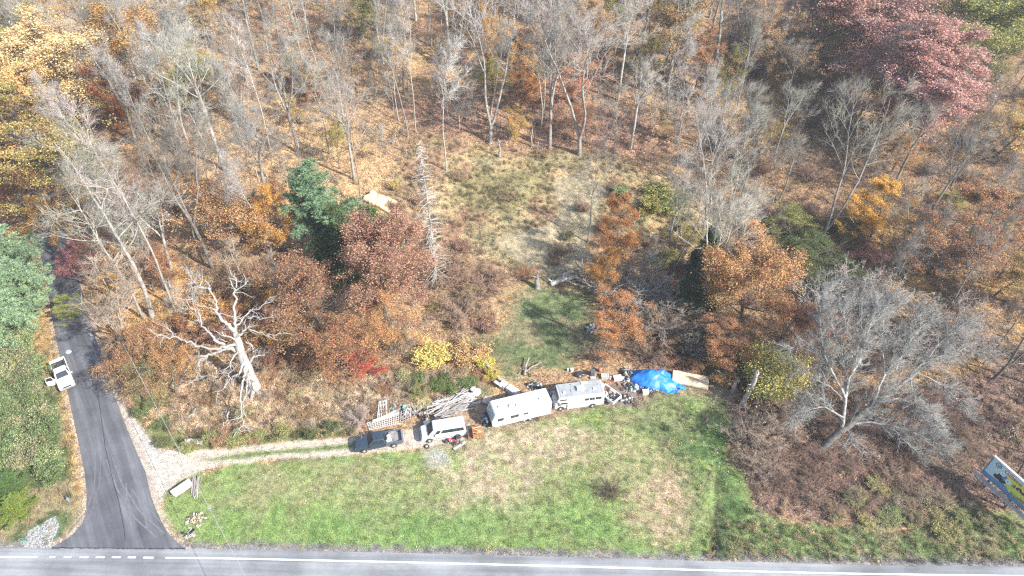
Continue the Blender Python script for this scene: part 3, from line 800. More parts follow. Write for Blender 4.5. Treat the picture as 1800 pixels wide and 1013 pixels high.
def put_plant(proto, p, sxy, sz, cols, name, label, cat, group=None, rz=None, lean=(0, 0)):
    if proto['kind'] in ('leafy', 'bush') and len(cols) > 1: cols = list(cols[:-1]) + [soften(cols[-1])]
    o = thing(name, label, cat, (p.x, p.y, tzf(p.x, p.y)), 0, group)
    o.rotation_euler = (lean[0], lean[1], rp.uniform(0, 6.28) if rz is None else rz)
    o.scale = (sxy, sxy, sz)
    for (nm, me), c in zip(proto['parts'], cols):
        link(nm, me, o, c)
    return o

def vary(c, v=.12, rnd=None):
    r_ = rnd or rp; f = 1 + r_.uniform(-v, v)
    return tuple(max(.005, x * f * (1 + r_.uniform(-v, v) * .35)) for x in c)

def bare_tree(px, py, top, label, proto, col=GREY_L, w=1.0, rz=None, lean=(0, 0), name='bare_tree', group=None, crown_col=None):
    p = gpt(px, py); h = height_to(p, top); s = h / proto['H']
    PLACED.append((p.x, p.y, 2.2))
    c = crown_col or vary(col, .1)
    return put_plant(proto, p, s * w, s, [vary(col, .1), c], name, label, 'tree', group, rz, lean)

def leafy_tree(cx, cy, wpx, H, label, k, col, group=None, name='leafy_tree', bark=GREY_D, hfrac=.64, rz=None):
    proto = LEAFY[k] if isinstance(k, int) else k
    p = unproj(cx, cy, H * hfrac); depth = project(p)[2]; W = wpx * depth / FPX
    p.z = tzf(p.x, p.y)
    PLACED.append((p.x, p.y, W * .3))
    return put_plant(proto, p, W / proto['W'], H / proto['H'], [vary(bark), vary(bark), col], name, label, 'tree', group, rz)

F_ = FOREST
# --- bare trees one can point at
bare_tree(862, 252, -35, 'tall pale bare tree forked near the ground, standing at the upper edge of the clearing', F_[4], (.34, .325, .305), 1.15, .2)
bare_tree(636, 364, 118, 'slender grey bare tree standing just left of the crumpled cream tarp', F_[5], TAN_B, .75, 1.1)
bare_tree(1018, 272, -15, 'largest pale bare tree above the clearing, with a wide many-limbed crown', F_[4], (.30, .285, .27), 1.25, 2.6)
bare_tree(966, 262, -20, 'tall grey bare tree left of the widest one above the clearing', F_[2], GREY_M, .9, .5)
bare_tree(785, 300, 70, 'slim white-barked bare tree behind the tip of the dead spruce', F_[7], (.42, .40, .37), .9)
bare_tree(717, 241, 20, 'thin straight bare tree, left one of a close pair in the middle woods', F_[3], GREY_M, .8)
bare_tree(731, 233, 8, 'thin straight bare tree, right one of a close pair in the middle woods', F_[7], GREY_L, .8)
bare_tree(1033, 426, 262, 'small fine-branched bare tree standing alone on the mown path of the clearing', F_[5], (.22, .2, .18), 1.05, .9)
bare_tree(1080, 272, 160, 'short crooked bare tree at the upper right rim of the clearing', SAPLING[0], GREY_M, 1.0)
bare_tree(1143, 250, 140, 'slim pale leaning bare tree right of the short crooked one', SAPLING[1], GREY_L, .9, lean=(0, .08))
bare_tree(1190, 293, 170, 'slim bare tree with pale lower trunk right of the clearing rim', SAPLING[2], GREY_L, 1.15)
bare_tree(1236, 408, 180, 'bare grey tree with several stems at the right end of the clearing', F_[4], GREY_L, .9, 1.9)
bare_tree(1250, 165, -50, 'dark bare tree with a thick curving trunk in the upper woods', F_[6], (.2, .19, .18), 1.2, lean=(0, .12))
bare_tree(1436, 432, 170, 'bare dark tree with two leaning trunks in the shaded right woods', F_[4], (.24, .225, .2), 1.1, .3, lean=(0, .16))
bare_tree(1225, 545, 300, 'pale ragged bare tree rising between the thicket and the rust-orange oak', F_[2], (.36, .34, .31), .8, lean=(0, .1))
bare_tree(1290, 470, 290, 'grey bare tree with arching limbs above the rust-orange oak', F_[4], (.33, .31, .28), .9)
bare_tree(1575, 480, 330, 'small dark-limbed bare tree in front of the bright yellow tree', OPEN[0], (.2, .18, .165), .8)
bare_tree(1655, 560, 400, 'bare grey tree left below the russet tree on the right', F_[5], (.2, .19, .175), 1.0, lean=(0, .1))
bare_tree(1745, 668, 470, 'dark bare double-trunked tree leaning right at the right edge', F_[4], (.13, .12, .11), 1.0, .1, lean=(0, .2))
bare_tree(1728, 640, 520, 'dark slim bare tree beside the double-trunked one at the right edge', F_[3], (.14, .13, .12), .9, lean=(0, .15))
bare_tree(1780, 850, 700, 'dark bare tree standing behind the billboard', F_[0], (.12, .11, .10), 1.0, lean=(0, .15))
bare_tree(306, 541, 190, 'tall pale bare tree left above the white dead oak', F_[7], (.33, .31, .285), .9)
bare_tree(268, 556, 250, 'pale many-limbed bare tree leaning over the lane', F_[1], (.31, .295, .275), 1.3, lean=(0, -.12))
bare_tree(252, 560, 300, 'pale narrow bare tree close beside the one leaning over the lane', F_[5], (.31, .295, .27), 1.0, lean=(.03, -.1))
bare_tree(374, 472, 215, 'dark-trunked bare tree, taller of two above the white dead oak', F_[2], (.17, .155, .14), .9)
bare_tree(360, 466, 245, 'dark-trunked bare tree, shorter of two above the white dead oak', F_[3], (.18, .165, .15), .9)
bare_tree(236, 606, 455, 'small feathery bare tree beside the shaded bend of the lane', SAPLING[1], TAN_B, 1.3, lean=(.05, -.1))
bare_tree(215, 612, 490, 'low feathery bare tree with its twigs hanging over the shaded lane', SAPLING[0], (.34, .29, .24), 1.7, lean=(.2, -.25))
bare_tree(505, 545, 455, 'small pale bare tree behind the right side of the white dead oak', SAPLING[2], TAN_B, 1.1)
bare_tree(440, 530, 430, 'small twiggy bare tree right above the white dead oak crown', SAPLING[0], TAN_B, 1.2)
bare_tree(475, 262, 40, 'pale straight bare tree in the left woods, above the amber tree', F_[7], (.42, .4, .36), .9)
bare_tree(395, 300, 60, 'forked pale bare tree with a broken white limb in the left woods', F_[6], (.36, .345, .325), 1.0)
# the great spreading tree at the right is limb by limb: see below

# --- trees in leaf
YEL, GOLD, ORA, RUST, BRN, PINK, OLV = (.46, .31, .09), (.50, .29, .05), (.40, .18, .045), (.27, .095, .035), (.22, .105, .06), (.40, .225, .20), (.20, .20, .055)
T = leafy_tree
T(92, 128, 165, 17, 'pale yellow leafy tree at the upper left, behind the rust-coloured one', 0, (.56, .42, .21), 'leafy trees in the left woods')
T(30, 232, 190, 18, 'large orange-and-green leafy tree at the left edge', 1, (.32, .25, .085), 'leafy trees in the left woods')
T(12, 190, 120, 17, 'orange leafy tree behind the orange-and-green one at the left edge', 0, (.48, .32, .13), 'leafy trees in the left woods')
T(268, 78, 125, 16, 'amber orange leafy tree among bare crowns at the upper left', 2, (.42, .24, .07), 'leafy trees in the left woods')
T(190, 155, 95, 13, 'rust-red leafy tree right of the pale yellow one', 1, (.30, .125, .045), 'leafy trees in the left woods')
T(350, 150, 75, 12, 'thin green-leaved tree among bare trees in the left woods', 2, (.24, .26, .07), 'leafy trees in the left woods')
T(12, 105, 80, 16, 'yellow-green leafy tree at the far left edge', 1, (.30, .27, .06), 'leafy trees in the left woods')
T(60, 50, 90, 14, 'thin olive leafy tree at the top left corner', 2, (.28, .22, .08), 'leafy trees in the left woods')
T(150, 452, 62, 7, 'small crimson-pink maple beside the dark lane', 1, (.30, .12, .12))
T(75, 395, 66, 10, 'golden orange tree behind the pale pines at the left', 1, (.42, .235, .05))
T(45, 345, 75, 10, 'dull red-brown tree above the pale pines at the left', 2, (.2, .1, .05))
T(135, 290, 80, 11, 'thin yellow-green tree among the leaning bare trees on the left', 2, (.24, .23, .09))
T(170, 340, 55, 9, 'thin gold sapling under the leaning bare trees on the left', 2, (.34, .25, .09))
T(120, 535, 44, 4, 'small green and yellow tree overhanging the left side of the lane', 1, (.24, .27, .06))
T(262, 622, 105, 8.5, 'hazy rust-brown tree whose shade lies across the lane', 1, (.30, .17, .085))
T(292, 655, 80, 7, 'lower rust-orange tree between the dead oak and the gravel', 2, (.34, .19, .08))
T(236, 668, 70, 6, 'thin olive-brown tree overhanging the shaded gravel', 2, (.22, .18, .09))
T(486, 382, 72, 12, 'bright orange tree left of the blue-green pine', 1, (.52, .27, .06))
T(428, 365, 118, 12, 'pale brown-orange tree left of the bright orange one', 2, (.36, .21, .10))
T(665, 478, 128, 15, 'large russet oak in front of the two conifers', 0, (.30, .165, .11))
T(690, 560, 90, 9, 'orange lower tree at the right foot of the russet oak', 1, (.42, .23, .10))
T(562, 535, 115, 12, 'dull brown leafy tree left of the large russet oak', 2, (.26, .145, .085))
T(600, 590, 110, 7, 'low brown leafy tree in front of the dull brown one', 2, (.27, .14, .07))
T(640, 635, 50, 3.5, 'small scarlet sapling at the foot of the russet oak', 3, (.36, .07, .045))
T(1090, 400, 74, 13, 'orange-red top-heavy oak above the dead fallen trunk', 1, (.36, .16, .05))
T(1075, 478, 60, 9, 'gold and rust ivy-clad tree right of the dead fallen trunk', 1, (.40, .2, .05))
T(1082, 550, 88, 9, 'orange lower tree beneath the gold and rust one', 1, (.36, .17, .07))
T(1322, 500, 130, 14, 'rust-orange oak above the yellow-green willow bush', 0, (.35, .195, .085))
T(1270, 590, 95, 7, 'brown-orange low oak left above the yellow-green bush', 1, (.30, .15, .07))
T(1372, 575, 90, 8, 'reddish brown low tree right above the yellow-green bush', 2, (.26, .12, .065))
T(1556, 362, 92, 10, 'bright golden tree glowing among the shaded bare woods', 1, (.58, .32, .05))
T(1722, 395, 150, 14, 'wide russet leafy tree near the right edge', 1, (.30, .15, .075))
T(1550, 40, 190, 19, 'pink-mauve oak, topmost of the pink row', 0, (.35, .195, .165), 'pink-leaved oaks at the upper right')
T(1590, 105, 150, 18, 'pink-mauve oak in the middle of the pink row', 0, (.35, .195, .165), 'pink-leaved oaks at the upper right')
T(1650, 175, 150, 17, 'dusky pink oak at the lower end of the pink row', 0, (.37, .20, .175), 'pink-leaved oaks at the upper right')
T(1600, 195, 90, 13, 'small faded pink oak under the dusky pink one', 2, (.32, .19, .155), 'pink-leaved oaks at the upper right')
T(1700, 30, 170, 19, 'green-yellow leafy tree right of the pink row at the top', 0, (.24, .26, .07))
T(1765, 70, 150, 18, 'green-yellow leafy tree in the top right corner', 1, (.27, .27, .075))
T(1700, 110, 80, 14, 'thin olive tree below the green-yellow ones', 2, (.22, .22, .08))
T(1770, 235, 100, 9, 'pale gold thin tree at the right edge under the pink oaks', 2, (.40, .27, .08))
T(1520, 455, 60, 5, 'small maroon shrub-like tree below the bright golden tree', 1, (.17, .065, .06))
T(1775, 480, 90, 8, 'yellow-brown thin tree at the right edge', 2, (.32, .22, .07))
T(856, 55, 44, 15, 'narrow golden tree among dark trunks at the top centre', 1, (.44, .25, .055))
T(1020, 50, 80, 16, 'orange tree behind the widest bare tree', 1, (.50, .30, .10))
T(945, 95, 70, 12, 'gold-orange thin tree left behind the widest bare tree', 1, (.48, .29, .10))
T(915, 150, 55, 9, 'low orange tree above the rim of the clearing', 1, (.42, .2, .07))
T(1010, 130, 80, 9, 'salmon red low tree behind the widest bare tree', 1, (.42, .22, .14))
T(1075, 35, 50, 17, 'pale yellow-green tree among the limbs of the widest bare tree', 2, (.34, .32, .12))
T(1180, 50, 90, 15, 'olive-orange tree in the upper woods right of centre', 0, (.33, .22, .09))
T(1235, 95, 80, 12, 'rust-red tree beside the curving dark trunk', 1, (.36, .19, .10))
T(1150, 110, 60, 10, 'green-brown tree left of the rust-red one', 1, (.2, .165, .055))
T(1287, 130, 56, 12, 'green and gold tree right of the curving dark trunk', 1, (.22, .2, .06))
T(1330, 45, 80, 16, 'brown-orange thin tree at the top right of centre', 1, (.34, .22, .12))
T(1440, 40, 90, 16, 'olive brown thin tree left of the pink row', 1, (.30, .23, .11))
T(1390, 120, 70, 10, 'dim brown tree in the shaded upper right woods', 2, (.30, .2, .1))
T(1345, 250, 90, 7, 'low olive-brown tree in the shaded right woods', 2, (.22, .16, .06))
T(625, 30, 60, 9, 'low yellow-green shrub tree in the far middle woods', 2, (.30, .28, .10))
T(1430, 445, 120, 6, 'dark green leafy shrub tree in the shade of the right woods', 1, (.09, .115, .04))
T(1395, 400, 60, 5, 'yellow-dotted green shrub tree below the leaning dark trunks', 2, (.22, .22, .06))
# --- conifers
T(562, 352, 104, 17, 'tall blue-green pine left of the cream tarp', PINE, (.15, .235, .135), name='pine_tree', hfrac=.6, rz=.4)
T(598, 420, 80, 12, 'dark green spruce between the blue-green pine and the russet oak', SPRUCE, (.075, .115, .045), name='spruce_tree', hfrac=.5)
T(652, 408, 90, 9.5, 'olive green spruce in front of the cream tarp', SPRUCE, (.10, .14, .05), name='spruce_tree', hfrac=.55)
T(8, 440, 90, 12, 'pale green pine at the left edge, topmost of the roadside pines', PINE, (.21, .30, .18), 'roadside pines at the left edge', 'pine_tree', hfrac=.6)
T(34, 492, 84, 10, 'pale green pine nearest the dark lane, middle of the roadside pines', PINE, (.21, .30, .18), 'roadside pines at the left edge', 'pine_tree', hfrac=.6)
T(6, 548, 95, 10, 'pale green pine at the left edge, lowest of the roadside pines', PINE, (.21, .30, .175), 'roadside pines at the left edge', 'pine_tree', hfrac=.6)
T(-45, 490, 110, 13, 'pale green pine cut by the left edge behind the other roadside pines', PINE, (.19, .28, .16), 'roadside pines at the left edge', 'pine_tree', hfrac=.6)
T(1250, 432, 48, 11, 'slender dark evergreen left above the rust-orange oak', SPRUCE, (.055, .10, .045), name='spruce_tree', hfrac=.55)
T(1226, 500, 60, 9, 'dark evergreen lower down beside the bare thicket', SPRUCE, (.055, .09, .04), name='spruce_tree', hfrac=.5)
T(22, 895, 58, 3.2, 'small bright green bushy pine at the lower left', PINE, (.17, .22, .05), name='young_pine', hfrac=.45)
T(8, 862, 60, 3.5, 'small dark green bushy pine at the left edge', PINE, (.09, .15, .05), name='young_pine', hfrac=.45)
T(1230, 605, 60, 3.0, 'low dull green bush right behind the tan tarp', BUSH[0], (.15, .16, .07), name='bush', hfrac=.5)

def shrub(cx, cy, wpx, H, label, proto, col, group=None, name='shrub', stem=(.2, .16, .12)):
    p = unproj(cx, cy, H * .45); depth = project(p)[2]; W = wpx * depth / FPX; p.z = tzf(p.x, p.y)
    PLACED.append((p.x, p.y, W * .35))
    cols = [stem, col] if len(proto['parts']) > 1 else [col]
    return put_plant(proto, p, W / proto['W'], H / proto['H'], cols, name, label, 'shrub', group)
shrub(1358, 664, 92, 6.0, 'round yellow-green willow bush beside the broken snag', WILLOW, (.50, .45, .13))
shrub(1340, 650, 50, 3.6, 'darker green bush behind the left side of the round willow bush', BUSH[1], (.17, .18, .06))
shrub(757, 624, 58, 2.3, 'bright yellow bush in the weeds above the wood pile', BUSH[2], (.56, .44, .12))
shrub(826, 622, 52, 2.4, 'orange-yellow bush right of the bright yellow one', BUSH[0], (.44, .28, .12))
shrub(852, 637, 26, 1.6, 'small lime yellow bush at the end of the broken log', BUSH[1], (.46, .42, .06))
shrub(864, 660, 22, 1.5, 'small yellow bush left of the white appliances', BUSH[2], (.46, .38, .05))
shrub(645, 632, 30, 2.2, 'scarlet bush under the brown trees', BUSH[1], (.42, .07, .04))
shrub(1170, 352, 60, 3, 'green-yellow bush at the right of the clearing', BUSH[0], (.22, .23, .06))
shrub(1145, 362, 44, 2.6, 'yellow-speckled bush left of the green-yellow one in the clearing', BUSH[1], (.28, .25, .07))
shrub(1088, 335, 30, 2.0, 'pale green bush beside the lone tree of the clearing', BUSH[2], (.26, .29, .12))
gy_ = 'small green bushes behind the lumber'
for i, (x, y, w, lb) in enumerate(((738, 667, 22, 'small dark green bush left of the others on the tan slope'), (783, 664, 16, 'smallest round dark green bush on the tan slope'),
                                   (770, 678, 26, 'green bush in the middle above the grey boards'), (788, 684, 26, 'green bush just above the split wood'),
                                   (824, 673, 26, 'dark green bush above the white sacks'), (735, 690, 30, 'olive bush above the scrap windows'))):
    shrub(x, y, w, 1.3, lb, BUSH[i % 3], (.12, .17, .05) if i != 5 else (.22, .21, .08), gy_)
for i, (x, y, w, H, c, lb) in enumerate(((1120, 520, 150, 5.2, (.26, .235, .215), 'large grey bare thicket right of the orange-red oak'), (1170, 560, 110, 4.2, (.22, .18, .15), 'brown bare thicket below the large grey one'),
        (1150, 610, 90, 3.2, (.2, .14, .11), 'dark brown bare thicket behind the blue tarp'), (1060, 622, 60, 2.4, (.23, .17, .13), 'brown bare brush behind the row of bins'),
        (1450, 520, 95, 6, (.36, .335, .32), 'pale grey bare thicket, left of three under the right woods'), (1500, 500, 90, 6, (.36, .31, .30), 'pinkish grey bare thicket, middle of three under the right woods'),
        (1552, 525, 95, 6, (.33, .31, .30), 'pale grey bare thicket, right of three under the right woods'), (1650, 455, 90, 6, (.24, .21, .2), 'grey bare thicket left of the russet tree'),
        (1700, 575, 130, 5.5, (.25, .21, .19), 'brown-grey bare thicket in the right woods'), (1620, 600, 110, 5, (.25, .22, .2), 'grey bare thicket behind the great spreading tree'),
        (1320, 765, 95, 3.2, (.25, .20, .165), 'brown bare bush below the broken snag'), (1370, 740, 80, 3, (.25, .19, .155), 'brown bare bush right of the one below the snag'),
        (1345, 820, 70, 1.8, (.22, .17, .14), 'low brown bush at the right edge of the lawn'), (455, 640, 50, 2.6, (.3, .24, .2), 'grey bare bush behind the trunk of the dead oak'),
        (630, 735, 50, 2.2, (.34, .27, .24), 'pinkish bare bush at the left end of the white lattice'), (800, 480, 90, 3.4, (.26, .17, .12), 'brown bush at the foot of the dead spruce'),
        (860, 500, 80, 3, (.27, .18, .13), 'reddish brown bush right of the dead spruce'), (810, 540, 90, 2.8, (.28, .2, .15), 'brown brush on the slope below the dead spruce'),
        (985, 440, 40, 1.8, (.22, .14, .1), 'small dark brush beside the dead branches on the mown path'), (925, 480, 44, 2.2, (.27, .15, .09), 'brown bush left of the grey stump'),
        (560, 620, 60, 3, (.27, .19, .14), 'brown bare brush below the dull brown tree'), (700, 600, 60, 3, (.25, .2, .16), 'grey-brown brush on the trunk of the russet oak'),
        (1076, 864, 42, 1.5, (.13, .095, .08), 'small brush pile alone in the lawn'))):
    shrub(x, y, w, H, lb, THICKET[i % 3], c, None, 'thicket' if i < 22 else 'brush_pile')

# hedge-like growth on the left, every bush its own
g_left = wpoly([(-30, 575), (40, 590), (62, 640), (70, 700), (98, 770), (108, 830), (100, 850), (60, 830), (-30, 850)])
rs = random.Random(5); k = 0; tries = 0; pts_left = []
while k < 80 and tries < 5000:
    tries += 1
    x, y = rs.uniform(g_left[:, 0].min(), g_left[:, 0].max()), rs.uniform(g_left[:, 1].min(), g_left[:, 1].max())
    if sdist(np.array([x]), np.array([y]), g_left)[0] < .2 or any((x - a) ** 2 + (y - b) ** 2 < 1.35 ** 2 for a, b in pts_left): continue
    pts_left.append((x, y)); k += 1
    H = rs.uniform(1.2, 3.8); W = rs.uniform(1.8, 3.4); pr = BUSH[k % 3]
    c = vary(rs.choice(((.17, .23, .09), (.22, .27, .115), (.14, .20, .075), (.27, .27, .14))), .15, rs)
    px, py, _ = project((x, y, H / 2))
    o = put_plant(pr, Vector((x, y, 0)), W / pr['W'], H / pr['H'], [(.2, .17, .13), c], 'bush', '', 'bush', 'green bushes on the left verge'); auto(o, (x, y), H, ('light' if sum(c) > .45 else 'deep') + ' green roadside bush')

# brown and green undergrowth bushes in the tangle near the dead oak and over the right bank
def fill_bushes(poly, n, dmin, cols, Hr, Wr, label, group, name='bush', protos=BUSH, seed=1, cat='bush'):
    g = random.Random(seed); got = []; t = 0
    while len(got) < n and t < 6000:
        t += 1
        x, y = g.uniform(poly[:, 0].min(), poly[:, 0].max()), g.uniform(poly[:, 1].min(), poly[:, 1].max())
        if sdist(np.array([x]), np.array([y]), poly)[0] < .3 or any((x - a) ** 2 + (y - b) ** 2 < dmin ** 2 for a, b in got): continue
        if any((x - a) ** 2 + (y - b) ** 2 < (r * .8) ** 2 for a, b, r in PLACED) or sdist(np.array([x]), np.array([y]), road_poly)[0] > -1.5: continue
        got.append((x, y)); H = g.uniform(*Hr); W = g.uniform(*Wr); pr = protos[len(got) % len(protos)]
        c = vary(g.choice(cols), .15, g)
        o = put_plant(pr, Vector((x, y, 0)), W / pr['W'], H / pr['H'], [(.2, .16, .12), c] if len(pr['parts']) > 1 else [c], name, label, cat, group)
        auto(o, (x, y), H, label)
    for a, b in got: PLACED.append((a, b, .6))
fill_bushes(tangle, 24, 2.6, ((.42, .32, .2), (.38, .26, .15), (.32, .29, .14), (.44, .34, .19), (.30, .18, .10)), (.5, 1.2), (1.2, 2.6), 'low tan or rust bush', 'low bushes around the dead oak', seed=3)
fill_bushes(verge_g, 12, 2.5, ((.14, .17, .065), (.26, .26, .10), (.10, .13, .045)), (.7, 1.5), (1.4, 2.4), 'green or yellow verge bush', 'bushes along the driveway verge', seed=4)
fill_bushes(wpoly([(370, 480), (520, 450), (620, 640), (560, 650), (460, 650), (380, 600), (300, 640), (240, 640), (230, 600), (330, 560)]), 26, 3.0, ((.26, .13, .065), (.32, .17, .07), (.22, .11, .07), (.38, .21, .06)), (1.2, 2.8), (2.4, 4.2), 'rusty brown leafy bush', 'rusty undergrowth bushes', seed=5)
fill_bushes(wpoly([(1240, 600), (1310, 640), (1300, 690), (1240, 650), (1150, 640), (1130, 600), (1200, 590)]), 9, 2.2, ((.30, .15, .075), (.24, .12, .065), (.2, .17, .08)), (1, 2.2), (2, 3.4), 'rusty bush', 'rusty bushes behind the tarps', seed=6)
fill_bushes(slope_tan, 16, 3.2, ((.34, .22, .13), (.30, .2, .1), (.36, .28, .10), (.24, .14, .09)), (.7, 1.8), (1.6, 3.2), 'tan weedy slope bush', 'weedy bushes on the slope', seed=7)
fill_bushes(wpoly([(1380, 740), (1640, 690), (1720, 760), (1690, 880), (1500, 915), (1350, 880), (1320, 800)]), 30, 2.6, ((.22, .15, .12), (.24, .165, .13), (.19, .13, .105)), (.7, 1.5), (2.4, 4.0), 'low bare brown bush', 'bare brown bushes on the right bank', 'thicket', THICKET, 8, 'shrub')
fill_bushes(wpoly([(1540, 850), (1660, 870), (1740, 930), (1640, 950), (1500, 930), (1420, 905)]), 14, 2.4, ((.17, .19, .08), (.26, .24, .09), (.2, .17, .09)), (.5, 1.1), (1.6, 3.0), 'low green-yellow bush', 'low bushes by the billboard', seed=9)
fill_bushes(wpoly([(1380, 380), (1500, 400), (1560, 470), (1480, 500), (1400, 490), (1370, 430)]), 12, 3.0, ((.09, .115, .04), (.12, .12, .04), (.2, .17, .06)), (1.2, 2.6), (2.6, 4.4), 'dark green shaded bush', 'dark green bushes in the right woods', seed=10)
fill_bushes(forest_right, 46, 6.0, ((.20, .16, .14), (.24, .19, .17), (.2, .13, .1)), (2, 4.5), (3.5, 6.5), 'bare brown thicket', 'thickets in the right woods', 'thicket', THICKET, 11, 'shrub')
fill_bushes(wpoly([(-60, 250), (130, 300), (260, 420), (330, 470), (460, 470), (520, 480), (330, 560), (180, 440), (80, 400), (-60, 380)]), 22, 4.0, ((.30, .23, .18), (.26, .19, .14), (.24, .14, .09)), (2, 4), (3, 5.5), 'bare brownish thicket', 'thickets in the left woods', 'thicket', THICKET, 12, 'shrub')
fill_bushes(clearing, 14, 5, ((.26, .15, .1), (.3, .21, .12), (.22, .2, .1)), (.6, 1.4), (1.6, 3.2), 'low rusty weed clump', 'weed clumps in the clearing', seed=14)

# --- the rest of the woods: every bare tree its own
open_px = wpoly([(690, 330), (740, 245), (850, 262), (1000, 285), (1100, 295), (1200, 320), (1235, 400), (1180, 430), (1080, 500), (1060, 600), (1080, 640), (1300, 720), (1300, 1000), (350, 1000), (150, 1000), (-60, 1000), (-60, 590), (90, 560), (180, 560), (230, 640), (330, 600), (520, 560), (540, 660), (700, 640), (860, 640), (880, 540), (740, 540), (690, 470), (530, 470), (540, 340)])
keep3 = wpoly([(1050, 560), (1300, 580), (1400, 640), (1400, 700), (1050, 700)])
keep2 = wpoly([(690, 470), (740, 540), (740, 660), (880, 660), (900, 500), (760, 420)])
keep1 = wpoly([(480, 470), (745, 470), (760, 520), (740, 650), (500, 665), (470, 560)])
lanep = wpoly([(40, 380), (135, 380), (200, 560), (225, 640), (90, 640)])
rt = random.Random(2024)
regions = []      # (test on picture position, region phrase)
def region(px, py):
    if px < 420: return 'upper left woods' if py < 220 else 'left woods above the lane and dead oak'
    if px < 700: return 'far woods left of centre' if py < 170 else 'woods between the dead oak and the cream tarp'
    if px < 980: return 'far woods at top centre' if py < 120 else 'woods just above the clearing'
    if px < 1300: return 'far woods right of centre' if py < 140 else 'woods right of the clearing'
    if py < 230: return 'upper right woods by the pink oaks'
    return 'shaded right woods' if py < 600 else 'right bank woods by the billboard'
count = 0; tries = 0; NB = 450
while count < NB and tries < 90000:
    tries += 1
    Y = 62 + (205 - 62) * rt.random() ** 1.0; halfw = Y * .80 + 18; X = rt.uniform(-halfw, halfw)
    p = Vector((X, Y, tzf(X, Y))); px, py, dz = project(p)
    if px < -90 or px > 1960 or py > 760 or py < -75: continue
    A1, A2 = np.array([X]), np.array([Y])
    if sdist(A1, A2, open_px)[0] > -1.2 or sdist(A1, A2, lanep)[0] > -1.5 or sdist(A1, A2, keep1)[0] > 0 or sdist(A1, A2, keep2)[0] > 0 or sdist(A1, A2, keep3)[0] > 0: continue
    if px > 1250 and px < 1760 and py > 560: continue
    far = smooth(90, 140, Y)
    dmin = 3.5 - .9 * float(far) + (2.2 if px > 1300 else 0) * (1 - float(far) * .5)
    if any((X - a) ** 2 + (Y - b) ** 2 < max(dmin if r == 2.2 else r * .9, 2.0) ** 2 for a, b, r in PLACED): continue
    PLACED.append((X, Y, 2.2)); count += 1
    right = px > 1290
    if rt.random() < .40: pr = SAPLING[count % 3]; h = rt.uniform(7, 11)
    else: pr = FOREST[rt.randrange(8)]; h = rt.uniform(16.5, 23.5) if not right else rt.uniform(13, 19)
    if px < 340 and py > 330: h *= .8
    s = h / pr['H']; w = rt.uniform(.8, 1.15)
    base = rt.choice(((.34, .325, .305), (.29, .28, .265), (.25, .24, .225), (.36, .345, .325))) if not right else rt.choice(((.2, .185, .17), (.26, .24, .22), (.16, .145, .13)))  # darker bark on the right side, shade of those woods in its colour
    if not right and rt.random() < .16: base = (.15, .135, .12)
    reg = region(px, py)
    kind = {'fork': 'forked bare', 'single': 'straight bare', 'sapling': 'young thin bare'}[pr['kind']]; kind = ('tall ' if h > 19 else '') + kind
    young = pr['kind'] == 'sapling'
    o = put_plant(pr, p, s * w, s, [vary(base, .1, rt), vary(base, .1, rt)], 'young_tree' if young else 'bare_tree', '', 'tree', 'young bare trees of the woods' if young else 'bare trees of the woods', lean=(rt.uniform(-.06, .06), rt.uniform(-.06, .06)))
    auto(o, p, h, f'{tone(base)} {kind} tree')
# young trees that still hold leaves, scattered under the bare ones
ry = random.Random(71); got = 0; tries = 0
while got < 60 and tries < 20000:
    tries += 1
    Y = ry.uniform(70, 185); X = ry.uniform(-Y * .8 - 15, Y * .8 + 15); p = Vector((X, Y, tzf(X, Y))); px, py, dz = project(p); A1, A2 = np.array([X]), np.array([Y])
    if px < -40 or px > 1850 or py > 620 or py < -20 or (1380 < px < 1760 and py > 470): continue
    if any(sdist(A1, A2, q)[0] > -1.5 for q in (open_px, lanep, keep1, keep2, clearing)): continue
    if any((X - a) ** 2 + (Y - b) ** 2 < (1.6 if r == 2.2 else r) ** 2 for a, b, r in PLACED): continue
    PLACED.append((X, Y, 1.8)); got += 1; pr = LEAFY[(2, 1, 3)[got % 3]]; h = ry.uniform(4, 8.5); wd = ry.uniform(3, 5.5)
    nm, c = ry.choice((('golden', (.50, .32, .09)), ('orange', (.44, .24, .08)), ('tan', (.40, .28, .14)), ('olive yellow', (.32, .28, .09)), ('rusty', (.32, .16, .08))))
    o = put_plant(pr, p, wd / pr['W'], h / pr['H'], [vary(GREY_D), vary(GREY_D), vary(c, .12, ry)], 'young_leafy_tree', '', 'tree', 'young trees still in leaf')
    auto(o, p, h, f'{nm} young leafy tree')
print('bare trees', count, tries)
# a few leafless trees stand just beyond the right edge and throw shade into the picture
for i, (x, y, h) in enumerate(((1880, 700, 20), (1960, 840, 19), (1840, 560, 18))):
    p = gpt(x, y); pr = FOREST[(1, 4, 6)[i]]
    put_plant(pr, p, h / 20 * 1.2, h / 20, [GREY_D, GREY_D], 'bare_tree', ('bare dark tree past the upper right of the billboard', 'bare dark tree past the lower right of the billboard', 'bare dark tree past the right edge above the billboard')[i], 'tree', 'trees past the billboard')

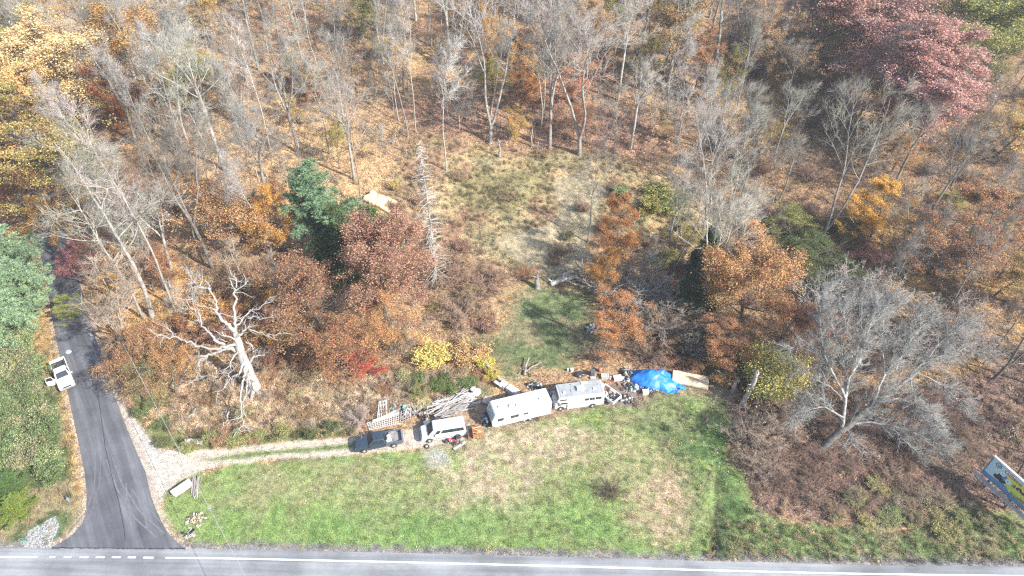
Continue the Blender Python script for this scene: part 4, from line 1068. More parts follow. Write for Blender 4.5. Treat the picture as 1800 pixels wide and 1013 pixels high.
# ------------------------------------------------------------------ the white dead oak, limb by limb
DEADW = simple('bleached_wood', (.33, .31, .285), .9, .4, 2.5, bump=.4, spec=.2)
oak = gpt(450, 690)
oak_o = thing('dead_oak', 'big bleached dead oak with twisted white limbs leaning out over the weeds', 'tree', oak)
def ppts(lst): return [unproj(x, y, h) - oak for x, y, h in lst]
def crook(P, g, amp, n=4):
    out = []
    for i in range(len(P) - 1):
        L = (P[i + 1] - P[i]).length
        for k in range(n):
            q = P[i].lerp(P[i + 1], k / n)
            if k: q += Vector((g.gauss(0, 1), g.gauss(0, 1), g.gauss(0, 1))) * amp * L
            out.append(q)
    out.append(P[-1]); return out
go = random.Random(8)
t_ = MB(); TP = ppts([(452, 692, -.3), (446, 676, 1.2), (437, 654, 3), (427, 630, 5), (420, 607, 6.8), (416, 592, 8), (412, 580, 9)])
t_.tube(crook(TP, go, .02, 3), list(np.linspace(.84, .33, 19)), 12)
for a in range(6):
    w = a * 1.05 + .3; t_.tube([Vector((0, 0, .9)), Vector((math.cos(w) * .9, math.sin(w) * .9, .25)), Vector((math.cos(w) * 1.7, math.sin(w) * 1.7, -.2))], [.45, .28, .1], 6)
t_.obj('trunk', DEADW, oak_o, True)
limbs = [([(413, 584, 8.7), (407, 578, 9.5), (398, 570, 10), (389, 561, 10.6), (383, 553, 11), (380, 538, 11.8), (378, 526, 12.5), (369, 503, 13.5), (359, 491, 14)], .30, .05),
 ([(371, 508, 13.2), (360, 507, 13.3), (351, 506, 13.5), (343, 496, 13.8), (336, 490, 14)], .11, .03), ([(351, 506, 13.5), (355, 495, 14), (357, 485, 14.3)], .07, .02),
 ([(414, 582, 9), (412, 568, 10), (413, 555, 11), (415, 530, 12.5), (414, 510, 13.5), (407, 500, 14), (404, 490, 14.5)], .24, .05),
 ([(414, 512, 13.4), (423, 506, 13.8), (433, 496, 14.2)], .10, .03), ([(415, 506, 13.7), (416, 494, 14.3), (413, 480, 15)], .10, .03),
 ([(380, 545, 11.4), (370, 541, 11.6), (354, 539, 11.6), (340, 533, 11.8), (339, 524, 12)], .11, .02),
 ([(395, 606, 7.6), (382, 601, 8.3), (372, 590, 9), (363, 581, 9.5), (354, 566, 10.2), (350, 552, 10.8), (342, 545, 11), (337, 541, 11.2)], .20, .04),
 ([(353, 566, 10.2), (345, 563, 10.2), (336, 568, 10)], .08, .02),
 ([(426, 628, 5), (408, 612, 6.6), (395, 614, 6.6), (380, 620, 6.2), (364, 625, 5.8), (350, 627, 5.6), (335, 630, 5.2), (322, 636, 5), (311, 643, 4.6), (298, 645, 4.6), (287, 648, 4.5)], .27, .04),
 ([(337, 628, 5.4), (326, 621, 5.6), (318, 619, 5.8), (311, 624, 5.6)], .10, .03), ([(364, 625, 5.8), (352, 634, 5.2), (350, 645, 4.4), (352, 652, 3.8), (346, 664, 3), (333, 673, 2.6), (318, 687, 2.2)], .10, .02),
 ([(360, 627, 5.6), (364, 638, 5), (367, 646, 4.6)], .06, .02),
 ([(418, 604, 7), (398, 610, 7.4), (380, 613, 7.6), (360, 611, 7.8), (342, 606, 8), (325, 598, 8.4), (310, 592, 8.6), (291, 592, 8.6), (278, 588, 8.8), (268, 585, 8.8), (262, 576, 9)], .2, .03),
 ([(310, 592, 8.6), (300, 582, 9), (291, 575, 9.2), (277, 570, 9.2), (262, 564, 9.4)], .08, .02), ([(288, 592, 8.5), (283, 600, 8), (281, 612, 7.4)], .06, .02),
 ([(415, 592, 8.2), (424, 589, 8.6), (431, 580, 9), (440, 574, 9.3), (447, 573, 9.5)], .18, .07), ([(436, 577, 9.2), (450, 583, 9), (464, 588, 8.8), (480, 589, 8.8), (492, 587, 8.8), (504, 585, 9)], .10, .02),
 ([(413, 578, 9.2), (424, 565, 10), (434, 553, 10.6), (440, 545, 11), (455, 544, 11.2), (464, 535, 11.6), (471, 528, 12), (484, 520, 12.4)], .12, .02),
 ([(436, 560, 10.4), (450, 557, 10.6), (462, 560, 10.6), (478, 556, 10.8), (480, 547, 11)], .09, .02),
 ([(432, 640, 4.2), (444, 629, 5), (452, 626, 5.4), (465, 624, 5.6)], .20, .09),
 ([(430, 632, 4.8), (426, 640, 4.6), (422, 655, 4), (415, 660, 3.8), (405, 666, 3.4), (397, 676, 3), (393, 683, 2.6), (384, 688, 2.2), (381, 696, 1.8), (380, 704, 1.4)], .18, .03),
 ([(433, 640, 4.4), (430, 655, 4.2), (429, 667, 4), (426, 680, 3.6), (423, 690, 3.4), (422, 706, 3), (424, 720, 2.6), (427, 738, 2.2), (429, 748, 2), (418, 757, 1.4), (411, 765, 1)], .19, .04),
 ([(429, 748, 2), (436, 753, 1.7), (440, 762, 1.3)], .06, .02), ([(436, 648, 3.8), (436, 664, 3.6), (434, 680, 3.4), (430, 700, 3), (428, 716, 2.7), (433, 732, 2.4)], .14, .05),
 ([(420, 615, 6.4), (413, 624, 6.2), (406, 635, 5.8), (404, 650, 5), (401, 665, 4.4)], .13, .04), ([(404, 642, 5.4), (397, 648, 5.2), (391, 655, 4.8), (394, 661, 4.4)], .06, .02),
 ([(379, 646, 3.2), (381, 655, 2.6), (379, 661, 2.2), (369, 664, 2), (363, 669, 1.6)], .10, .03),
 ([(432, 600, 7), (440, 604, 7), (444, 612, 6.6), (446, 620, 6)], .10, .03), ([(439, 668, 2.4), (448, 672, 2.6), (453, 684, 2), (458, 692, 1.4)], .09, .02),
 ([(416, 600, 7.4), (402, 592, 8.6), (392, 588, 9), (390, 580, 9.4)], .12, .04), ([(400, 600, 7.4), (388, 596, 8.4), (378, 600, 8)], .08, .02)]
tips = []
for i, (pl, r0, r1) in enumerate(limbs):
    P = crook(ppts(pl), go, .09, 3); mb = MB(); mb.tube(P, list(np.linspace(r0 * .95, r1 * .8, len(P))), 7)
    for q in range(int(len(P) * .8)):          # side twigs in the same mesh as their limb
        a = go.randrange(2, len(P) - 1); d = (P[a + 1] - P[a]).normalized()
        e = (d * .7 + Vector((go.gauss(0, .6), go.gauss(0, .6), go.gauss(0, .6)))).normalized() * go.uniform(.3, 1.3)
        m = P[a] + e * .5 + Vector((go.gauss(0, .08), go.gauss(0, .08), go.gauss(0, .08))); rr = .025
        mb.tube([P[a], m, P[a] + e], [rr, rr * .7, rr * .3], 4, False)
        for z in range(3):
            b = m.lerp(P[a] + e, go.random()); f = b + (e.normalized() + Vector((go.gauss(0, .7), go.gauss(0, .7), go.gauss(0, .7)))).normalized() * go.uniform(.15, .5)
            mb.tube([b, f], [.013, .005], 3, False)
    if r0 > .09:                               # crooked side branches
        for q in range(int(2 + len(P) * .16)):
            a = go.randrange(3, len(P) - 1); e = P[a].copy(); B_ = [e.copy()]; d = (P[a + 1] - P[a]).normalized() + Vector((go.gauss(0, .8), go.gauss(0, .8), go.gauss(0, .7))); d.normalize(); Lb = go.uniform(.9, 2.8)
            for z in range(6):
                d = (d + Vector((go.gauss(0, .35), go.gauss(0, .35), go.gauss(.05, .35)))).normalized(); e = e + d * Lb / 6; B_.append(e.copy())
                if z > 1: mb.tube([e, e + (d + Vector((go.gauss(0, .9), go.gauss(0, .9), go.gauss(0, .9)))).normalized() * go.uniform(.2, .7)], [.018, .006], 3, False)
            mb.tube(B_, list(np.linspace(.055, .015, 7)), 5, False)
    mb.obj('limb', DEADW, oak_o, True)
PLACED.append((oak.x, oak.y, 2))
# two fallen limbs in front of the dead oak
for i, (pl, lb) in enumerate((([(403, 722, .4), (400, 736, .5), (392, 750, .4), (387, 758, .3), (378, 772, .1)], 'bleached fallen limb lying in the weeds by the driveway verge'),
                              ([(344, 718, .5), (340, 728, .4), (330, 733, .3), (324, 737, .1)], 'short bleached fallen limb left of the longer one'))):
    P0 = gpt(*pl[-1][:2]); o = thing('fallen_limb', lb, 'branch', P0); P = crook([unproj(*q) - P0 for q in pl], go, .08, 4)
    mb = MB(); mb.tube(P, list(np.linspace(.12, .03, len(P))), 6); mb.obj('limb', DEADW, o, True)
    mb = MB()
    for q in range(14):
        a = go.randrange(3, len(P)); e = P[a] + Vector((go.gauss(0, .7), go.gauss(0, .7), abs(go.gauss(0, .25)))); mb.tube([P[a], e], [.03, .008], 3, False)
    mb.obj('twig', DEADW, o, True)

# ------------------------------------------------------------------ dead spruce and snags
ds = gpt(768, 506); hs = height_to(ds, 246); gsn = np.random.default_rng(31)
o = thing('dead_spruce', 'tall dead spruce with bare drooping grey branches at the edge of the clearing', 'tree', ds)
tr = TreeMesh(); P, rr, _ = grow(gsn, (0, 0, -.3), (0, 0, 1), hs, .18, .03, 14, .012, .03); tr.tube(P, rr, 7); link('trunk', tr.quads('trunk', BARK), o, (.29, .27, .25))
br = TreeMesh(); A = []; B = []
z = hs * .08
while z < hs * .98:
    t = z / hs
    for k in range(5):
        w = gsn.uniform(0, 6.28); L = (3.3 * (1 - t) ** .5 + .3) * gsn.uniform(.45, 1.1)
        Pq, rq, _ = grow(gsn, interp(P, min(.98, t))[0], (math.cos(w), math.sin(w), .12), L, .036, .012, 6, .05, -.08)
        br.tube(Pq, rq, 4)
        for m in range(8):
            s = gsn.uniform(.2, 1); c, d = interp(Pq, min(s, .99)); A.append(c); B.append(c + side_dir(gsn, d, R(60), -.15) * gsn.uniform(.15, .5))
    z += .42
link('branches', twig_mesh('branches', A, B, np.full(len(A), .012), BARK, br), o, (.43, .41, .39))
PLACED.append((ds.x, ds.y, 1.5))

def snag(px, py, top, r, name, label, mat, taper=.55, lean=Vector((0, 0, 0)), stubs=3, seed=1, segs=8, rough=.1, sides=10):
    p = gpt(px, py); h = height_to(p, top); o = thing(name, label, 'tree trunk' if 'stump' not in name else 'stump', p); g = random.Random(seed); mb = MB()
    P = [Vector((0, 0, -.2)) + (Vector((0, 0, h + .2)) + lean) * (i / segs) + Vector((g.gauss(0, .04), g.gauss(0, .04), 0)) * i * .4 for i in range(segs + 1)]
    rr = [r * (1.25 if i == 0 else 1) * (1 + (taper - 1) * i / segs) * g.uniform(1 - rough, 1 + rough) for i in range(segs + 1)]
    mb.tube(P, rr, sides)
    for q in range(4):      # jagged splinters where it broke
        w = q * 1.7; b = P[-1] + Vector((math.cos(w), math.sin(w), 0)) * rr[-1] * .5 - Vector((0, 0, .2)); mb.tube([b, b + Vector((g.gauss(0, .05), g.gauss(0, .05), g.uniform(.3, .8)))], [rr[-1] * .5, .02], 5)
    mb.obj('trunk', mat, o, True)
    for q in range(stubs):
        mb = MB(); a = P[g.randrange(2, segs)]; w = g.uniform(0, 6.28); d = Vector((math.cos(w), math.sin(w), .6)) * g.uniform(.5, 1.3); mb.tube([a, a + d], [r * .25, r * .08], 5); mb.obj('stub', mat, o, True)
    return o
GREYW = simple('weathered_wood', (.28, .26, .235), .9, .4, 3, bump=.5, spec=.2)
DARKW = simple('dark_wood', (.13, .115, .10), .9, .4, 3, bump=.5, spec=.2)
snag(719, 502, 418, .17, 'snag', 'thin broken grey snag between the russet oak and the dead spruce', GREYW, .6, seed=2)
snag(1305, 712, 655, .38, 'snag', 'thick pale broken snag left of the yellow-green bush', simple('pale_bark', (.33, .30, .27), .9, .4, 2, bump=.5), .7, Vector((.5, .2, 0)), 3, 3)
snag(1287, 690, 668, .28, 'stump', 'short grey broken stump left of the pale snag', GREYW, .8, seed=4, stubs=0)
snag(1052, 600, 510, .2, 'snag', 'thin dark trunk standing in the orange leaves above the tyre heap', DARKW, .7, seed=5)
snag(944, 506, 480, .5, 'stump', 'tall splintered grey stump at the left end of the fallen trunk', simple('dull_wood', (.2, .185, .17), .9, .4, 3, bump=.5), .35, seed=6, stubs=3, rough=.2)
snag(878, 276, 246, .22, 'snag', 'small broken snag at the upper rim of the clearing, left one', GREYW, .6, seed=7, stubs=2)
snag(934, 258, 228, .2, 'snag', 'small broken snag at the upper rim of the clearing, right one', GREYW, .6, seed=8, stubs=2)

# fallen trunks and dead branches
def lying(name, label, pls, mat, seed=1, cat='log', twigs=6, part='log'):
    P0 = gpt(*pls[0][0][0][:2]); o = thing(name, label, cat, P0); g = random.Random(seed)
    for pl, r0, r1 in pls:
        P = crook([unproj(*q) - P0 for q in pl], g, .05, 4); mb = MB(); mb.tube(P, [r * g.uniform(.85, 1.15) for r in np.linspace(r0, r1, len(P))], 8)
        for q in range(twigs):
            a = g.randrange(1, len(P)); e = P[a] + Vector((g.gauss(0, .5), g.gauss(0, .5), abs(g.gauss(0, .3)))); mb.tube([P[a], e], [.04, .01], 4, False)
        mb.obj(part, mat, o, True)
    return o
lying('fallen_log', 'bleached fallen trunk lying across the top of the shaded grass', [([(968, 500, .4), (980, 495, .5), (994, 490, .6), (1012, 488, .6), (1030, 495, .5), (1052, 498, .3)], .42, .16), ([(978, 493, .5), (988, 488, .8), (998, 484, .7), (1014, 486, .5)], .28, .14), ([(1000, 486, .7), (1018, 490, .9), (1034, 498, .6)], .2, .1), ([(990, 490, .6), (1004, 498, .8), (1020, 503, .5), (1038, 506, .3)], .16, .05), ([(985, 492, .6), (992, 482, 1.4), (1004, 474, 1.6), (1018, 472, 1.1)], .12, .03), ([(1030, 494, .6), (1042, 486, 1.2), (1056, 484, .9)], .12, .04), ([(972, 498, .5), (964, 490, .9), (958, 488, .4)], .14, .05)], DEADW, 3)
lying('dead_branch', 'arching dead branch with a pale broken heap beside the lone clearing tree', [([(1006, 428, .4), (1014, 430, .8), (1022, 440, 1.2), (1024, 455, 1), (1023, 466, .5), (1026, 474, .2)], .13, .06), ([(1000, 430, .2), (1008, 436, .6), (1016, 434, .9)], .16, .06), ([(1003, 440, .2), (1010, 446, .5), (1018, 450, .3)], .1, .03)], DEADW, 4, 'branch', 12, 'limb')
lying('dead_branch', 'thin dark curved branch lying on the mown path', [([(966, 444, .2), (976, 456, .3), (987, 468, .4), (1000, 474, .3), (1016, 474, .1)], .1, .03)], DARKW, 5, 'branch', 3, 'limb')
lying('dead_branch', 'pale broken limb lying against the orange-red oak', [([(1030, 462, .3), (1040, 464, .5), (1049, 467, .3)], .18, .08)], DEADW, 6, 'branch', 4, 'limb')
lying('broken_log', 'pale broken log leaning down the weeds to the white appliances', [([(848, 628, 1.2), (856, 640, .9), (862, 650, .6)], .26, .2), ([(868, 655, .5), (876, 664, .4), (884, 672, .3)], .24, .2)], simple('pale_log', (.27, .245, .215), .9, .3, 2, bump=.4), 7)
lying('dead_branch', 'upright-lying pair of peeled branches crossing in the grass', [([(922, 660, .2), (924, 645, .4), (930, 628, .7)], .14, .09), ([(925, 653, .2), (936, 644, .4), (952, 636, .5)], .1, .05), ([(911, 658, .1), (924, 645, .3)], .05, .02)], GREYW, 8, 'branch', 3, 'limb')
lying('dead_branch', 'rusty brown bent branch right of the peeled pair', [([(934, 662, .2), (937, 653, .8), (944, 660, .6), (956, 660, .3)], .12, .05)], simple('red_brown_wood', (.3, .18, .12), .9, .3, 3), 9, 'branch', 5, 'limb')

# ------------------------------------------------------------------ the great spreading tree on the right bank
bt = gpt(1440, 792); o = thing('spreading_tree', 'huge grey leafless tree with a leaning trunk and wide fanning limbs, right bank', 'tree', bt)
gb = np.random.default_rng(91); lb_ = TreeMesh(); tr = TreeMesh(); cr = TreeMesh(); A = []; B = []
def up_(l): return np.array([list(unproj(*q) - bt) for q in l])
def dens(P, g, n=4):
    out = []
    for i in range(len(P) - 1):
        L = np.linalg.norm(P[i + 1] - P[i])
        for k in range(n): out.append(P[i] + (P[i + 1] - P[i]) * k / n + (g.normal(0, .02, 3) * L if k else 0))
    out.append(P[-1]); return np.array(out)
bl = [([(1484, 735, 4), (1450, 715, 5.5), (1420, 722, 6.5), (1392, 738, 7)], .2, .05, 1), ([(1440, 794, -.3), (1462, 772, 1.5), (1490, 750, 3), (1515, 728, 4.2), (1545, 705, 5.2), (1580, 680, 6), (1610, 655, 7), (1640, 632, 8), (1665, 615, 8.6)], .55, .10, 0),
 ([(1478, 758, 2.4), (1484, 725, 4.4), (1488, 690, 6.5), (1492, 665, 8), (1510, 635, 9.4), (1520, 610, 10.6), (1530, 570, 12), (1545, 540, 13.2)], .38, .06, 1),
 ([(1486, 700, 6), (1470, 668, 7.6), (1455, 640, 9), (1446, 612, 10.2), (1441, 575, 11.6), (1442, 540, 13), (1450, 505, 14)], .26, .05, 1),
 ([(1490, 680, 7), (1484, 650, 8.4), (1480, 620, 9.6), (1465, 585, 11.2), (1460, 550, 12.6)], .2, .04, 1),
 ([(1500, 655, 8.2), (1497, 620, 9.8), (1490, 590, 11.2), (1483, 555, 12.6), (1480, 530, 13.4)], .18, .04, 1),
 ([(1512, 640, 8.8), (1515, 600, 10.6), (1513, 560, 12.2), (1520, 520, 13.8)], .18, .04, 1),
 ([(1530, 716, 4.8), (1545, 680, 6.6), (1560, 650, 8), (1585, 625, 9.4), (1600, 600, 10.4), (1620, 575, 11.2), (1640, 560, 11.6)], .26, .05, 1),
 ([(1555, 660, 7.6), (1552, 625, 9.2), (1550, 590, 10.6), (1555, 550, 12.2), (1560, 520, 13.2)], .15, .03, 1),
 ([(1500, 745, 3.2), (1530, 742, 3.6), (1565, 748, 3.8), (1600, 758, 3.6), (1640, 775, 3), (1660, 790, 2.2)], .22, .04, 1),
 ([(1540, 708, 5), (1580, 700, 5.4), (1610, 712, 5), (1630, 735, 4), (1655, 760, 3)], .18, .03, 1),
 ([(1600, 662, 6.8), (1605, 690, 6), (1615, 720, 5), (1640, 755, 3.4)], .12, .03, 1),
 ([(1610, 655, 7), (1640, 668, 6.8), (1670, 690, 6), (1700, 720, 4.8)], .16, .03, 1),
 ([(1625, 640, 7.6), (1650, 605, 9), (1680, 580, 10), (1700, 565, 10.4)], .15, .03, 1),
 ([(1590, 672, 6.4), (1620, 640, 8), (1660, 625, 8.4), (1700, 610, 8.6), (1730, 620, 8)], .15, .03, 1),
 ([(1452, 640, 9), (1438, 622, 9.8), (1420, 606, 10.2), (1398, 610, 10), (1385, 618, 9.6)], .12, .03, 1),
 ([(1482, 740, 3.6), (1462, 718, 4.6), (1444, 700, 5.4), (1420, 690, 6), (1400, 700, 5.6)], .15, .03, 1),
 ([(1480, 700, 6), (1460, 680, 6.6), (1440, 670, 7), (1420, 655, 7.4), (1402, 650, 7.4)], .12, .03, 1),
 ([(1490, 748, 3), (1495, 768, 2.4), (1498, 785, 1.6)], .1, .03, 1), ([(1570, 752, 3.6), (1585, 772, 2.6), (1620, 800, 1.4)], .1, .03, 1),
 ([(1575, 650, 8), (1590, 605, 9.8), (1612, 560, 11.4), (1625, 540, 12)], .14, .03, 1), ([(1500, 600, 10.8), (1530, 575, 11.6), (1555, 545, 12.6), (1580, 530, 13)], .12, .03, 1)]
for pl, r0, r1, lv in bl:
    P = dens(up_(pl), gb, 4); rr = np.linspace(r0 * (1 if lv == 0 else .62), r1 * .7, len(P)); (tr if lv == 0 else lb_).tube(P, rr, 8)
    Ltot = np.linalg.norm(np.diff(P, axis=0), axis=1).sum()
    for j in range(int(Ltot * 5.0)):
        t = gb.uniform(.22, 1); p, d = interp(P, min(t, .99)); L2 = gb.uniform(1.0, 3.6) * (1.15 - .4 * t)
        P3, r3, _ = grow(gb, p, side_dir(gb, d, R(gb.uniform(25, 65)), .15), L2, .045, .014, 5, .13, .04); cr.tube(P3, r3, 4)
        for m in range(10):
            t2 = gb.uniform(.15, 1); p2, d2 = interp(P3, min(t2, .99)); e = p2 + side_dir(gb, d2, R(gb.uniform(20, 60)), .1) * gb.uniform(.4, 1.2)
            A.append(p2); B.append(e)
            for q in range(5):
                u = gb.uniform(.2, 1); s0 = p2 + (e - p2) * u; A.append(s0); B.append(s0 + side_dir(gb, e - p2, R(gb.uniform(20, 60)), .1) * gb.uniform(.2, .6))
link('trunk', tr.quads('trunk', BARK), o, (.15, .14, .13)); link('limbs', lb_.quads('limbs', BARK), o, (.30, .305, .30)); link('crown', twig_mesh('crown', A, B, np.full(len(A), .0125), BARK, cr), o, (.25, .25, .245))

# ------------------------------------------------------------------ ground cover that nobody could count
def scatter(name, protos, P, rot, scl, idx, tint):
    me = bpy.data.meshes.new(name); me.vertices.add(len(P)); me.vertices.foreach_set('co', np.asarray(P, np.float32).ravel())
    for nm, ty, key, arr in (('rot', 'FLOAT_VECTOR', 'vector', rot), ('scl', 'FLOAT_VECTOR', 'vector', scl), ('idx', 'INT', 'value', idx), ('tint', 'FLOAT_COLOR', 'color', np.concatenate([tint, np.ones((len(tint), 1))], 1))):
        a = me.attributes.new(nm, ty, 'POINT'); a.data.foreach_set(key, (arr.astype(np.int32) if ty == 'INT' else arr.astype(np.float32)).ravel())
    o = link(name, me); col = bpy.data.collections.new(name + '_kinds')
    for i, m in enumerate(protos):
        q = bpy.data.objects.new(f'{name}_tuft', m); col.objects.link(q)
    ng = bpy.data.node_groups.new(name, 'GeometryNodeTree'); ng.interface.new_socket('Geometry', in_out='INPUT', socket_type='NodeSocketGeometry'); ng.interface.new_socket('Geometry', in_out='OUTPUT', socket_type='NodeSocketGeometry')
    n = ng.nodes; l = ng.links; gi = n.new('NodeGroupInput'); gout = n.new('NodeGroupOutput'); ip = n.new('GeometryNodeInstanceOnPoints'); ci = n.new('GeometryNodeCollectionInfo')
    ci.inputs['Collection'].default_value = col; ci.inputs['Separate Children'].default_value = True; ci.inputs['Reset Children'].default_value = True
    def na(nm, ty):
        q = n.new('GeometryNodeInputNamedAttribute'); q.data_type = ty; q.inputs['Name'].default_value = nm; return q.outputs['Attribute']
    l.new(gi.outputs[0], ip.inputs['Points']); l.new(ci.outputs[0], ip.inputs['Instance']); ip.inputs['Pick Instance'].default_value = True
    l.new(na('idx', 'INT'), ip.inputs['Instance Index']); l.new(na('scl', 'FLOAT_VECTOR'), ip.inputs['Scale'])
    er = n.new('FunctionNodeEulerToRotation'); l.new(na('rot', 'FLOAT_VECTOR'), er.inputs[0]); l.new(er.outputs[0], ip.inputs['Rotation'])
    l.new(ip.outputs[0], gout.inputs[0]); md = o.modifiers.new('scatter', 'NODES'); md.node_group = ng
    o['kind'] = 'stuff'; return o

def blades(seed, n, rad, h, w, lean=.35):
    g = np.random.default_rng(seed); a = g.uniform(0, 6.28, n); r = rad * np.sqrt(g.random(n)); P = np.stack([np.cos(a) * r, np.sin(a) * r, np.full(n, -.02)], 1)
    u = g.uniform(0, 6.28, n); s = np.stack([np.cos(u), np.sin(u), np.zeros(n)], 1) * w * g.uniform(.6, 1.3, (n, 1)); t = g.normal(0, lean, (n, 3)); t[:, 2] = 1
    H = h * g.uniform(.4, 1.2, (n, 1)); mid = P + t * H * .55; tip = P + t * H * np.array([1.5, 1.5, 1])
    V = np.stack([P - s, P + s, mid + s * .7, mid - s * .7, tip, tip + s * .1], 1).reshape(-1, 3); k = np.arange(n)[:, None] * 6
    F = np.concatenate([k + np.array([[0, 1, 2, 3]]), k + np.array([[3, 2, 5, 4]])]); return raw_mesh('blades', V, F, SCAT)
def litter(seed, n, rad, size):
    g = np.random.default_rng(seed); a = g.uniform(0, 6.28, n); r = rad * np.sqrt(g.random(n)); P = np.stack([np.cos(a) * r, np.sin(a) * r, g.uniform(.0, .07, n)], 1)
    return leaf_quads('leaves', P, size, SCAT, seed, flat=1.1)
def weed(seed, n, h):
    g = np.random.default_rng(seed); A = []; B = []
    for i in range(n):
        a = g.uniform(0, 6.28); r = g.uniform(0, .35); p = np.array([math.cos(a) * r, math.sin(a) * r, -.02]); q = p + np.array([g.normal(0, .3), g.normal(0, .3), 1]) * h * g.uniform(.5, 1.1); A.append(p); B.append(q)
        for k in range(4):
            t = g.uniform(.35, 1); c = p + (q - p) * t; A.append(c); B.append(c + g.normal(0, .12, 3) + np.array([0, 0, .1]))
    return twig_mesh('stalks', A, B, np.full(len(A), .011), SCAT)
def bramble(seed, n, rad, h, size):
    g = np.random.default_rng(seed); P = g.normal(0, 1, (n, 3)); P /= np.linalg.norm(P, axis=1, keepdims=True); P *= g.random((n, 1)) ** .4 * np.array([rad, rad, h]); P[:, 2] = np.abs(P[:, 2]); return leaf_quads('leaves', P, size, SCAT, seed, flat=.3)
gs = np.random.default_rng(500)
def sample(poly, dens_, soft=.3, jit=None):
    x0, y0 = poly.min(0); x1, y1 = poly.max(0); x0, x1 = max(x0, -95), min(x1, 95)
    n = int((x1 - x0) * (y1 - y0) * dens_); X = gs.uniform(x0, x1, n); Y = gs.uniform(y0, y1, n)
    k = sdist(X, Y, poly) > gs.uniform(-.5, soft, n); X, Y = X[k], Y[k]
    # keep what a camera near this one can see
    d = (Y * math.cos(R(41.5)) + CAM_H * math.sin(R(41.5))); k = np.abs(X) < d * .80 + 3; X, Y = X[k], Y[k]
    k = (sdist(X, Y, road_poly) < -.35) & (Y > RY(X) + .25); return X[k], Y[k]
def spread(name, protos, X, Y, tint, s=(.7, 1.3), sz=(.7, 1.3)):
    n = len(X); rot = np.stack([gs.normal(0, .08, n), gs.normal(0, .08, n), gs.uniform(0, 6.28, n)], 1); a = gs.uniform(*s, n); b = a * gs.uniform(*sz, n)
    P = np.stack([X, Y, tz(X, Y)], 1); print(name, n)
    return scatter(name, protos, P, rot, np.stack([a, a, b], 1), gs.integers(0, len(protos), n), tint)
def tints(X, Y, jitter=.25, f=1.0):
    c, _ = ground_colour(X, Y); return np.clip(c * f * (1 + gs.normal(0, jitter, (len(X), 1))) * (1 + gs.normal(0, .06, c.shape)), .01, .8)
def notin(X, Y, *polys):
    k = np.ones(len(X), bool)
    for p in polys: k &= sdist(X, Y, p) < -.1
    return X[k], Y[k]
parts = [sample(q, d) for q, d in ((lawn, 7), (edge_green, 6), (leftgreen, 6), (strip, 7), (verge_g, 5), (shade_grass, 5), (mown, 2.5), (clear_green, 2.5))]
X = np.concatenate([p[0] for p in parts]); Y = np.concatenate([p[1] for p in parts]); kk = (sdist(X, Y, apron) < -.1) | (sdist(X, Y, strip) > 0); X, Y = X[kk], Y[kk]; X, Y = notin(X, Y, ash, gravel_l)
tg = tints(X, Y, .22, 1.05); rough_ = fbm(X, Y, 3, 200); spread('grass', [blades(1, 34, .3, .14, .012), blades(2, 40, .34, .11, .012), blades(3, 30, .28, .2, .013)], X, Y, tg)
parts = [sample(q, d) for q, d in ((clearing, 1.6), (slope_tan, 2.0), (tangle, 3.5), (edge_green, 2.0), (rightbrown, 1.1), (leftyel, 1), (campdirt, .25), (lawn_r, .4), (leftgreen, 1.2))]
X = np.concatenate([p[0] for p in parts]); Y = np.concatenate([p[1] for p in parts]); X, Y = notin(X, Y, apron, mown)
tg = tints(X, Y, .35, 1.1); tg = np.where(gs.random((len(X), 1)) < .3, np.array([[.36, .28, .17]]) * gs.uniform(.7, 1.2, (len(X), 1)), tg)
spread('weeds', [weed(11, 22, .55), weed(12, 26, .45), blades(13, 26, .25, .5, .014, .3), bramble(14, 60, .4, .35, .12)], X, Y, tg, (.6, 1.5))
woods = wpoly([(-60, -40), (1860, -40), (1860, 900), (1660, 890), (1330, 900), (1280, 790), (1270, 690), (1080, 640), (1060, 500), (1180, 420), (1290, 430), (1200, 310), (1000, 270), (850, 255), (740, 240), (690, 330), (690, 470), (860, 600), (860, 660), (620, 760), (330, 780), (230, 690), (60, 400), (-60, 400)])
X, Y = sample(woods, .95); X, Y = notin(X, Y, mown, apron); tg = tints(X, Y, .3, 1.08)
spread('leaf_litter', [litter(21, 46, 1.0, .17), litter(22, 52, 1.1, .15), litter(23, 36, .9, .2)], X, Y, tg, (.8, 1.4), (.9, 1.1))
X, Y = sample(woods, .16); X, Y = notin(X, Y, mown, apron, clearing); tg = tints(X, Y, .35, 1.0); tg = np.where(gs.random((len(X), 1)) < .45, np.array([[.30, .25, .21]]) * gs.uniform(.6, 1.2, (len(X), 1)), tg)
spread('undergrowth', [bramble(31, 150, .8, .7, .16), weed(32, 34, 1.1), weed(33, 40, 1.4), bramble(34, 110, .7, .5, .15)], X, Y, tg, (.6, 1.5))
X1, Y1 = sample(leftyel, 6); X2, Y2 = sample(lawn_r, .35); X3, Y3 = sample(lawn, .15); X = np.concatenate([X1, X2, X3]); Y = np.concatenate([Y1, Y2, Y3]); X, Y = notin(X, Y, apron)
tg = np.array([[.42, .28, .09]]) * gs.uniform(.5, 1.3, (len(X), 1)); spread('fallen_leaves', [litter(41, 10, .35, .13), litter(42, 14, .5, .12)], X, Y, tg)
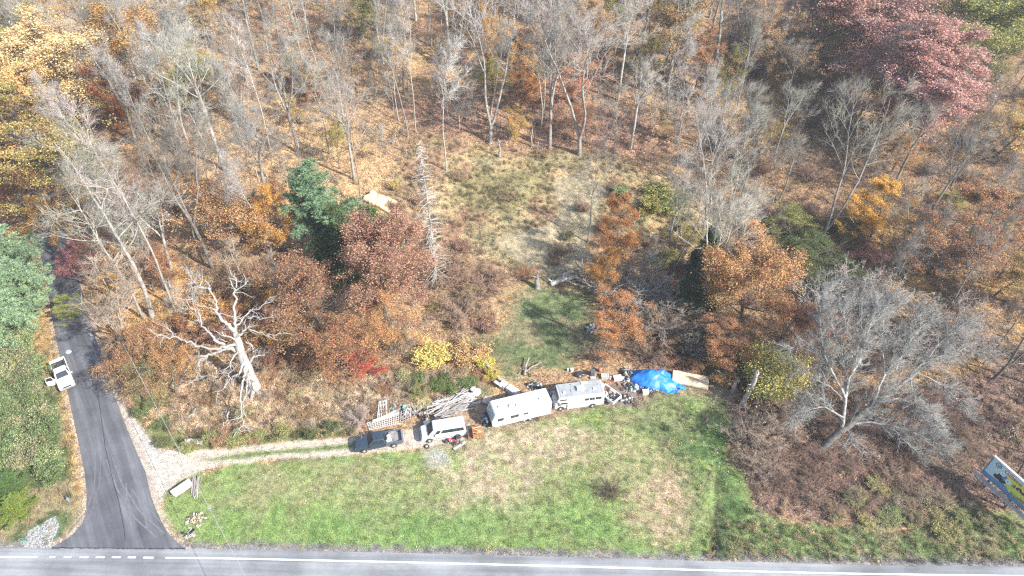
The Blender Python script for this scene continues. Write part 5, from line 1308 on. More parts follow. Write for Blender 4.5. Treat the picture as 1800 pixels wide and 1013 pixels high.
# ------------------------------------------------------------------ vehicles
GLASS = simple('tinted_glass', (.02, .026, .032), .08, .2, 2, spec=.8)
GLASS_B = simple('sky_tinted_window', (.20, .33, .40), .15, .25, 2, spec=.8)
TYRE = simple('tyre_rubber', (.025, .025, .026), .8, .3, 8)
RIM = simple('wheel_rim', (.42, .42, .43), .35, .3, 8, metal=.6)
CHROME = simple('chrome', (.5, .5, .52), .25, .2, 6, metal=.8)
BLACKP = simple('black_plastic', (.03, .031, .034), .55, .3, 6)
WHITE_CAR = simple('white_car_paint', (.55, .555, .56), .3, .07, 1.2)
WHITE_RV = simple('white_trailer_skin', (.50, .50, .485), .45, .16, 1.0)
ROOF_RV = simple('grey_rv_roof', (.27, .28, .285), .6, .28, 1.6)
NAVY = simple('dark_blue_car_paint', (.032, .046, .066), .32, .25, 1.2)
NAVY2 = simple('faded_blue_grey_paint', (.07, .095, .12), .45, .25, 2)
LAMP = simple('headlamp_lens', (.55, .56, .55), .2, .1, 5, spec=.8)
AMBER = simple('tail_lamp_lens', (.35, .03, .02), .3, .1, 5)
STEEL = simple('galvanised_steel', (.36, .37, .38), .45, .3, 5, metal=.5)
RUST = simple('rusty_steel', (.22, .10, .06), .85, .4, 5, bump=.3)
BEDL = simple('worn_bed_floor', (.22, .21, .20), .8, .4, 2.5)
STRIPE_B = simple('beige_stripe', (.42, .36, .28), .5, .15, 3)

def slab(mb, q, u0, u1, v0, v1, t=.012):
    """a thin panel set on part of a four-cornered face; q runs counter-clockwise seen from outside"""
    q = [Vector(a) for a in q]; nrm = (q[1] - q[0]).cross(q[3] - q[0]).normalized()
    f = lambda u, v: (q[0] * (1 - u) + q[1] * u) * (1 - v) + (q[3] * (1 - u) + q[2] * u) * v
    P = [f(u0, v0), f(u1, v0), f(u1, v1), f(u0, v1)]
    mb.hexa([p - nrm * .004 for p in P], [p + nrm * t for p in P]); return mb

def wheel(parent, x, y, r=.38, w=.25, out=1, name='wheel'):
    mb = MB(); c = Vector((x, y, r)); seg = 20
    mb.tube([c - Vector((0, w / 2, 0)), c - Vector((0, w / 2 - .03, 0)), c + Vector((0, w / 2 - .03, 0)), c + Vector((0, w / 2, 0))], [r * .92, r, r, r * .92], seg)
    o = mb.obj(name, TYRE, parent, True)
    m2 = MB(); k = Vector((0, out * (w / 2 + .008), 0)); m2.tube([c + k - Vector((0, out * .04, 0)), c + k], [r * .6, r * .56], 14)
    m2.tube([c + k, c + k + Vector((0, out * .02, 0))], [r * .2, r * .15], 10); m2.obj('rim', RIM, o)
    return o

def arc(cx, cz, r, a0, a1, n=7): return [(cx + r * math.cos(R(a0 + (a1 - a0) * i / n)), cz + r * math.sin(R(a0 + (a1 - a0) * i / n))) for i in range(n + 1)]

def cabin(parent, xb0, xb1, xt0, xt1, z0, z1, wb, wt, mat, bev=.06):
    b = [(xb0, -wb, z0), (xb1, -wb, z0), (xb1, wb, z0), (xb0, wb, z0)]; t = [(xt0, -wt, z1), (xt1, -wt, z1), (xt1, wt, z1), (xt0, wt, z1)]
    mb = MB(); mb.hexa(b, t); mb.obj('cab', mat, parent, bevel=bev)
    b = [Vector(q) for q in b]; t = [Vector(q) for q in t]
    return dict(front=[b[1], b[2], t[2], t[1]], rear=[b[3], b[0], t[0], t[3]], right=[b[0], b[1], t[1], t[0]], left=[b[2], b[3], t[3], t[2]])

def pickup(name, label, pos, rz, paint, lower=None, crew=True, open_door=False, bed_dark=BEDL, group=None):
    t = thing(name, label, 'pickup truck', pos, rz); lower = lower or paint
    L = 2.85; cb = -.85 if crew else -.55; W = .93
    prof = [(cb, .5), (1.35, .42)] + arc(1.85, .42, .47, 180, 0, 8) + [(2.32, .42), (L, .48), (L + .04, .8), (L - .05, 1.0), (2.3, 1.09), (1.25, 1.16), (cb, 1.16)]
    MB().prism(prof, -W, W).obj('body', paint, t, bevel=.035)
    MB().prism([(1.25, 1.165), (2.25, 1.105), (2.62, 1.05), (2.62, 1.0), (1.25, 1.1)], -.66, .66).obj('hood', paint, t, bevel=.02)
    f = cabin(t, cb + .02, 1.28, cb + .18, .58, 1.15, 1.80, .88, .70, paint)
    slab(MB(), f['front'], .07, .93, .08, .9).obj('windscreen', GLASS, t); slab(MB(), f['rear'], .12, .88, .2, .85).obj('rear_window', GLASS, t)
    for s, key in ((1, 'left'), (-1, 'right')):
        q = f[key]
        if crew:
            cuts = ((.08, .42), (.47, .86)) if key == 'right' else ((.14, .53), (.58, .92))
        else: cuts = ((.35, .84),) if key == 'right' else ((.16, .65),)
        for a, b in cuts: slab(MB(), q, a, b, .12, .86).obj('side_window', GLASS, t)
        for x in ((.15, -.75) if crew else (.1,)):
            MB().box((x + .1, s * (W + .012), .98), (.16, .02, .035)).obj('door_handle', CHROME if not crew else BLACKP, t)
            MB().box((x - .12, s * (W + .003), .8), (.012, .008, .55)).obj('door_seam', BLACKP, t)
        m = MB().box((1.0, s * (W + .16), 1.24), (.12, .2, .16)); m.obj('mirror', paint if not crew else BLACKP, t, bevel=.02)
        pr = [(-2.88, .55), (-2.25, .5)] + arc(-1.78, .46, .46, 180, 0, 8) + [(-1.3, .5), (cb - .03, .5), (cb - .03, 1.17), (-2.88, 1.17)]
        m = MB(); m.prism(pr, min(s * W, s * (W - .09)), max(s * W, s * (W - .09))); m.obj('bed_side', lower, t, bevel=.015)
        m = MB().box((-1.78, s * .70, .92), (.95, .26, .3)); m.obj('wheel_well', bed_dark, t, bevel=.03)
        wheel(t, 1.85, s * .82, out=s); wheel(t, -1.78, s * .82, out=s)
        MB().box((L + .0, s * .72, .82), (.09, .3, .17)).obj('headlight', LAMP, t, bevel=.02)
        MB().box((-2.9, s * .86, .9), (.05, .12, .36)).obj('tail_light', AMBER, t)
    MB().box((-1.87, 0, .72), (2.0, 1.66, .05)).obj('bed_floor', bed_dark, t)
    for k in range(7): MB().box((-1.87, -.6 + k * .2, .75), (1.9, .05, .018)).obj('bed_rib', bed_dark, t)
    MB().box((-2.86, 0, .87), (.07, 1.66, .58)).obj('tailgate', lower, t, bevel=.01)
    MB().box((L + .09, 0, .55), (.14, 1.84, .2)).obj('front_bumper', CHROME if not crew else BLACKP, t, bevel=.03); MB().box((-2.98, 0, .56), (.14, 1.7, .18)).obj('rear_bumper', CHROME, t, bevel=.03)
    MB().box((L + .035, 0, .82), (.06, 1.05, .2)).obj('grille', BLACKP, t)
    if crew:
        for k in range(6): MB().box((-.12, -.5 + k * .2, 1.812), (1.1, .05, .022)).obj('roof_rib', paint, t)
    if open_door:
        h = Vector((1.12, -(W + .02), 0)); a = R(180 + 72)    # the right-hand door swung out on its front hinge
        d = Vector((math.cos(a), math.sin(a), 0)); nn = Vector((-d.y, d.x, 0)) * .04
        def P(u, z): return h + d * u + Vector((0, 0, z))
        m = MB(); m.hexa([P(0, .34) - nn, P(1.15, .34) - nn, P(1.15, .34) + nn, P(0, .34) + nn], [P(0, 1.16) - nn, P(1.15, 1.16) - nn, P(1.15, 1.16) + nn, P(0, 1.16) + nn]); dr = m.obj('open_door', paint, t, bevel=.02)
        m = MB(); up = Vector((0, .20, 0))
        for a_, b_ in ((P(.1, 1.16), P(.5, 1.72) + up), (P(.5, 1.72) + up, P(1.08, 1.74) + up), (P(1.12, 1.16), P(1.08, 1.74) + up)): m.tube([a_, b_], .035, 6)
        m.obj('window_frame', paint, dr)
        q = [P(.12, 1.17), P(1.1, 1.17), P(1.06, 1.7) + up, P(.5, 1.68) + up]; m = MB(); m.hexa([x - nn * .1 for x in q], [x + nn * .1 for x in q]); m.obj('pane', GLASS, dr)
        slab(MB(), [(cb + .1, -(W + .001), .55), (1.1, -(W + .001), .55), (1.1, -(W + .001), 1.15), (cb + .1, -(W + .001), 1.15)], .32, .97, .02, .98, .006).obj('dark_doorway', BLACKP, t)  # black sheet over the solid body, painted shade of the open doorway
        MB().box((.3, -.78, .95), (.5, .3, .3)).obj('seat', BLACKP, t, bevel=.05)
    return t

def heading(a, b):
    """angle of the ground direction from picture point a to picture point b"""
    p, q = gpt(*a), gpt(*b); return math.atan2(q.y - p.y, q.x - p.x)
def side_pos(front, rear, halfw, near=True):
    """middle of a vehicle from the ground points under its near side"""
    p, q = gpt(*front), gpt(*rear); d = (p - q).normalized(); n = Vector((d.y, -d.x, 0))
    if n.y < 0: n = -n
    c = (p + q) / 2 + n * halfw; c.z = tzf(c.x, c.y); return c

pk = pickup('pickup_truck', 'dark blue crew-cab pickup truck with white sacks in its open bed, on the driveway', side_pos((641, 797), (694, 787), .93), heading((694, 787), (641, 797)), NAVY, NAVY2)
ang = heading((104, 634), (122, 680))
wp = gpt(114, 664); wp.z = drz(wp.x + .8, wp.y) - .03
pickup('pickup_truck', 'white pickup truck with its passenger door open at the edge of the dark side road', wp, ang, WHITE_CAR, None, False, True, simple('black_bed_liner', (.035, .036, .04), .7, .3, 3))

def lump(size, seed, mat, name, parent=None, n=14, amp=.25, flatb=True):
    """a sagging sack or lump: a sphere pushed about by noise, flat underneath"""
    V = []; F = []; g = random.Random(seed); off = g.uniform(0, 50)
    for i in range(n + 1):
        th = math.pi * i / n
        for j in range(n * 2):
            ph = 2 * math.pi * j / (n * 2); d = Vector((math.sin(th) * math.cos(ph), math.sin(th) * math.sin(ph), math.cos(th)))
            k = 1 + amp * (float(fbm(d.x * 2 + off, d.y * 2 + d.z * 1.7 + off, 1.0, seed, 3)) - .5) * 2
            z = d.z * size[2] / 2 * k + size[2] * .42
            V.append((d.x * size[0] / 2 * k, d.y * size[1] / 2 * k, max(0, z) if flatb else z))
    for i in range(n):
        for j in range(n * 2): F.append((i * n * 2 + j, (i + 1) * n * 2 + j, (i + 1) * n * 2 + (j + 1) % (n * 2), i * n * 2 + (j + 1) % (n * 2)))
    mb = MB(); mb.v = V; mb.f = F; mb.n = len(V); return mb.obj(name, mat, parent, True)

SACK = simple('white_sack', (.48, .475, .46), .7, .2, 4, bump=.3)
def rest(o, p, rz=0, z=None):
    o.location = (p.x, p.y, tzf(p.x, p.y) if z is None else z); o.rotation_euler[2] = rz; return o
for i, (dx, dy, sz, lb) in enumerate(((-1.25, .38, (.8, .7, .45), 'crumpled white sack near the middle of the dark pickup bed'), (-1.3, -.25, (.6, .6, .4), 'rounded white sack in the dark pickup bed beside the cab'))):
    o = lump(sz, 20 + i, SACK, 'sack'); tag(o, lb, 'sack'); v = Rz(pk.rotation_euler[2]) @ Vector((dx, dy, 0)); rest(o, pk.location + v, .4, pk.location.z + .78)

# --- white passenger van
vr = heading((817, 768), (747, 779)); vp = side_pos((745, 781), (818, 768.5), 1.0)
van = thing('passenger_van', 'white full-size passenger van with a long dark side window, facing the pickup', 'van', vp, vr)
prof = [(-2.78, .5), (-2.2, .45)] + arc(-1.65, .42, .48, 180, 0, 8) + [(-1.1, .42), (1.35, .42)] + arc(1.85, .42, .48, 180, 0, 8) + [(2.4, .45), (2.78, .5), (2.82, .85), (2.7, 1.05), (1.95, 1.27), (-2.8, 1.27)]
MB().prism(prof, -.99, .99).obj('body', WHITE_CAR, van, bevel=.04)
f = cabin(van, -2.78, 2.0, -2.66, 1.22, 1.26, 2.12, .97, .80, WHITE_CAR, .1)
slab(MB(), f['front'], .05, .95, .04, .9).obj('windscreen', GLASS, van); slab(MB(), f['rear'], .08, .47, .2, .85).obj('rear_window', GLASS, van); slab(MB(), f['rear'], .53, .92, .2, .85).obj('rear_window', GLASS, van)
for key, s in (('left', 1), ('right', -1)):
    m_ = (lambda a, b: (1 - b, 1 - a)) if key == 'right' else (lambda a, b: (a, b))
    u0, u1 = m_(.14, .27); slab(MB(), f[key], u0, u1, .18, .78).obj('front_window', GLASS, van)
    for k in range(3):
        u0, u1 = m_(.31 + k * .215, .31 + k * .215 + .212); slab(MB(), f[key], u0, u1, .2, .8).obj('side_window', GLASS, van)
    MB().box((1.15, s * 1.06, 1.35), (.12, .18, .24)).obj('mirror', BLACKP, van, bevel=.02)
    wheel(van, 1.85, s * .87, .37, .24, s); wheel(van, -1.65, s * .87, .37, .24, s)
    MB().box((2.76, s * .78, .86), (.1, .3, .18)).obj('headlight', LAMP, van, bevel=.02); MB().box((-2.8, s * .9, 1.0), (.05, .12, .5)).obj('tail_light', AMBER, van)
    MB().box((.95, s * .998, .85), (.015, .01, .7)).obj('door_seam', BLACKP, van); MB().box((.05, s * .998, .85), (.015, .01, .7)).obj('door_seam', BLACKP, van)
    MB().box((0, s * .997, .62), (3.0, .012, .1)).obj('side_trim', BLACKP, van)
MB().box((2.86, 0, .56), (.14, 1.9, .2)).obj('front_bumper', CHROME, van, bevel=.03); MB().box((-2.88, 0, .56), (.14, 1.9, .2)).obj('rear_bumper', CHROME, van, bevel=.03)
MB().box((2.81, 0, .84), (.05, 1.1, .2)).obj('grille', BLACKP, van)
for s in (-1, 1): MB().box((1.62, s * .35, 1.72), (.03, .5, .03), Matrix.Rotation(.6, 3, 'Y')).obj('wiper', BLACKP, van)
m = MB()
for y in (-.45, -.15): m.tube([(-2.86, y, .7), (-2.86, y, 2.2), (-2.5, y, 2.25)], .02, 5)
for z in (.9, 1.2, 1.5, 1.8, 2.1): m.tube([(-2.86, -.45, z), (-2.86, -.15, z)], .015, 5)
m.obj('roof_ladder', STEEL, van)

# --- travel trailer
tr_ = heading((968, 731), (864, 757)); tp = side_pos((866, 758), (968, 732.5), 1.22)
tt = thing('travel_trailer', 'long white travel trailer with three small side windows and round roof vents', 'travel trailer', tp, tr_)
prof = [(-3.95, .62), (3.55, .62), (3.95, 1.0), (4.02, 1.75), (3.62, 2.92), (3.5, 3.02), (-3.8, 3.02), (-3.98, 2.9)]
MB().prism(prof, -1.22, 1.22).obj('body', WHITE_RV, tt, bevel=.06)
MB().box((-.15, 0, 3.03), (7.2, 2.3, .02)).obj('roof_skin', simple('white_roof_coating', (.46, .46, .45), .7, .14, .9), tt)
q = [(4.02, -1.22, 1.75), (4.02, 1.22, 1.75), (3.62, 1.22, 2.92), (3.62, -1.22, 2.92)]
fw = slab(MB(), q, .2, .8, .12, .82, .03).obj('front_window', GLASS_B, tt); slab(MB(), q, .17, .2, .08, .86, .05).obj('window_frame', STEEL, fw); slab(MB(), q, .8, .83, .08, .86, .05).obj('window_frame', STEEL, fw); slab(MB(), q, .17, .83, .82, .86, .055).obj('window_frame', STEEL, fw); slab(MB(), q, .17, .83, .08, .12, .055).obj('window_frame', STEEL, fw)
for x, w, h in ((2.85, .75, .5), (1.0, 1.05, .5), (-.5, .6, .32)):
    for s in (1, -1):
        o = MB().box((x, s * 1.235, 1.95), (w, .03, h)).obj('side_window', GLASS, tt); MB().box((x, s * 1.252, 1.95), (.03, .02, h)).obj('frame', STEEL, o)
        MB().box((x, s * 1.252, 1.95 + h / 2), (w + .06, .02, .03)).obj('frame', STEEL, o); MB().box((x, s * 1.252, 1.95 - h / 2), (w + .06, .02, .03)).obj('frame', STEEL, o)
for s in (1, -1):
    MB().box((0, s * 1.226, 1.42), (7.7, .014, .05)).obj('trim_line', STRIPE_B, tt); MB().box((-.1, s * 1.226, .95), (7.3, .014, .03)).obj('trim_line', STEEL, tt)
    for x in (-1.15, -.35): wheel(tt, x, s * 1.05, .33, .2, s)
    MB().box((-.75, s * 1.2, .78), (1.6, .1, .14)).obj('wheel_fender', WHITE_RV, tt, bevel=.03)
MB().box((-2.5, 1.228, 1.75), (.7, .016, 1.9)).obj('entry_door', simple('door_white', (.58, .58, .56), .5, .15, 2), tt)
for x, y, r in ((2.75, .1, .16), (1.35, .35, .26), (.55, .5, .16), (-2.6, .35, .14)):
    o = MB().tube([(x, y, 3.03), (x, y, 3.14), (x, y, 3.2)], [r, r, r * .6], 14).obj('roof_vent', WHITE_RV, tt, True); MB().box((x, y, 3.05), (r * 2.3, r * 2.3, .04)).obj('flange', simple('vent_flange', (.4, .4, .38), .7), o)
for x, y in ((-1.1, -.2), (2.0, -.6), (-3.3, .8), (-.3, -.8)): MB().tube([(x, y, 3.0), (x, y, 3.18)], .05, 8).obj('roof_pipe', STEEL, tt)
m = MB(); m.tube([(3.6, 1.0, .6), (5.0, 0, .55)], .05, 6); m.tube([(3.6, -1.0, .6), (5.0, 0, .55)], .05, 6); m.tube([(4.9, 0, .55), (5.2, 0, .6)], .07, 6); m.tube([(4.85, 0, .05), (4.85, 0, .8)], .04, 6); m.obj('tow_hitch', BLACKP, tt)
for y in (-.2, .2): MB().tube([(4.35, y, .6), (4.35, y, .68), (4.35, y, 1.0), (4.35, y, 1.12)], [.1, .16, .16, .06], 12).obj('gas_bottle', simple('gas_bottle_grey', (.42, .45, .46), .4, .2, 4), tt, True)

# --- motorhome
mr_ = heading((1058, 714), (978, 724)); mp = side_pos((974, 727), (1060, 714), 1.15)
mh = thing('motorhome', 'older white motorhome with grey roof, dark overcab window and white rooftop air conditioner', 'motorhome', mp, mr_)
prof = [(-3.3, .55), (-2.35, .5)] + arc(-1.85, .45, .46, 180, 0, 8) + [(-1.35, .45), (1.55, .45), (1.55, 1.75), (2.75, 1.8), (2.95, 2.15), (2.72, 2.78), (2.5, 2.86), (-3.2, 2.86), (-3.34, 2.7)]
MB().prism(prof, -1.15, 1.15).obj('body', WHITE_RV, mh, bevel=.05)
MB().box((-.35, 0, 2.87), (5.7, 2.2, .03)).obj('roof_skin', ROOF_RV, mh)
prof = [(1.55, .45), (1.9, .45)] + arc(2.4, .42, .46, 180, 0, 8) + [(2.9, .45), (3.15, .5), (3.18, .95), (3.05, 1.1), (2.65, 1.2), (1.55, 1.2)]
MB().prism(prof, -1.0, 1.0).obj('front_end', WHITE_RV, mh, bevel=.04)
f = cabin(mh, 1.5, 2.72, 1.5, 2.2, 1.19, 1.8, .97, .88, WHITE_RV, .03)
slab(MB(), f['front'], .05, .95, .06, .95).obj('windscreen', GLASS, mh)
for key in ('left', 'right'): slab(MB(), f[key], .15, .85, .12, .85).obj('cab_window', GLASS, mh)
q = [(2.95, -1.15, 2.15), (2.95, 1.15, 2.15), (2.72, 1.15, 2.78), (2.72, -1.15, 2.78)]
slab(MB(), q, .06, .94, .12, .86, .02).obj('overcab_window', GLASS, mh)
for s in (1, -1):
    MB().box((2.15, s * 1.162, 2.35), (.9, .02, .22)).obj('overcab_side_window', GLASS, mh)
    for x, w in ((-2.45, .75), (-1.6, .65), (-.9, .5)):
        o = MB().box((x - .1, s * 1.165, 1.95), (w, .03, .42)).obj('side_window', GLASS, mh); MB().box((x - .1, s * 1.182, 1.95), (.03, .02, .42)).obj('frame', STEEL, o); MB().box((x - .1, s * 1.182, 1.74), (w, .02, .03)).obj('frame', STEEL, o)
    MB().box((-.4, s * 1.158, 1.45), (5.6, .014, .12)).obj('stripe', STRIPE_B, mh); MB().box((-.4, s * 1.158, 1.28), (5.6, .014, .04)).obj('stripe', simple('brown_stripe', (.25, .16, .1), .5), mh)
    wheel(mh, 2.4, s * .87, .36, .24, s); wheel(mh, -1.85, s * 1.0, .36, .26, s)
    MB().box((3.16, s * .7, .85), (.06, .3, .16)).obj('headlight', LAMP, mh); MB().box((2.5, s * 1.12, 1.3), (.1, .2, .25)).obj('mirror', STEEL, mh)
MB().box((.95, 1.16, 1.5), (.68, .02, 1.75)).obj('entry_door', simple('cream_door', (.55, .54, .5), .5, .15, 2), mh)
MB().box((3.24, 0, .55), (.12, 1.95, .2)).obj('front_bumper', CHROME, mh, bevel=.03); MB().box((-3.4, 0, .55), (.12, 2.1, .2)).obj('rear_bumper', CHROME, mh, bevel=.03)
MB().tube([(-.35, .1, 2.88), (-.35, .1, 2.95)], .5, 4).box((-.3, .05, 3.03), (1.0, .68, .26)).obj('air_conditioner', WHITE_RV, mh, bevel=.07)
for x, y in ((1.9, .35), (-2.1, .3)): MB().box((x, y, 2.94), (.4, .4, .1)).obj('roof_hatch', WHITE_RV, mh, bevel=.02)
MB().box((-1.0, -.85, 2.93), (.9, .4, .1)).obj('fridge_vent', WHITE_RV, mh, bevel=.02); m = MB(); m.box((1.0, .2, 2.92), (.04, .5, .04)); m.box((.8, -.2, 2.9), (.3, .03, .03)); m.obj('roof_rail', STEEL, mh)
for x, y in ((-2.7, -.3), (.8, -.75)): MB().tube([(x, y, 2.85), (x, y, 3.02)], .05, 8).obj('roof_pipe', STEEL, mh)

# --- white utility trailer made of a pickup bed, full of scrap
ur = heading((1058, 688), (1080, 704)); up0 = gpt(1070, 700)
ut = thing('bed_trailer', 'small white truck-bed trailer heaped with scrap behind the motorhome', 'trailer', up0, ur)
for s in (1, -1):
    pr = [(-1.4, .5), (-.48, .48)] + arc(0, .42, .46, 180, 0, 8) + [(.48, .48), (1.35, .5), (1.35, 1.05), (-1.4, 1.05)]
    MB().prism(pr, min(s * .9, s * .8), max(s * .9, s * .8)).obj('bed_side', WHITE_CAR, ut, bevel=.02); wheel(ut, 0, s * .86, .36, .22, s)
    MB().box((0, s * .68, .8), (.9, .2, .3)).obj('wheel_well', WHITE_RV, ut)
MB().box((0, 0, .6), (2.7, 1.6, .06)).obj('bed_floor', RUST, ut); MB().box((1.33, 0, .82), (.08, 1.7, .5)).obj('tailgate', WHITE_CAR, ut, bevel=.02); MB().box((-1.4, 0, .82), (.08, 1.7, .5)).obj('front_panel', WHITE_CAR, ut, bevel=.02)
MB().box((-1.85, 0, .98), (.9, 1.5, .06), Matrix.Rotation(.1, 3, 'Y')).obj('side_flap', WHITE_CAR, ut, bevel=.02)

gj = random.Random(61)
PAL = [simple('scrap_' + nm, c, .6, .4, 5) for nm, c in (('white', (.42, .42, .41)), ('grey', (.3, .31, .32)), ('black', (.035, .036, .04)), ('brown', (.24, .14, .09)), ('tan', (.42, .34, .24)), ('blue', (.06, .16, .34)), ('green', (.06, .22, .16)), ('red', (.38, .05, .04)), ('pale_blue', (.34, .45, .52)))]
def scrap_pile(name, label, px, py, rx, ry, h, n, pal=(0, 1, 2, 3, 4), cat='scrap pile', seed=1, rz=0, z0=None, part='scrap'):
    """a heap built piece by piece: boards, boxes, pipes, sheets, tyres and crumpled bags"""
    p = gpt(px, py); t = thing(name, label, cat, (p.x, p.y, p.z if z0 is None else z0), rz); g = random.Random(seed)
    for i in range(n):
        r = math.sqrt(g.random()); a = g.uniform(0, 6.28); x, y = rx * r * math.cos(a), ry * r * math.sin(a); z = h * (1 - r) * g.uniform(.2, 1)
        M = Euler((g.gauss(0, .4), g.gauss(0, .4), g.uniform(0, 6.28))).to_matrix(); mat = PAL[g.choice(pal)]; k = g.random(); mb = MB()
        if k < .26: mb.box((x, y, z + .08), (g.uniform(.25, .55), g.uniform(.2, .4), g.uniform(.12, .3)), M).obj('box', mat, t, bevel=.012)
        elif k < .5: mb.box((x, y, z + .08), (g.uniform(.5, 1.3), g.uniform(.06, .16), .04), M).obj('board', mat, t)
        elif k < .66: d = M @ Vector((g.uniform(.3, .7), 0, 0)); c = Vector((x, y, z + .1)); mb.tube([c - d, c, c + d * .8 + Vector((0, 0, g.uniform(-.1, .1)))], g.uniform(.02, .05), 6).obj('pipe', mat, t)
        elif k < .8: mb.box((x, y, z + .06), (g.uniform(.35, .8), g.uniform(.3, .6), .02), M).obj('panel', mat, t)
        elif k < .9:
            o = lump((g.uniform(.35, .7), g.uniform(.3, .55), g.uniform(.2, .4)), seed * 31 + i, mat, 'bag', t, 8, .35); o.location = (x, y, z * .7)
        else:
            c = Vector((x, y, z + .1)); q = 12; ring = [c + M @ Vector((math.cos(6.283 * j / q) * .26, math.sin(6.283 * j / q) * .26, 0)) for j in range(q + 1)]; mb.tube(ring, .08, 6, False).obj('tyre', TYRE, t, True)
    return t
def on(t0, label, dx, dy, z, *a, **k):
    v = Rz(t0.rotation_euler[2]) @ Vector((dx, dy, 0)); q = project((t0.location.x + v.x, t0.location.y + v.y, tzf(t0.location.x + v.x, t0.location.y + v.y)))
    return scrap_pile('scrap_pile', label, q[0], q[1], *a, z0=t0.location.z + z, **k)
on(ut, 'scrap heaped inside the small white truck-bed trailer', 0, 0, .62, 1.1, .6, .45, 26, (1, 2, 3, 4, 0), seed=5, rz=ut.rotation_euler[2])
scrap_pile('scrap_pile', 'black and grey scrap with a small boat-shaped cover behind the long trailer', 941, 680, 1.0, .8, .8, 30, (2, 2, 1, 0), seed=6)
scrap_pile('scrap_pile', 'burnt black and grey heap right of the truck-bed trailer', 1101, 702, .95, .7, .45, 34, (1, 2, 1, 0, 3), seed=7)
scrap_pile('scrap_pile', 'dark bags and clutter piled against the left end of the blue tarp', 1100, 662, .9, 1.4, .9, 40, (2, 1, 8, 2, 0), seed=8)
scrap_pile('scrap_pile', 'clutter of boxes and rags along the near edge of the blue tarp, left part', 1110, 683, 1.2, .7, .6, 34, (1, 2, 0, 8, 6), seed=9)
scrap_pile('scrap_pile', 'clutter of boxes and rags along the near edge of the blue tarp, right part', 1140, 686, 2.0, .6, .5, 44, (0, 1, 4, 5, 2, 3), seed=10)
scrap_pile('scrap_pile', 'grey hardware jumble at the nose of the long trailer', 856, 738, .8, 1.3, .9, 40, (1, 2, 8, 0), seed=11)
scrap_pile('scrap_pile', 'jumble of chairs and tubing between trailer and motorhome', 973, 699, .6, .9, 1.1, 26, (1, 8, 8, 0), seed=12)
scrap_pile('scrap_pile', 'grey machine parts beside the white sacks', 848, 690, .8, .8, .6, 26, (1, 1, 8, 2), seed=13)
scrap_pile('scrap_pile', 'mixed junk between the grey boards and the wood pile', 748, 728, 1.2, 1.2, .7, 46, (2, 0, 3, 1, 4), seed=14)
scrap_pile('scrap_pile', 'white and green junk behind the lattice panels', 714, 722, 2.2, .9, .6, 50, (0, 0, 1, 0, 6, 3), seed=15)
scrap_pile('scrap_pile', 'dark junk at the open end of the upper lattice', 650, 738, .7, .5, .3, 8, (2, 3), seed=16)
scrap_pile('scrap_pile', 'clutter of tins and jars in front of the white van rear', 800, 779, .9, .45, .4, 20, (1, 7, 2, 0), seed=17)
scrap_pile('scrap_pile', 'small heap of tyres and scrap under the orange-red oak', 1041, 578, 1.1, .8, .6, 30, (2, 1, 1, 0), seed=18)
scrap_pile('scrap_pile', 'pale broken concrete and scrap heap on the slope above the grass', 852, 572, 1.3, 1.1, .4, 40, (0, 1, 4), seed=19)
scrap_pile('scrap_pile', 'bricks and broken stone in the grass by the road corner', 344, 915, 1.8, 1.8, .5, 50, (4, 4, 3, 1, 0), seed=20).scale = (.6, .6, .6)
scrap_pile('scrap_pile', 'scrap boards and a red brick at the corner of the two roads', 333, 942, .7, .6, .2, 9, (3, 0, 1), seed=21)
scrap_pile('scrap_pile', 'white litter scattered on the bank at the lawn edge', 1277, 812, 5.5, 3.5, .06, 12, (0, 0, 1), seed=22).scale = (.4, .4, .4)

# --- lumber, logs, lattice
OLDW = simple('bleached_board', (.27, .245, .22), .85, .3, 3, bump=.3); WPAINT = simple('white_painted_wood', (.42, .41, .39), .6, .2, 3); GBOARD = simple('grey_board', (.36, .34, .32), .85, .3, 3, bump=.3); BROWNB = simple('brown_varnished_wood', (.30, .14, .06), .55, .35, 3); CREAMW = simple('pale_pine_wood', (.58, .40, .22), .7, .25, 4)
def box_mesh(name, mat, bevel=0.0): return MB().box((0, 0, 0), (1, 1, 1)).mesh(name, mat)
def piece(name, me, parent, loc, size, rot):
    o = link(name, me, parent); o.location = loc; o.scale = size; o.rotation_euler = rot; return o
def lumber(name, label, a, b, width, n, h, mats, L=(1.2, 2.8), spread_=.25, seed=1, thick=(.06, .18), part='board', cat='wood pile'):
    pa, pb = gpt(*a), gpt(*b); c = (pa + pb) / 2; c.z = tzf(c.x, c.y); an = math.atan2(pb.y - pa.y, pb.x - pa.x); Lp = (pb - pa).length
    t = thing(name, label, cat, c, an); g = random.Random(seed); mes = [box_mesh(part, m) for m in mats]
    for i in range(n):
        l_ = g.uniform(*L); x = g.uniform(-max(.05, (Lp - l_) / 2), max(.05, (Lp - l_) / 2)); y = g.uniform(-width / 2, width / 2); z = .06 + h * g.random() * (1 - abs(2 * y / width) ** 2 * .6)
        w = g.uniform(*thick); piece(part, g.choice(mes), t, (x, y, z), (l_, w, w * g.uniform(.35, .9)), (g.gauss(0, .2), g.gauss(0, .07), g.gauss(0, spread_)))
    return t
lumber('wood_pile', 'long heap of bleached split poles and boards beside the white van', (752, 733), (838, 693), 3.0, 150, .75, [OLDW, OLDW, GBOARD, WPAINT], (1.0, 2.6), .28, 31, (.05, .16))
lumber('board_stack', 'stack of weathered grey boards standing behind the lattice', (742, 707), (745, 722), 1.4, 22, .4, [GBOARD], (1.1, 1.5), .06, 32, (.08, .14))
lumber('board_stack', 'long white planks lying along the upper edge of the lattice', (653, 745), (718, 719), .8, 12, .25, [WPAINT, OLDW], (3.0, 5.0), .03, 33, (.1, .22))
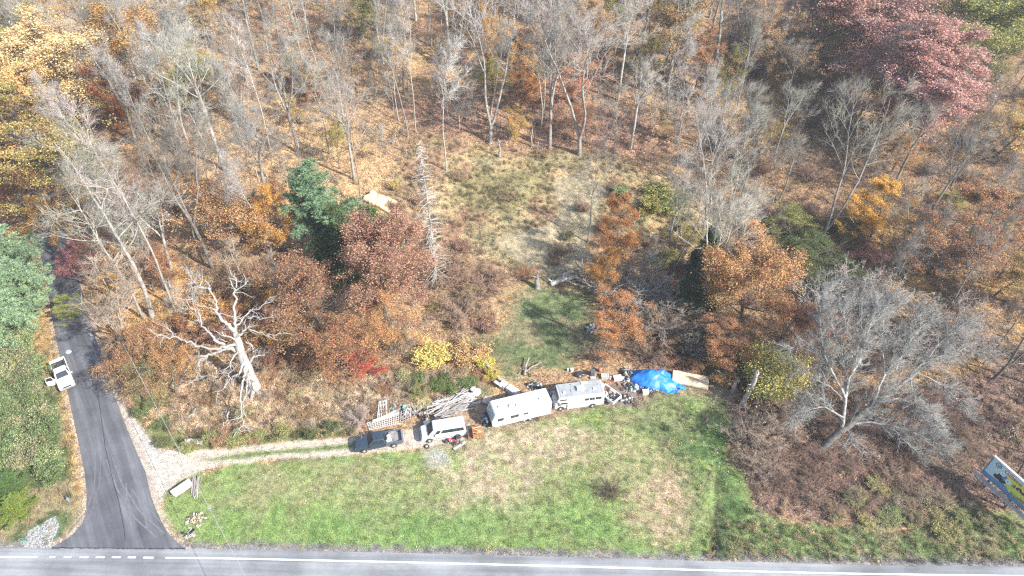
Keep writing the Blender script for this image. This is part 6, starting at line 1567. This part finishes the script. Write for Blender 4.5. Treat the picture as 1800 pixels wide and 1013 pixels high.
lumber('board_stack', 'white window frames and trim leaning by the green junk', (703, 730), (735, 712), 1.5, 26, .5, [WPAINT, WPAINT, OLDW], (.7, 2.0), .7, 34, (.06, .14))
lumber('board_stack', 'few pale poles on the grass behind the truck-bed trailer', (1108, 708), (1124, 716), .7, 5, .08, [CREAMW, RUST], (.9, 1.6), .3, 35, (.04, .07))
lumber('pole_pile', 'bundle of grey fence rails standing in the grass by the road corner', (341, 880), (346, 838), .7, 9, .25, [GBOARD, OLDW], (1.8, 3.2), .05, 36, (.09, .15))
def lattice(label, quad, nx, nz, mat, seed, h=.25):
    """a panel of crossing slats over four picture points, every slat a part"""
    Q = [gpt(*q) + Vector((0, 0, hh)) for q, hh in zip(quad, (h * .3, h * .3, h, h))]; c = sum(Q, Vector()) / 4; t = thing('lattice_panel', label, 'lattice', (c.x, c.y, c.z)); g = random.Random(seed); Q = [q - c for q in Q]
    f = lambda u, v: (Q[0] * (1 - u) + Q[1] * u) * (1 - v) + (Q[3] * (1 - u) + Q[2] * u) * v
    def bar(p, q, w, lift):
        d = (q - p); M = d.to_track_quat('X', 'Z').to_matrix(); MB().box((p + q) / 2 + Vector((0, 0, lift)), (d.length, w, .03), M).obj('slat', mat, t)
    for i in range(nx): u = i / (nx - 1); bar(f(u, 0), f(u, 1), .07 if i not in (0, nx - 1) else .11, 0)
    for j in range(nz): v = j / (nz - 1); bar(f(0, v), f(1, v), .07 if j not in (0, nz - 1) else .11, .034)
    return t
lattice('cream-edged white lattice panel lying lowest on the ground beside the driveway', [(650, 757), (703, 745), (706, 727), (646, 746)], 15, 6, WPAINT, 1)
lattice('white lattice panel half hidden behind the long white planks', [(664, 740), (680, 733), (681, 712), (668, 714)], 6, 5, WPAINT, 2, .9)
lattice('small white slatted frame at the right end of the lattice', [(704, 744), (722, 737), (722, 722), (706, 728)], 5, 5, OLDW, 3, .5)
# brown furniture and pallets behind the van
fp = gpt(831, 764); fu = thing('wooden_crib', 'orange-brown wooden crib frame filled with broken slats behind the van', 'furniture', fp, vr + math.pi)
for x in (-.3, .3): MB().box((x - .35, .1, .65), (.06, 1.6, 1.2)).obj('end_panel', BROWNB, fu, bevel=.01)
for k in range(11): MB().box((.55 + gj.uniform(-.1, .1), -.6 + k * .13, .75 + gj.uniform(-.1, .2)), (1.1, .05, .05), Euler((gj.gauss(0, .2), gj.gauss(0, .2), gj.gauss(0, .25))).to_matrix()).obj('slat', CREAMW if k % 3 else BROWNB, fu)
for y in (-.7, .7): MB().box((.6, y, .45), (1.3, .06, .7)).obj('side_rail', BROWNB, fu)
MB().box((.6, 0, .2), (1.2, 1.3, .3)).obj('base', BROWNB, fu)
lumber('board_stack', 'small stack of pale boards at the foot of the brown crib', (836, 768), (851, 762), .9, 12, .3, [OLDW, GBOARD], (.8, 1.3), .3, 37)

# --- white sacks, appliances, boxes, bins
for i, (x, y, sz, z, lb) in enumerate(((825, 699, (1.5, 1.1, .8), 0, 'big white sack at the right end of the wood pile, left one'), (838, 694, (1.3, 1.2, .9), .1, 'big white sack at the right end of the wood pile, right one'), (831, 690, (.8, .7, .6), .5, 'smaller white sack on top behind the two big ones'))):
    o = lump(sz, 40 + i, SACK, 'sack', None, 16, .3); tag(o, lb, 'sack'); rest(o, gpt(x, y), .3 * i, tzf(gpt(x, y).x, gpt(x, y).y) + z)
def appliance(name, label, px, py, size, rz, mat, cat, lid=True, doors=2, z=0, tilt=0, seam=BLACKP):
    p = gpt(px, py); t = thing(name, label, cat, (p.x, p.y, p.z + z), rz); t.rotation_euler[0] = tilt
    L, W, H = size; MB().box((0, 0, H / 2), size).obj('body', mat, t, bevel=.03)
    for k in range(doors): x = -L / 2 + L * (k + .5) / doors; MB().box((x, 0, H + .012), (L / doors * .9, W * .9, .02)).obj('door', mat, t, bevel=.005)
    for k in range(1, doors): MB().box((-L / 2 + L * k / doors, 0, H + .004), (.02, W * .96, .012)).obj('seam', seam, t)
    if lid: MB().box((L * .3, -W * .35, H + .04), (.3, .04, .04)).obj('handle', STEEL, t)
    return t
ENAM = simple('white_enamel', (.5, .5, .48), .4, .14, 3); DIRTYW = simple('dirty_white_panel', (.42, .395, .37), .6, .3, 2)
ra = heading((880, 670), (910, 690))
appliance('refrigerator', 'white refrigerator lying on its back, right one of the two appliances', 901, 690, (1.75, .95, .75), ra, ENAM, 'refrigerator')
appliance('washing_machine', 'white box-shaped appliance left of the lying refrigerator', 885, 681, (.85, .9, .85), ra, ENAM, 'appliance', doors=1)
appliance('metal_sheet', 'pinkish white metal panel sticking out left of the appliances', 876, 681, (1.4, .5, .08), ra, DIRTYW, 'panel', False, 1, .7)
appliance('slatted_panel', 'pink-grey slatted panel leaning by the nose of the long trailer', 856, 703, (1.6, .9, .08), heading((850, 710), (862, 692)), simple('pink_grey_panel', (.40, .31, .29), .7, .2, 3), 'panel', False, 6, .15, .15)
def bin_(name, label, px, py, size, rz, mat, cat, lidmat=None, ribs=0):
    p = gpt(px, py); t = thing(name, label, cat, p, rz); L, W, H = size
    m = MB(); m.box((0, 0, H / 2), (L * .92, W * .92, H)); m.obj('body', mat, t, bevel=.03); MB().box((0, 0, H + .03), (L, W, .06)).obj('lid', lidmat or mat, t, bevel=.015)
    for k in range(ribs): MB().box((-L / 2 + L * (k + .5) / ribs, 0, H + .07), (.05, W * .9, .03)).obj('rib', lidmat or mat, t)
    return t
PLAST_G = simple('dirty_grey_green_plastic', (.36, .40, .36), .6, .25, 3); PLAST_W = simple('dirty_white_plastic', (.56, .58, .55), .6, .2, 3); PLAST_D = simple('dark_grey_plastic', (.09, .10, .115), .6, .3, 3)
bin_('storage_box', 'small white box, left end of the row behind the motorhome', 1005, 653, (.42, .4, .45), .1, ENAM, 'box')
bin_('bucket_box', 'narrow white tub beside the small white box', 998, 652, (.22, .3, .3), 0, ENAM, 'tub')
o = lump((1.5, .95, .55), 51, simple('black_bin_bag', (.03, .033, .045), .35, .3, 6, bump=.4), 'rubbish_bag', None, 14, .4); tag(o, 'sprawling black rubbish bag right of the small white box', 'rubbish bag'); rest(o, gpt(1018, 660))
bin_('wheelie_bin', 'dark grey upright bin in the row behind the motorhome', 1041, 659, (.6, .6, .85), .05, PLAST_D, 'bin')
bin_('storage_box', 'low pale grey tote in front of the dark grey bin', 1042, 666, (.75, .35, .25), .0, simple('pale_tote', (.38, .41, .42), .6, .2, 3), 'box', None, 2)
o = MB().tube([(0, 0, 0), (0, 0, .1), (0, 0, .6), (0, 0, .7)], [.24, .27, .27, .22], 16).obj('barrel', simple('pink_red_barrel', (.36, .16, .13), .6, .3, 4), None, True); tag(o, 'small reddish barrel behind the dark grey bin', 'barrel'); rest(o, gpt(1054, 653))
MB().tube([(0, 0, .3), (0, 0, .33)], .285, 16).obj('hoop', RUST, o)
bin_('cooler_box', 'grey-green two-lidded cooler box in the middle of the row', 1063, 664, (1.1, .75, .45), -.03, PLAST_G, 'cooler box', None, 3)
bin_('cooler_box', 'tilted pale ribbed cooler box nearest the blue tarp', 1085, 667, (1.15, .75, .45), .18, PLAST_W, 'cooler box', None, 4)
scrap_pile('scrap_pile', 'small junk between the two cooler boxes', 1074, 664, .35, .5, .25, 10, (7, 1, 0), seed=24)
scrap_pile('scrap_pile', 'orange board and pipe on the ground left of the junk by the blue tarp', 1094, 676, .8, .35, .1, 5, (4, 3), seed=25)
bin_('cardboard_box', 'pale square cardboard box on the clutter in front of the blue tarp', 1134, 693, (.85, .62, .62), .02, simple('cardboard', (.62, .50, .42), .8, .15, 4), 'box')
bin_('long_chest', 'long white chest lying tilted by the gravel and driveway corner', 321, 861, (2.35, .85, .55), heading((308, 866), (334, 848)), DIRTYW, 'chest', DIRTYW)
bin_('white_board', 'white flat box in the verge left of the driveway start', 344, 779, (2.0, .8, .3), .05, ENAM, 'box')
o = MB().box((0, 0, .4), (.12, .12, .8)).obj('marker_post', WPAINT); tag(o, 'short white post at the left end of the white flat box', 'post'); rest(o, gpt(329, 780))
MB().box((0, .07, .65), (.14, .02, .2)).obj('reflector', AMBER, o)
bin_('trough', 'long pale narrow trough lying on the lawn near the ash patch', 808, 785, (1.8, .32, .18), heading((799, 790), (818, 778)), STEEL, 'trough', PAL[0])
# small green-white roadside sign
sp = gpt(122, 884); sg = thing('small_sign', 'small pale blue roadside sign leaning in the left verge', 'sign', sp, -.5)
MB().tube([(0, 0, 0), (.05, .05, .9)], .025, 6).obj('post', STEEL, sg); MB().box((.1, .05, .75), (.55, .02, .4), Matrix.Rotation(-.5, 3, 'X')).obj('panel', PAL[8], sg)
# round disc on the dark road behind the white pickup
dp = gpt(121, 620); dk = thing('round_pad', 'small round blue and white disc on the dark road behind the white pickup', 'pad', (dp.x, dp.y, drz(dp.x, dp.y) + .01))
MB().tube([(0, 0, 0), (0, 0, .04)], .4, 24).obj('disc', simple('pad_blue', (.12, .25, .55), .6, .2, 4), dk)
for a in range(4):
    w = a * 1.57 + .4; MB().tube([(math.cos(w) * .2, math.sin(w) * .2, .04), (math.cos(w) * .2, math.sin(w) * .2, .055)], .12, 10).obj('marking', PAL[0], dk)
m = MB(); ringp = [(.36 * math.cos(k * .4488), .36 * math.sin(k * .4488), .05) for k in range(15)]; m.tube(ringp, .03, 5, False); m.obj('rim', PAL[0], dk)
# mower, tyres, coats by the van
mo = gpt(757, 744); mw = thing('ride_on_mower', 'yellow ride-on mower with white hood squeezed behind the white van', 'mower', mo, vr + .5)
MB().box((.55, 0, .5), (.75, .65, .5)).obj('hood', ENAM, mw, bevel=.08); MB().box((-.2, 0, .4), (1.0, .75, .2)).obj('frame', simple('mower_yellow', (.62, .40, .04), .45, .25, 4), mw, bevel=.04); MB().box((-.4, 0, .62), (.45, .5, .25)).box((-.6, 0, .8), (.1, .5, .35)).obj('seat', BLACKP, mw, bevel=.04)
MB().box((-.15, 0, .25), (.7, 1.2, .14)).obj('cutting_deck', simple('mower_deck_yellow', (.6, .38, .04), .45, .25, 4), mw, bevel=.04); m = MB(); m.tube([(.15, 0, .5), (.0, 0, .95)], .03, 6); m.tube([(.0 + .17 * math.cos(k * .524), .17 * math.sin(k * .524), .97) for k in range(13)], .02, 5, False); m.obj('steering_wheel', BLACKP, mw)
for s in (1, -1): wheel(mw, .6, s * .42, .2, .16, s); wheel(mw, -.5, s * .48, .3, .24, s)
def tyre_thing(px, py, label, r=.32, z=0):
    p = gpt(px, py); t = thing('tyre', label, 'tyre', (p.x, p.y, p.z + z)); MB().tube([(r * .75 * math.cos(k * .3927), r * .75 * math.sin(k * .3927), .1) for k in range(17)], r * .27, 8, False).obj('tread', TYRE, t, True); MB().tube([(0, 0, .06), (0, 0, .12)], r * .5, 14).obj('rim', PAL[0], t)
tyre_thing(750.5, 786, 'tyre lying flat in the grass just below the front of the white van'); tyre_thing(803, 768, 'wheel leaning under the rear side window of the white van', .4, .25)
CANV = simple('orange_cloth', (.66, .30, .05), .8, .2, 3)
o = lump((.35, .25, 1.1), 71, CANV, 'orange_jacket', None, 10, .3); tag(o, 'orange jacket hanging against the front door of the white van', 'jacket'); rest(o, gpt(756, 775), vr, .45)
o = lump((.55, .4, .45), 72, PAL[7], 'red_bag', None, 10, .35); tag(o, 'red bag on the ground against the side of the white van', 'bag'); rest(o, gpt(790, 775))
o = lump((.5, .4, .45), 73, PAL[2], 'black_bag', None, 10, .35); tag(o, 'black bag left of the red bag beside the white van', 'bag'); rest(o, gpt(784, 778))
bin_('wash_tub', 'round-cornered grey tub with black stand near the rear wheel of the van', 806, 773, (.6, .5, .5), .2, STEEL, 'tub', PAL[2])

# --- tarpaulins: sheets draped over heaps
def drape(name, label, cx, cy, rx, ry, hfun, mat, rz=0, n=64, m=44, cat='tarp', seed=1, edge=lambda a: 1.0, part='sheet', thick=.012):
    p = gpt(cx, cy); t = thing(name, label, cat, p, rz); V = []; 
    for i in range(m + 1):
        for j in range(n + 1):
            u, v = j / n * 2 - 1, i / m * 2 - 1; a = math.atan2(v, u); k = edge(a); x, y = u * rx * k, v * ry * k; w = Rz(rz) @ Vector((x, y, 0))
            gz = tzf(p.x + w.x, p.y + w.y) - p.z; V.append((x, y, gz + max(.03, hfun(u, v, x, y))))
    F = [(i * (n + 1) + j, i * (n + 1) + j + 1, (i + 1) * (n + 1) + j + 1, (i + 1) * (n + 1) + j) for i in range(m) for j in range(n)]
    mb = MB(); mb.v = V; mb.f = F; mb.n = len(V); o = mb.obj(part, mat, t, True); sd = o.modifiers.new('thickness', 'SOLIDIFY'); sd.thickness = thick; return t
def nz(x, y, s, sd): return float(fbm(x + 50, y + 50, s, sd, 3)) - .5
def ridged(x, y, s, sd): return 1 - abs(2 * float(vnoise(x / s + 40, y / s + 40, sd)) - 1)
BLUE = simple('blue_tarp', (.014, .19, .58), .5, .3, 1.1, alt=(.008, .09, .42), spec=.6); CANVT = simple('tan_canvas', (.55, .43, .28), .85, .2, 1.5, bump=.2, alt=(.42, .34, .25)); CREAM = simple('cream_sheet', (.60, .46, .27), .6, .15, 1.5)
def hb(u, v, x, y):
    r = max(abs(u) ** 2.2 + abs(v) ** 2.4, 0); d = max(0, 1 - r) ** .55; c = math.exp(-((x - 1.1) ** 2 + (y - 1.1) ** 2) / .25) * .8 + math.exp(-((x + .6) ** 2 / 1.5 + (y - .4) ** 2 / .9)) * .5
    return d * (1.05 + c) + (.42 * (ridged(x * .8 + y * .45, y * .7 - x * .15, 1.9, 3) - .5) + .10 * (ridged(x - y, y + x * .4, .7, 4) - .5)) * (.3 + d) * .9 + nz(x, y, .6, 5) * .06
g_e = [1 + .12 * random.Random(k * 7).uniform(-1, 1) for k in range(24)]
def edge_b(a):
    k = (a + math.pi) / (2 * math.pi) * 24; i = int(k) % 24; f = k - int(k); return (g_e[i] * (1 - f) + g_e[(i + 1) % 24] * f)
drape('blue_tarp', 'crumpled bright blue tarp spread over a mound of belongings', 1149, 671, 3.1, 1.75, hb, BLUE, -.08, 76, 50, edge=edge_b, seed=2)
drape('blue_tarp', 'trailing blue tarp tail reaching toward the lower edge of the tan tarp', 1184, 677, 1.5, .6, lambda u, v, x, y: .12 + .3 * ridged(x * 1.3, y, .35, 8) * (1 - abs(u) ** 3), BLUE, -.25, 40, 20, edge=edge_b)
drape('tan_tarp', 'tan canvas tarp stretched over a low oblong heap right of the blue one', 1212, 671, 2.5, 1.05, lambda u, v, x, y: .75 * min(1, (1 - abs(u) ** 8) * 6) * min(1, (1 - abs(v) ** 6) * 5) + .10 * (ridged(x * .5 + y, y * .4, .5, 11) - .5) + nz(x, y, .9, 12) * .3 - .08, CANVT, heading((1181, 668), (1241, 680)), 60, 30)
drape('cream_tarp', 'crumpled cream plastic sheet sagging over a box-like heap in the woods', 670, 358, 2.9, 1.35, lambda u, v, x, y: (1.15 - .35 * u) * min(1, (1 - abs(u) ** 10) * 6) * min(1, (1 - abs(v) ** 8) * 5) * (.75 + .3 * nz(x, y, 1.5, 21) * 2) - .55 * math.exp(-((x - .9) ** 2 + (y - .25) ** 2) / .5) + .16 * (ridged(x + y, y, .4, 23) - .5), CREAM, heading((648, 350), (684, 366)), 60, 34)

# --- ash of the fire ring: grey ash lumps nobody could count
mb = MB(); ga = random.Random(9); cp = gpt(770, 802)
for k in range(260):
    a = ga.uniform(0, 6.28); r = abs(ga.gauss(0, .6)); x, y = cp.x + math.cos(a) * r * 1.3, cp.y + math.sin(a) * r; s = ga.uniform(.03, .10)
    mb.box((x, y, tzf(x, y) + s * .4), (s * ga.uniform(.6, 1.8), s, s * .7), Euler((ga.random(), ga.random(), ga.uniform(0, 3))).to_matrix(), .7)
o = mb.obj('ash_and_embers', simple('ash', (.42, .41, .40), .95, .4, 8, alt=(.16, .15, .15))); o['kind'] = 'stuff'
mb = MB()
for k in range(900):
    x0, y0 = ga.uniform(42, 104), ga.uniform(908, 963)
    p = gpt(x0, y0)
    if sdist(np.array([p.x]), np.array([p.y]), gravel_l)[0] < 0: continue
    s = ga.uniform(.08, .22); mb.box((p.x, p.y, p.z + s * .3), (s * ga.uniform(.7, 1.5), s, s * .7), Euler((ga.random(), ga.random(), ga.uniform(0, 3))).to_matrix(), .7)
o = mb.obj('riprap_stones', simple('pale_stone', (.25, .245, .24), .9, .25, 6)); o['kind'] = 'stuff'

# --- billboard
bh = 2.3; BL = unproj(1727, 830, bh); BR_ = unproj(1800, 896.5, bh); dv = (BR_ - BL); dv.z = 0; dv.normalize(); ang = math.atan2(dv.y, dv.x); BW, BHt = 7.6, 3.05
bb = thing('billboard', 'roadside billboard with blue and yellow advertisement, cut by the right edge', 'billboard', (BL.x, BL.y, 0), ang)
MB().box((BW / 2, .12, bh + BHt / 2), (BW, .18, BHt)).obj('back_board', simple('billboard_back', (.25, .25, .25), .8), bb)
pn = MB().box((BW / 2, .015, bh + BHt / 2), (BW - .02, .03, BHt - .02)).obj('poster', simple('poster_lime', (.48, .56, .10), .5, .12, .5), bb)
TOPW = simple('poster_sky', (.42, .55, .56), .5, .15, .4); PBLUE = simple('poster_blue', (.10, .19, .32), .5, .2, 1); PRED = simple('poster_red', (.45, .06, .04), .5, .15, 2); PDK = simple('poster_black', (.02, .025, .05), .5, .2, 2); PWH = simple('poster_white', (.6, .64, .66), .5, .12, 2)
def flat(name, pts, mat, d=.004):
    mb = MB(); k = len(pts); mb.add([(x, -d, bh + z) for x, z in pts] + [(x, 0, bh + z) for x, z in pts], [tuple(range(k)), tuple(range(2 * k - 1, k - 1, -1))] + [(i, (i + 1) % k, (i + 1) % k + k, i + k) for i in range(k)]); return mb.obj(name, mat, pn)
flat('poster_field', [(.02, .5), (1.1, .5), (1.5, 1.2), (1.9, 2.1), (3.2, 2.6), (7.5, 2.75), (7.5, 3.0), (.02, 3.0)], TOPW)
flat('poster_band', [(.02, .03), (7.5, .03), (7.5, .35), (5, .38), (3.2, .42), (2.7, .8), (2.1, .85), (1.6, .6), (.8, .5), (.02, .5)], PBLUE, .006)
def disc(cx, cz, r, mat, d, name='poster_mark', sx=1.0): return flat(name, [(cx + sx * r * math.cos(k * .3142), cz + r * math.sin(k * .3142)) for k in range(20)], mat, d)
disc(.85, 2.5, .36, PDK, .008); disc(.85, 2.5, .27, TOPW, .011)
disc(1.9, 1.35, .62, PDK, .010, sx=1.0); disc(1.65, 1.9, .30, PWH, .014); disc(2.5, 1.55, .32, PWH, .014); disc(1.65, 1.9, .09, PBLUE, .017); disc(2.5, 1.55, .09, PBLUE, .017); disc(2.1, 1.6, .36, PBLUE, .013); disc(1.35, 1.0, .3, PDK, .012, sx=1.3)
def letters(txt, x, z, size, mat, d=.02, name='lettering', rot=0.0, bold=.012):
    cu = bpy.data.curves.new(name, 'FONT'); cu.body = txt; cu.size = size; cu.extrude = .004; cu.offset = bold; o = bpy.data.objects.new(name, cu); C.objects.link(o); cu.materials.append(mat); bpy.context.view_layer.update(); me_ = bpy.data.meshes.new_from_object(o); bpy.data.objects.remove(o); o = link(name, me_, pn); o.location = (x, -d, bh + z); o.rotation_euler = (R(90), rot, 0); return o
letters('G', .72, 2.33, .48, PDK, .014); letters('Gillece Services', 1.6, 2.25, .78, PRED, .012); letters('$', 3.0, 1.35, .75, PDK, .012, bold=.03); letters('99', 3.45, .95, 1.45, PDK, .012, bold=.045)
letters('99', 3.52, .90, 1.4, PRED, .009, bold=.05); flat('poster_underline', [(4.3, .75), (5.6, .8), (5.6, .95), (4.3, .88)], PRED, .01)
for r_ in range(3):
    x = 3.3
    while x < 5.6:
        w = gj.uniform(.06, .16); flat('small_print', [(x, .42 + .0 + (2 - r_) * .16 * .8), (x + w, .42 + (2 - r_) * .16 * .8), (x + w, .5 + (2 - r_) * .16 * .8), (x, .5 + (2 - r_) * .16 * .8)], PDK, .009); x += w + gj.choice((.03, .03, .09))
for nm, c, s in (('frame_top', (BW / 2, .05, bh + BHt + .06), (BW + .2, .26, .12)), ('frame_bottom', (BW / 2, .05, bh - .06), (BW + .2, .26, .12)), ('frame_side', (-.06, .05, bh + BHt / 2), (.12, .26, BHt)), ('frame_side', (BW + .06, .05, bh + BHt / 2), (.12, .26, BHt))):
    MB().box(c, s).obj(nm, simple('billboard_trim', (.5, .52, .52), .5) if nm == 'frame_top' else PBLUE, bb)
for x in (1.0, 3.8, 6.6):
    MB().box((x, .4, (bh + BHt) / 2), (.26, .22, bh + BHt)).obj('post', DARKW, bb); MB().box((x, -.3, bh - .3), (.1, 1.3, .12)).obj('bracket', DARKW, bb); MB().tube([(x, -1.05, bh - .4), (x, -.1, bh - 1.2)], .05, 5).obj('brace', DARKW, bb)
for k in range(3): MB().box((BW / 2 - .2, -.45 - k * .2, bh - .2), (BW + .6, .16, .05)).obj('catwalk_plank', GBOARD, bb)
# concrete culvert mouth at the foot of the ditch
cv = gpt(1260, 969); cu_ = thing('culvert', 'dark culvert mouth where the lawn ditch meets the road shoulder', 'culvert', (cv.x, cv.y - .1, tzf(cv.x, cv.y)), 0)
MB().tube([(0, -.4, .25), (0, .5, .22)], .33, 14).obj('pipe', BLACKP, cu_); MB().box((0, -.45, .3), (1.2, .14, .5)).obj('headwall', simple('old_concrete', (.28, .27, .25), .9, .3, 3), cu_)

# --- overhead cable and the pole it comes from
def pole(px, py, label, p=None, H=9.0):
    p = p or gpt(px, py); t = thing('utility_pole', label, 'utility pole', p); MB().tube([(0, 0, -.5), (0, 0, H * .5), (0, 0, H)], [.17, .15, .11], 10).obj('post', DARKW, t, True); MB().box((0, 0, H - .7), (1.6, .1, .12)).obj('crossarm', DARKW, t)
    for x in (-.7, .7, 0): MB().tube([(x, 0, H - .64), (x, 0, H - .5)], [.05, .03], 8).obj('insulator', PAL[1], t)
    return p
CH = 7.6
c0, c1 = unproj(231, 633, CH), unproj(431, 1013, CH); d = (c1 - c0); L0 = d.length; d.normalize(); pu = c0 - d * 9.5; pd_ = c1 + d * 14
pu.z = tzf(pu.x, pu.y); pd_.z = tzf(pd_.x, pd_.y)
pole(0, 0, 'wooden utility pole hidden among the trees right of the dark lane', pu, CH + .8)
A_, B_ = Vector((pu.x, pu.y, pu.z + CH + .2)), Vector((pd_.x, pd_.y, pd_.z + CH + .2))
cab = thing('overhead_cable', 'thin pale cable strung high across the driveway corner and the main road', 'cable', A_)
pts = [A_.lerp(B_, k / 30) - Vector((0, 0, .8 * 4 * (k / 30) * (1 - k / 30))) - A_ for k in range(31)]; MB().tube(pts, .026, 5).obj('wire', simple('cable_grey', (.3, .32, .32), .5), cab)
MB().box(pts[18], (.3, .12, .12)).obj('splice', PAL[1], cab)
pole(0, 0, 'wooden utility pole across the main road, carrying the cable', pd_, CH + .8)

label_all()

# ------------------------------------------------------------------ thin haze volume added to lift shadows and soften contrast
hz = bpy.data.materials.new('thin_haze'); hz.use_nodes = True; nt_ = hz.node_tree; nt_.nodes.remove(nt_.nodes['Principled BSDF'])
pv = nt_.nodes.new('ShaderNodeVolumePrincipled'); pv.inputs['Color'].default_value = (.9, .94, 1, 1); pv.inputs['Density'].default_value = .0003; pv.inputs['Anisotropy'].default_value = .2
nt_.links.new(pv.outputs[0], nt_.nodes['Material Output'].inputs['Volume'])
hb_ = MB().box((0, 1050, 48), (4600, 4100, 100)).obj('haze', hz); hb_['kind'] = 'stuff'

print('TRIS', sum(len(m.loops) - 2 * len(m.polygons) for m in bpy.data.meshes if m.users))
